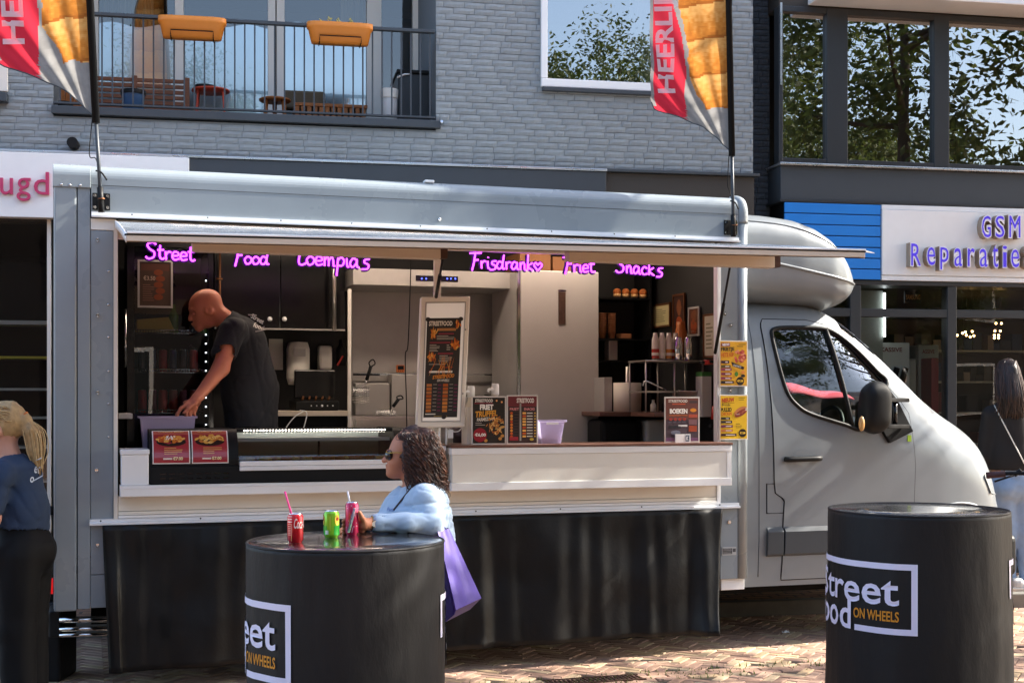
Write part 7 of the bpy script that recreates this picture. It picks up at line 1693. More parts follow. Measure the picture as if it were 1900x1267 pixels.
def project_print(par, cloth, items, lift=.004):
    """Lay flat lettering on a garment: each corner is moved along the line of sight onto the cloth."""
    M_ = cloth.matrix_world if cloth.parent is None else cloth.parent.matrix_world
    me = cloth.data; bv = BVHTree.FromPolygons([M_ @ v.co for v in me.vertices], [tuple(p.vertices) for p in me.polygons])
    mb = MB()
    for it in items:
        if it[0] == 't': _, s, x0, x1, y0, y1, c, rot, sh = it; mb.text(s, x0, x1, -y1, -y0, 0, c=c, off=.02, rot=rot, shear=sh)
        else: _, pts, c = it; mb.add([(p[0], 0, -p[1]) for p in pts], [tuple(range(len(pts)))], 0, c)
    out = []; last = None
    for (x, y, z) in mb.v:
        d = Vector(((x - 950) / F, 1, (HZ + z) / F)).normalized(); h = bv.ray_cast(CAMP, d)
        if h[0] is None: p = CAMP + d * (last or 7)
        else: p = h[0] - d * lift; last = (h[0] - CAMP).length
        out.append(p)
    mb.v = out; return mb.build('print', 'print', par)
def hand(sd, wrist, dirv, nrm, size=1.0, curl=.5, spread=.25, thumb=1):
    """Palm and five fingers blended into the body volume. dirv: wrist to knuckles, nrm: back of the hand."""
    w = Vector(wrist); d = Vector(dirv).normalized(); n_ = Vector(nrm); n_ = (n_ - d * n_.dot(d)).normalized(); s_ = d.cross(n_)
    q = .085 * size; k0 = w + d * q
    sd.cone(w, w + d * .03 * size, .024 * size, .026 * size, .012)
    for i, (o, L, r) in enumerate(((-1.5, .070, .0085), (-.5, .078, .009), (.5, .073, .0085), (1.5, .058, .0075))):
        kn = k0 + s_ * o * .02 * size - d * abs(o + .3) * .005 * size; sd.cone(w + d * .02 * size + s_ * o * .009 * size, kn, .014 * size, .0115 * size, .010)
        a0 = curl * .55; p = kn; dd = d + s_ * o * spread * .25
        for j, fr_ in enumerate((.45, .32, .23)):
            an = a0 + curl * .75 * j; v_ = (dd.normalized() * math.cos(an) - n_ * math.sin(an)).normalized(); p2 = p + v_ * L * fr_ * size * 1.05; sd.cone(p, p2, r * size * (1 - .1 * j), r * size * (.93 - .1 * j), .005); p = p2
    b = w + d * .028 * size - s_ * .018 * size * thumb; m1 = b - s_ * .026 * size * thumb + d * .026 * size - n_ * .008 * size; e = m1 + d * .034 * size - n_ * .012 * size - s_ * .004 * thumb * size
    sd.cone(b, m1, .0135 * size, .011 * size, .01); sd.cone(m1, e, .0105 * size, .008 * size, .006)
# ---------------------------------------------------------------- woman at the table (faces left)
hx, hy = -.468, 6.06
wm = thing('person', 'person with curly dark hair, sunglasses and light blue sweater leaning on the left table', 'person', (hx + .04, hy, 0), MW)
sd = SDF((-.82, 5.62, 0), (-.16, 6.34, 1.55), .0048)
sd.ell((hx + .018, hy, 1.432), (.094, .073, .084), .02).ell((hx - .045, hy, 1.378), (.046, .057, .074), .025).cone((hx - .062, hy, 1.325), (hx + .012, hy, 1.345), .033, .046, .025)
sd.ell((hx - .072, hy, 1.41), (.016, .046, .012), .015).cone((hx - .083, hy, 1.404), (hx - .107, hy, 1.374), .008, .0125, .010).ell((hx - .096, hy - .013, 1.374), (.009, .007, .007), .008).ell((hx - .096, hy + .013, 1.374), (.009, .007, .007), .008)
sd.ell((hx - .090, hy, 1.351), (.012, .022, .0065), .007).ell((hx - .088, hy, 1.337), (.012, .019, .007), .007).ell((hx - .081, hy, 1.313), (.016, .018, .014), .014).ell((hx - .05, hy - .034, 1.365), (.03, .02, .025), .02).ell((hx - .05, hy + .034, 1.365), (.03, .02, .025), .02)
sd.cone((hx + .02, hy, 1.35), (hx + .055, hy, 1.235), .050, .056, .03)
sd.cone((hx + .06, hy, 1.2), (hx + .07, hy, .92), .10, .12, .04).cone((hx + .07, hy - .10, 1.2), (hx + .07, hy + .10, 1.2), .04, .04, .04)
for s_ in (-.09, .09): sd.chain([(hx + .08, hy + s_, .9), (hx + .07, hy + s_, .48), (hx + .08, hy + s_, .09)], [.09, .06, .045], .03).cone((hx + .09, hy + s_, .045), (hx - .06, hy + s_, .035), .04, .032, .03)
sd.chain([(-.378, 5.955, 1.19), (-.352, 5.89, 1.10), (-.60, 5.785, 1.117)], [.03, .03, .024], .02)
sd.chain([(-.41, 6.19, 1.2), (-.46, 6.16, 1.06), (-.66, 5.86, 1.098)], [.045, .034, .024], .02)
hand(sd, (-.66, 5.86, 1.10), (-.5, -.9, -.05), (0, 0, 1), .95, .35)
# left hand closed round the pink can
cx_, cy_ = PINK.location.x, PINK.location.y
sd.cone((-.60, 5.785, 1.117), (cx_ + .044, cy_ + .030, 1.118), .024, .026, .012)
for i, z in enumerate((1.142, 1.124, 1.106, 1.09)):
    rr_ = .038; pts = [(cx_ + .040, cy_ + .034, z)] + [(cx_ + rr_ * math.cos(a), cy_ + rr_ * math.sin(a), z - .003 * j) for j, a in enumerate((R(75), R(115), R(150), R(178) if i < 3 else R(165)))]
    sd.chain(pts, [.012, .0092, .0088, .008, .0072], .006)
sd.chain([(cx_ + .05, cy_ + .015, 1.128), (cx_ + .042, cy_ - .006, 1.150), (cx_ + .034, cy_ - .018, 1.172)], [.012, .010, .0085], .008)
sd.build('body', 'skin_woman', wm, 4)
mat('sweater_blue', '#a4b9cd', .85, sheen=.3, var=(3, .05), bump=(220, .15, .002))
sw = SDF((-.80, 5.66, .72), (-.16, 6.36, 1.32), .0058)
sw.ell((-.455, hy, 1.07), (.155, .165, .20), .05).ell((-.385, hy, 1.13), (.115, .175, .145), .05).cone((-.388, hy - .125, 1.222), (-.388, hy + .125, 1.222), .056, .056, .06).cone((-.42, hy, 1.0), (-.42, hy, .80), .165, .17, .05).cone((hx + .045, hy, 1.235), (hx + .05, hy, 1.25), .078, .068, .03)
sw.chain([(-.378, 5.935, 1.195), (-.352, 5.885, 1.105), (-.46, 5.83, 1.114), (-.578, 5.792, 1.116)], [.060, .053, .046, .040], .03).cone((-.575, 5.793, 1.116), (-.582, 5.790, 1.116), .044, .043, .006)
sw.chain([(-.39, 6.19, 1.2), (-.45, 6.17, 1.08), (-.60, 5.95, 1.10)], [.07, .06, .043], .03)
sw.crease(.0075, 26, 5, (1, 1, .8)).crease(.004, 55, 6, (1, 1, .8)).rough(.0012, 120, 4); sw.cut(2, .80)
sw.cone((hx + .03, hy, 1.20), (hx + .02, hy, 1.34), .058, .062, .006, sub=True).cone((-.565, 5.797, 1.116), (-.64, 5.77, 1.118), .033, .033, .004, sub=True)
swo = sw.build('sweater', 'sweater_blue', wm, 4)
project_print(swo, swo, [('t', 'Paris', 718, 731, 941, 948, '#6d7fae', -.1, .2)])
mat('trouser_dark', '#1d2230', .85)
tr2 = SDF((-.62, 5.8, .05), (-.2, 6.3, .9), .012); tr2.cone((-.40, hy, .84), (-.40, hy, .8), .15, .16, .04)
for s_ in (-.085, .085): tr2.chain([(-.395, hy + s_, .8), (-.40, hy + s_, .48), (-.39, hy + s_, .1)], [.105, .08, .065], .03)
tr2.build('trousers', 'trouser_dark', wm, 4)
mat('shoe_dark', '#23211f', .6)
for s_ in (-.09, .09): boxpart('shoe', 'shoe_dark', wm, hx - .10, hx + .13, hy + s_ - .05, hy + s_ + .05, .0, .085, .03, 3)
# hair: a soft mass and separate curls
mat('hair_dark', '#331d15', .42, spec=.5, var=(30, .35)); mat('hair_brown', '#5a3320', .4, var=(30, .3))
hr = SDF((-.56, 5.86, 1.12), (-.24, 6.26, 1.54), .006)
hr.ell((hx + .036, hy, 1.434), (.092, .092, .096), .02).cone((hx + .062, hy, 1.40), (hx + .085, hy, 1.27), .08, .075, .04).cone((hx + .045, hy - .065, 1.40), (hx + .055, hy - .085, 1.25), .04, .035, .03).cone((hx + .045, hy + .065, 1.40), (hx + .055, hy + .085, 1.25), .04, .035, .03).rough(.006, 95, 2).rough(.005, 190, 4)
hr.build('hair', 'hair_dark', wm, 2)
mb = MB(); r = random.Random(14)
for k in range(1150):
    th = r.uniform(-2.5, 2.5); e = r.uniform(.12, 1.25) if r.random() < .75 else r.uniform(-.2, .3)
    c0 = Vector((hx + .042, hy, 1.430)); n0 = Vector((math.cos(th) * math.cos(e), math.sin(th) * math.cos(e), math.sin(e)))
    p = c0 + Vector((n0.x * .090, n0.y * .090, n0.z * .092)); L_ = r.uniform(.12, .235)
    if n0.x < -.55 and e < .75: continue
    n_ = 26; ph = r.uniform(0, 6.3); fq = r.uniform(2.5, 4.6); am = r.uniform(.006, .013); vel = Vector((n0.x, n0.y, .15)).normalized(); pts = []
    for j in range(n_):
        t = j / (n_ - 1); vel = (vel + Vector((.02 + .05 * t if n0.x > -.2 else .03, 0, -.42 - .35 * t))).normalized(); p = p + vel * L_ / n_
        # stay outside the head volume
        q = p - Vector((hx + .03, hy, 1.40)); rad_ = math.hypot(q.x, q.y)
        if p.z < 1.50 and rad_ < .088 + .03 * t: f_ = (.088 + .03 * t) / max(rad_, .01); p = Vector((hx + .03 + q.x * f_, hy + q.y * f_, p.z))
        if p.x < hx + .006 - .03 * t and p.z < 1.47: p.x = hx + .006 - .03 * t + r.uniform(-.004, .004)
        a = ph + fq * t * 6.28; o = Vector((math.cos(a), math.sin(a), .4 * math.sin(a * 1.3))) * am * min(1, t * 2.5); pts.append(p + o)
    w = r.uniform(.0014, .0027); mb.tube(pts, [w * (1 - .5 * (j / n_) ** 2) for j in range(n_)], 4, m=0 if r.random() < .6 else 1)
tag(mb.build('curls', ['hair_dark', 'hair_brown'], wm), kind='stuff')
# sunglasses
mat('lens_dark', '#1a1210', .08, coat=1.0); mat('gold', '#c9a04a', .25, .9)
gx = hx - .090; gl = MB()
for s_ in (-1, 1): gl.sphere((gx + .010, hy + s_ * .037, 1.399), (.021, .030, .025), 16)
lens = gl.build('sunglasses', 'lens_dark', wm)
MB().tube([(gx, hy - .06, 1.412), (gx - .004, hy - .03, 1.418), (gx - .006, hy, 1.412), (gx - .004, hy + .03, 1.418), (gx, hy + .06, 1.412)], .003, 6).tube([(gx + .002, hy - .062, 1.410), (gx + .05, hy - .074, 1.412), (hx + .03, hy - .082, 1.405)], .0019, 6).tube([(gx + .002, hy + .062, 1.410), (gx + .05, hy + .074, 1.412), (hx + .03, hy + .08, 1.405)], .0028, 6).build('frame', 'gold', lens)
# watch and bag strap
mat('watch_face', '#e9e2cf', .2); wc = Vector((-.598, 5.786, 1.117)); wd = Vector((-.25, -.1, 0)).normalized()
band = MB().tube([wc + (Vector((0, 0, 1)) * math.cos(a) + wd.cross(Vector((0, 0, 1))) * math.sin(a)) * .029 for a in [2 * math.pi * i / 20 for i in range(20)]], .006, 6, closed=True).build('watch', 'gold', wm)
fd = wd.cross(Vector((0, 0, 1))).normalized(); fd = fd if fd.y < 0 else -fd
MB().tube([wc + fd * .028, wc + fd * .037], .0165, 18).build('watch_case', 'gold', band); MB().tube([wc + fd * .037, wc + fd * .0385], .0135, 18).build('watch_dial', 'watch_face', band)
st0, st1 = W(770, 905, 5.9), W(731, 948, 5.9)
def on_cloth(px, py):
    me = swo.data; M_ = wm.matrix_world; bv = BVHTree.FromPolygons([M_ @ v.co for v in me.vertices], [tuple(p.vertices) for p in me.polygons]); d = Vector(((px - 950) / F, 1, (HZ - py) / F)).normalized(); h = bv.ray_cast(CAMP, d); return (h[0] - d * .004) if h[0] is not None else W(px, py, 5.92)
MB().tube([on_cloth(765 - 35 * t, 902 + 44 * t) for t in [i / 8 for i in range(9)]], .004, 6).build('strap', 'hair_dark', wm)
# ---------------------------------------------------------------- man in the truck (faces left, bending forward)
mv = .62
def tw(px, py, v): return MT @ T(px, py, v)
mroot = T(462, 1000, mv); mn = thing('person', 'bald person in a dark t-shirt bending over the counter inside the truck', 'person', MT @ Vector((mroot.x, mv + .15, ZF)), MW)
pts_ = [tw(330, 520, mv + .2), tw(520, 520, mv + .5), tw(330, 900, mv - .3), tw(560, 900, mv + .6)]
lo = [min(p[i] for p in pts_) - .15 for i in range(3)]; hi = [max(p[i] for p in pts_) + .15 for i in range(3)]; lo[2] = ZF - .02
sd = SDF(lo, hi, .0075); hv = mv + .12
yw = AT
sd.ell(tw(381, 563, hv), (.106, .078, .088), .02, yaw=yw, pitch=.5).ell(tw(374, 584, hv), (.058, .062, .066), .03, yaw=yw).cone(tw(370, 600, hv), tw(386, 597, hv), .036, .042, .025).cone(tw(355, 580, hv), tw(353, 592, hv), .010, .015, .010).ell(tw(355, 574, hv), (.018, .05, .013), .012, yaw=yw).ell(tw(361, 581, hv - .035), (.012, .012, .009), .006, yaw=yw, sub=True)
sd.ell(tw(359, 601, hv), (.016, .024, .007), .007, yaw=yw).ell(tw(361, 604.5, hv), (.014, .02, .006), .006, yaw=yw).ell(tw(369, 610, hv), (.024, .028, .02), .02, yaw=yw)
er = tw(387, 576, hv - .075); sd.ell(er, (.026, .013, .034), .008, yaw=yw, pitch=.5); sd.ell(tw(386, 576, hv - .088), (.012, .01, .018), .006, yaw=yw, sub=True)
sd.cone(tw(396, 577, hv), tw(432, 606, hv), .064, .068, .03)
sd.cone(tw(445, 640, hv), tw(462, 790, hv), .13, .10, .05).cone(tw(435, 615, hv - .16), tw(438, 615, hv + .16), .055, .055, .05)
for s_ in (-.1, .1): sd.chain([tw(462, 800, hv + s_), tw(464, 860, hv + s_) , Vector((tw(464, 860, hv + s_).x, tw(464, 860, hv + s_).y, ZF + .08))], [.07, .07, .05], .03)
va = mv - .16
sd.chain([tw(430, 615, va + .06), tw(410, 683, va - .02), tw(366, 738, va - .1)], [.06, .050, .031], .025)
sd.chain([tw(430, 615, hv + .2), tw(408, 690, hv + .22), tw(372, 735, hv + .1)], [.055, .046, .03], .025)
wr = tw(366, 738, va - .1); cr = va - .1
def fing(pl, rs): sd.chain([tw(x, y, cr + dv) for (x, y, dv) in pl], rs, .006)
sd.chain([wr, tw(353, 750, cr)], [.030, .027], .012)
sd.ell(tw(352, 751, cr + .0), (.042, .034, .022), .015, yaw=yw, pitch=-.5)
fing([(348, 750, -.028), (336, 757, -.03), (329, 768, -.03), (328, 777, -.028)], [.013, .0115, .0105, .009])
fing([(352, 755, -.015), (345, 763, -.02), (346, 773, -.02), (348, 782, -.018)], [.013, .0115, .0105, .009])
fing([(358, 757, .0), (352, 766, .0), (354, 775, .0), (356, 781, .0)], [.0125, .011, .010, .0085])
fing([(364, 757, .015), (360, 765, .015), (362, 772, .015)], [.011, .0095, .008])
fing([(362, 748, -.03), (350, 757, -.045), (341, 766, -.045)], [.013, .011, .009])
hand(sd, tw(372, 735, hv + .1), tw(345, 760, hv + .05) - tw(372, 735, hv + .1), (0, 0, 1), 1.0, .5)
sd.build('body', 'skin_man', mn, 4)
mat('tshirt_black', '#1b1d24', .85, var=(5, .12), bump=(180, .12, .002)); mat('tshirt_navy', '#25364f', .85, var=(4, .08), bump=(180, .12, .002))
sh = SDF(lo, hi, .0075)
sh.cone(tw(447, 638, hv), tw(464, 720, hv), .165, .175, .05).cone(tw(464, 720, hv), tw(468, 830, hv), .175, .165, .05).cone(tw(440, 612, hv - .16), tw(442, 612, hv + .16), .072, .072, .05).cone(tw(425, 600, hv), tw(440, 612, hv), .085, .09, .04)
sh.cone(tw(431, 613, va + .06), tw(416, 655, va + .01), .082, .080, .04).cone(tw(431, 613, hv + .2), tw(416, 655, hv + .21), .078, .075, .04)
sh.crease(.006, 20, 8, (1, 1, .6)).crease(.003, 44, 9, (1, 1, .5))
sh.cone(tw(418, 652, va + .0), tw(405, 700, va - .02), .062, .062, .014, sub=True).cone(tw(422, 597, hv), tw(392, 574, hv), .070, .074, .006, sub=True); sh.cut(2, tw(460, 800, hv).z - .12)
sho = sh.build('t_shirt', 'tshirt_black', mn, 4)
project_print(sho, sho, [('t', 'Street', 465, 491, 587, 596, '#c9c4bf', -.5, 0), ('t', 'food', 470, 490, 601, 610, '#c9c4bf', -.4, 0), ('q', [(460, 583), (476, 584), (476, 586), (461, 585)], '#c9c4bf'), ('q', [(474, 614), (494, 610), (494, 612), (474, 616)], '#c9c4bf')])
mb = SDF(lo, hi, .014); mb.cone(tw(466, 800, hv), tw(466, 830, hv), .16, .165, .04)
for s_ in (-.1, .1): q = tw(464, 860, hv + s_); mb.chain([tw(464, 820, hv + s_), q, Vector((q.x, q.y, ZF + .06))], [.115, .1, .08], .03)
mb.build('trousers', 'black_matt', mn, 3)
for s_ in (-.1, .1): q = MT.inverted() @ tw(464, 860, hv + s_); o = MB().box(q.x - .18, q.x + .1, q.y - .05, q.y + .05, ZF + .001, ZF + .09).warp(lambda x, y, z: tuple(MT @ Vector((x, y, z)))); o.build('shoe', 'shoe_dark', mn, bev=.02)
# ---------------------------------------------------------------- fair-haired woman at the left edge (faces left)
by = 7.2
def bw(px, py, dy=0.0): return W(px, py, by) + Vector((0, dy, 0))
bq = W(36, 1000, by); bn_ = thing('person', 'person with blonde ponytail and navy t-shirt at the left edge', 'person', (bq.x, by, 0), MW)
lo = [W(-120, 0, by).x, by - .34, -.02]; hi = [W(150, 0, by).x, by + .34, 1.7]
sd = SDF(lo, hi, .008)
sd.ell(bw(8, 786), (.10, .077, .11), .02).ell(bw(-22, 810), (.06, .06, .085), .03).cone(bw(-48, 800), bw(-54, 810), .01, .013, .012).cone(bw(-35, 835), bw(-5, 828), .036, .045, .03).ell(bw(6, 800, -.078), (.02, .014, .03), .01)
sd.cone(bw(12, 820), bw(24, 868), .052, .06, .03).cone(bw(28, 890), bw(36, 1010), .11, .11, .05).cone(bw(26, 885, -.15), bw(26, 885, .15), .05, .05, .05)
for s_ in (-.09, .09): sd.chain([bw(42, 1020, s_), bw(40, 1160, s_), bw(44, 1290, s_)], [.10, .065, .045], .03).cone(bw(46, 1300, s_), bw(0, 1305, s_), .04, .035, .03)
sd.chain([bw(20, 892, -.18), bw(14, 955, -.215), bw(-2, 1030, -.20)], [.05, .041, .028], .025); hand(sd, bw(-2, 1030, -.20), (-.15, .05, -1), (0, -1, 0), .95, .45)
sd.chain([bw(26, 892, .18), bw(26, 965, .21), bw(0, 1035, .15)], [.05, .041, .028], .025); hand(sd, bw(0, 1035, .15), (-.4, 0, -1), (0, 1, 0), .95, .4, thumb=-1)
sd.build('body', 'skin_fair', bn_, 4)
ts = SDF(lo, hi, .009)
ts.cone(bw(30, 885), bw(36, 945), .135, .145, .05).cone(bw(36, 945), bw(38, 1000), .145, .155, .05).cone(bw(26, 872, -.15), bw(26, 872, .15), .065, .065, .05).ell(bw(6, 930), (.12, .15, .12), .05).cone(bw(20, 888, -.18), bw(13, 935, -.212), .068, .068, .04).cone(bw(24, 888, .18), bw(20, 935, .212), .065, .065, .04)
ts.crease(.008, 20, 12, (1, 1, .6)).crease(.004, 44, 13, (1, 1, .5)); ts.cone(bw(13, 930, -.212), bw(6, 975, -.22), .054, .054, .004, sub=True).cone(bw(22, 862), bw(2, 810), .066, .07, .006, sub=True).cone(bw(34, 1020), bw(36, 1090), .19, .19, .004, sub=True)
tso = ts.build('t_shirt', 'tshirt_navy', bn_, 4)
project_print(tso, tso, [('t', 'et', 64, 75, 862, 878, '#c8d0da', -.2, 0), ('t', 'o', 56, 63, 884, 895, '#c8d0da', -.2, 0), ('q', [(66, 854), (77, 848), (77.6, 850), (66, 856)], '#c8d0da'), ('q', [(76, 849), (78, 849), (80, 882), (78, 882)], '#c8d0da'), ('q', [(63, 890), (79, 881), (79.5, 883), (63, 892)], '#c8d0da')])
tr_s = SDF(lo, hi, .011); tr_s.cone(bw(38, 1000), bw(42, 1020), .145, .16, .05).ell(bw(52, 1020), (.13, .17, .12), .05)
for s_ in (-.09, .09): tr_s.chain([bw(44, 1030, s_), bw(42, 1160, s_), bw(48, 1292, s_)], [.125, .098, .088], .03)
tr_s.rough(.003, 40, 20, (1, 1, .5)).build('trousers', 'black_matt', bn_, 4)
for s_ in (-.09, .09): q = bw(40, 1300, s_); boxpart('shoe', 'shoe_dark', bn_, q.x - .2, q.x + .08, q.y - .05, q.y + .05, .001, .09, .03, 3)
mat('hair_blonde', '#a88a5e', .45, var=(40, .25)); mat('hair_blonde_light', '#c4a878', .45, var=(40, .2))
hr = SDF(lo, hi, .007); hr.ell(bw(13, 781), (.106, .084, .112), .02).ell(bw(44, 778), (.035, .035, .035), .02).chain([bw(44, 778), bw(58, 800), bw(64, 835), bw(70, 875)], [.034, .042, .036, .016], .02).cone(bw(-20, 835), bw(2, 815), .06, .05, .01, sub=True).rough(.003, 150, 3, (1, 1, .15)); hr.build('hair', 'hair_blonde', bn_, 2)
mb = MB(); r = random.Random(4)
for k in range(150):
    o = Vector((r.gauss(0, .014), r.gauss(0, .016), r.gauss(0, .006))); o2 = o * r.uniform(1.2, 2.2); mb.tube(smooth_path([bw(43, 777) + o * .5, bw(58, 797) + o2 * .8, bw(65, 832) + o2 * .8, bw(68 + r.uniform(-4, 4), r.uniform(850, 882)) + o2 * .4], 4), .0028, 4, m=k % 2)
for k in range(120):
    a = r.uniform(-1.4, 1.4); h0 = r.uniform(-60, 10); mb.tube(smooth_path([bw(h0, 770 + abs(h0) * .3) + Vector((0, -.075 * math.cos(a * .8), .04 * r.random())), bw((h0 + 42) / 2, 752 + r.uniform(0, 30)) + Vector((0, -.088 * math.cos(a) - .0, .0)), bw(42, 777) + Vector((0, -.02, 0))], 4), .0022, 4, m=k % 2)
tag(mb.build('hair_strands', ['hair_blonde', 'hair_blonde_light'], bn_), kind='stuff')
MB().tube([bw(45, 777) + Vector((.012 * math.cos(a), .034 * math.sin(a), .034 * math.cos(a))) for a in [2 * math.pi * i / 16 for i in range(16)]], .006, 6, closed=True).build('hair_tie', 'bun', bn_)
MB().tube([bw(-1, 1026, -.20) + Vector((.03 * math.cos(a), .03 * math.sin(a), 0)) for a in [2 * math.pi * i / 16 for i in range(16)]], .003, 6, closed=True).build('bracelet', 'gold', bn_)
# ---------------------------------------------------------------- dark-haired woman at the right edge, seen from behind
ry = 11.0; RZ = .1
def rw_(px, py, dy=0.0): return W(px, py, ry) + Vector((0, dy, 0))
rq = W(1880, 1000, ry); rn = thing('person', 'person with long dark hair, black top and light jeans seen from behind at the right', 'person', (rq.x, ry, RZ), MW)
lo = [rq.x - .42, ry - .35, RZ - .02]; hi = [rq.x + .42, ry + .35, 2.08]
sd = SDF(lo, hi, .010)
sd.ell(rw_(1868, 694), (.08, .10, .12), .02).cone(rw_(1868, 715), rw_(1871, 750), .055, .06, .03).cone(rw_(1874, 770), rw_(1878, 880), .11, .11, .05).cone(rw_(1840, 768), rw_(1908, 768), .05, .05, .05)
for (x0, x1) in ((1862, 1872), (1898, 1902)): sd.chain([rw_(x0, 880), rw_((x0 + x1) / 2, 980), rw_(x1, 1070)], [.10, .065, .042], .03)
for sx in (-1, 1):
    e = rw_(1874 + sx * 44, 845, .02); h_ = rw_(1874 + sx * 36, 868, .22) ; sd.chain([rw_(1874 + sx * 36, 772), e, h_], [.05, .04, .03], .02); hand(sd, h_, (-sx * .6, .8, .1), (0, 0, 1), 1.0, .5)
sd.build('body', 'skin_fair', rn, 3)
mat('top_black', '#211e1e', .85, var=(5, .15)); mat('jeans', '#8fa6c4', .85, var=(6, .12), bump=(240, .2, .002))
tp = SDF(lo, hi, .011); tp.cone(rw_(1872, 780), rw_(1876, 850), .165, .175, .05).cone(rw_(1876, 850), rw_(1876, 880), .18, .175, .04).cone(rw_(1840, 768), rw_(1908, 768), .075, .075, .05)
for sx in (-1, 1): tp.chain([rw_(1874 + sx * 36, 775), rw_(1874 + sx * 45, 845, .02), rw_(1874 + sx * 38, 866, .18)], [.075, .062, .05], .03)
tp.rough(.005, 26, 30, (1, 1, .5)); tp.cut(2, rw_(0, 871).z); tpo = tp.build('top', 'top_black', rn, 3)
jn = SDF(lo, hi, .010); jn.cone(rw_(1880, 872), rw_(1880, 895), .15, .165, .05).ell(rw_(1862, 905, -.04), (.095, .13, .11), .04).ell(rw_(1900, 905, -.04), (.095, .13, .11), .04)
for (x0, x1) in ((1862, 1872), (1899, 1904)): jn.chain([rw_(x0, 900), rw_((x0 + x1) / 2, 985), rw_(x1, 1068)], [.115, .078, .056], .03)
jn.rough(.003, 60, 31, (1, 1, 1.4)); jno = jn.build('jeans', 'jeans', rn, 3)
boxpart('belt_label', 'cream_panel', rn, rw_(1866, 0).x, rw_(1874, 0).x, ry - .19, ry - .185, rw_(0, 880).z, rw_(0, 874).z)
mat('sneaker', '#d7d5d2', .6)
for x_ in (1880, 1907): q = rw_(x_, 1085); o = boxpart('sneaker', 'sneaker', rn, q.x - .05, q.x + .055, ry - .12, ry + .16, RZ + .001, RZ + .1, .035, 3); boxpart('sole', 'cream_panel', o, q.x - .054, q.x + .06, ry - .125, ry + .165, RZ + .0005, RZ + .028, .008)
mat('hair_black', '#231815', .38, spec=.6, var=(30, .3)); mat('hair_black_light', '#4a352b', .35, spec=.6)
hr = SDF(lo, hi, .009); hr.ell(rw_(1868, 691, -.01), (.09, .112, .116), .02).cone(rw_(1867, 700, -.04), rw_(1866, 740, -.10), .085, .085, .03).cone(rw_(1866, 740, -.10), rw_(1868, 762, -.12), .08, .055, .03).rough(.004, 120, 3, (1, 1, .12)); hr.build('hair', 'hair_black', rn, 2)
mb = MB(); r = random.Random(6)
for k in range(220):
    a = r.uniform(-1.5, 1.5); c0 = rw_(1868, 690, -.01); p0 = c0 + Vector((.095 * math.sin(a) * .7, -.08 * math.cos(a), .09)); p1 = c0 + Vector((.105 * math.sin(a), -.12 * math.cos(a), -.02)); p2 = rw_(1867, 735) + Vector((.10 * math.sin(a), -.09 - .10 * math.cos(a), 0)); p3 = rw_(1868 + r.uniform(-6, 6), r.uniform(750, 778)) + Vector((.085 * math.sin(a), -.11 - .06 * math.cos(a), 0)); mb.tube(smooth_path([p0, p1, p2 + Vector((r.uniform(-.02, .02), 0, 0)), p3 + Vector((r.uniform(-.03, .03), 0, 0))], 4), .0028, 4, m=k % 2)
tag(mb.build('hair_strands', ['hair_black', 'hair_black_light'], rn), kind='stuff')
M_ = rn.matrix_world; bv = BVHTree.FromPolygons([M_ @ v.co for v in tpo.data.vertices], [tuple(p.vertices) for p in tpo.data.polygons]); pp = []
for i in range(12):
    px, py = 1845 + 58 * i / 11, 752 + 112 * i / 11; d = Vector(((px - 950) / F, 1, (HZ - py) / F)).normalized(); h = bv.ray_cast(CAMP, d); pp.append((h[0] - d * .006) if h[0] is not None else CAMP + d * 10.9)
MB().tube(pp, .0055, 6).build('shoulder_strap', 'cream_panel', rn)

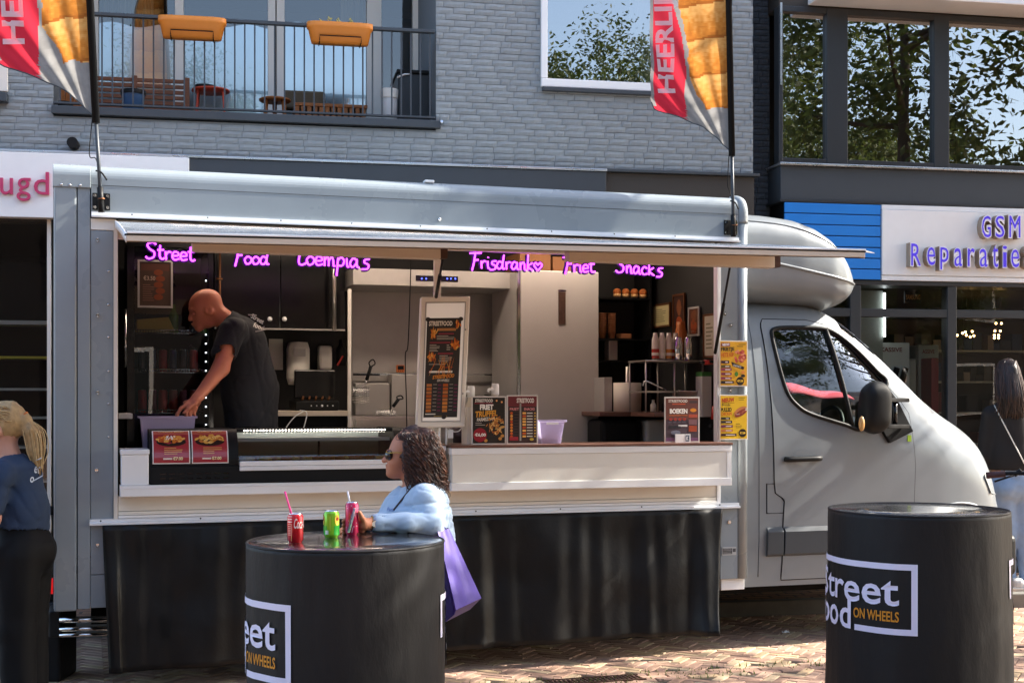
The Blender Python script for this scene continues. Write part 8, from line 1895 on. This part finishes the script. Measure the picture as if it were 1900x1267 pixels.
# ================================================================ BICYCLE at the right edge, generator box at the left
bk = thing('bicycle', 'black bicycle at the right edge with one handlebar grip in view', 'bicycle', (3.0, 7.6, 0), MW)
bx, byy = 3.12, 7.45
def bt(name, pts, r, m='black_plastic', n=8, closed=False): return MB().tube(pts, r, n, closed=closed).build(name, m, bk)
for (yy, nm) in ((7.66, 'f'), (6.56, 'r')):
    wh = bt('wheel', [(bx, yy + .33 * math.cos(a), .345 + .33 * math.sin(a)) for a in [2 * math.pi * i / 40 for i in range(40)]], .018, 'rubber', 8, True)
    mb = MB()
    for k in range(16): a = 2 * math.pi * k / 16; mb.tube([(bx, yy, .345), (bx, yy + .32 * math.cos(a), .345 + .32 * math.sin(a))], .0015, 4)
    mb.tube([(bx - .05, yy, .345), (bx + .05, yy, .345)], .02, 10); mb.build('spokes', 'chrome', wh)
bt('frame_tube', [(bx, 7.44, .86), (bx, 6.96, .3)], .02); bt('frame_tube', [(bx, 6.96, .3), (bx, 6.79, .85)], .018); bt('frame_tube', [(bx, 7.41, .78), (bx, 6.86, .62)], .018); bt('chain_stay', [(bx, 6.96, .3), (bx, 6.56, .345)], .012); bt('seat_stay', [(bx, 6.81, .8), (bx, 6.56, .345)], .01)
bt('fork', [(bx, 7.42, .9), (bx, 7.51, .6), (bx, 7.66, .345)], .014); bt('stem', [(bx, 7.42, .9), (bx, 7.45, 1.2)], .014, 'chrome')
gl_ = W(1830, 882, 7.55); gr_ = W(1872, 878, 7.5)
bt('handlebar', smooth_path([(bx, 7.45, 1.22), (bx - .12, 7.44, 1.235), gr_, gl_ + Vector((.02, 0, 0))], 5), .011, 'black_plastic'); bt('handlebar', smooth_path([(bx, 7.45, 1.22), (bx + .12, 7.44, 1.235), (bx + .26, 7.5, 1.235), (bx + .36, 7.56, 1.22)], 5), .011)
mat('grip_brown', '#4a2c2c', .6); bt('grip', [gl_, gl_.lerp(gr_, .85)], .0185, 'grip_brown', 12); bt('brake_lever', smooth_path([gr_ + Vector((.02, -.02, -.01)), gr_ + Vector((-.03, -.05, -.02)), gl_ + Vector((.03, -.05, -.03))], 4), .006); bt('brake_lever', [gr_ + Vector((.03, 0, -.01)), gr_ + Vector((.06, -.02, .02))], .012)
MB().sphere((bx, 6.77, .95), (.08, .13, .04), 14).build('saddle', 'black_plastic', bk); bt('seat_post', [(bx, 6.79, .84), (bx, 6.78, .93)], .013, 'chrome')
gb = thing('generator_box', 'black box unit on the ground behind the left truck corner', 'generator', (-2.63, 7.75, 0), MW)
q0, q1 = W(62, 1235, 7.9), W(118, 1115, 7.9); boxpart('body', 'black_plastic', gb, q0.x, q1.x, 7.85, 8.15, .0, q1.z, .02, 3); boxpart('top_panel', 'black_matt', gb, q0.x + .02, q1.x - .03, 7.9, 8.1, q1.z + .001, q1.z + .07, .01)
for k in range(3): boxpart('socket', 'black_gloss', gb, q0.x + .03 + k * .045, q0.x + .06 + k * .045, 7.896, 7.899, q1.z + .02, q1.z + .055)
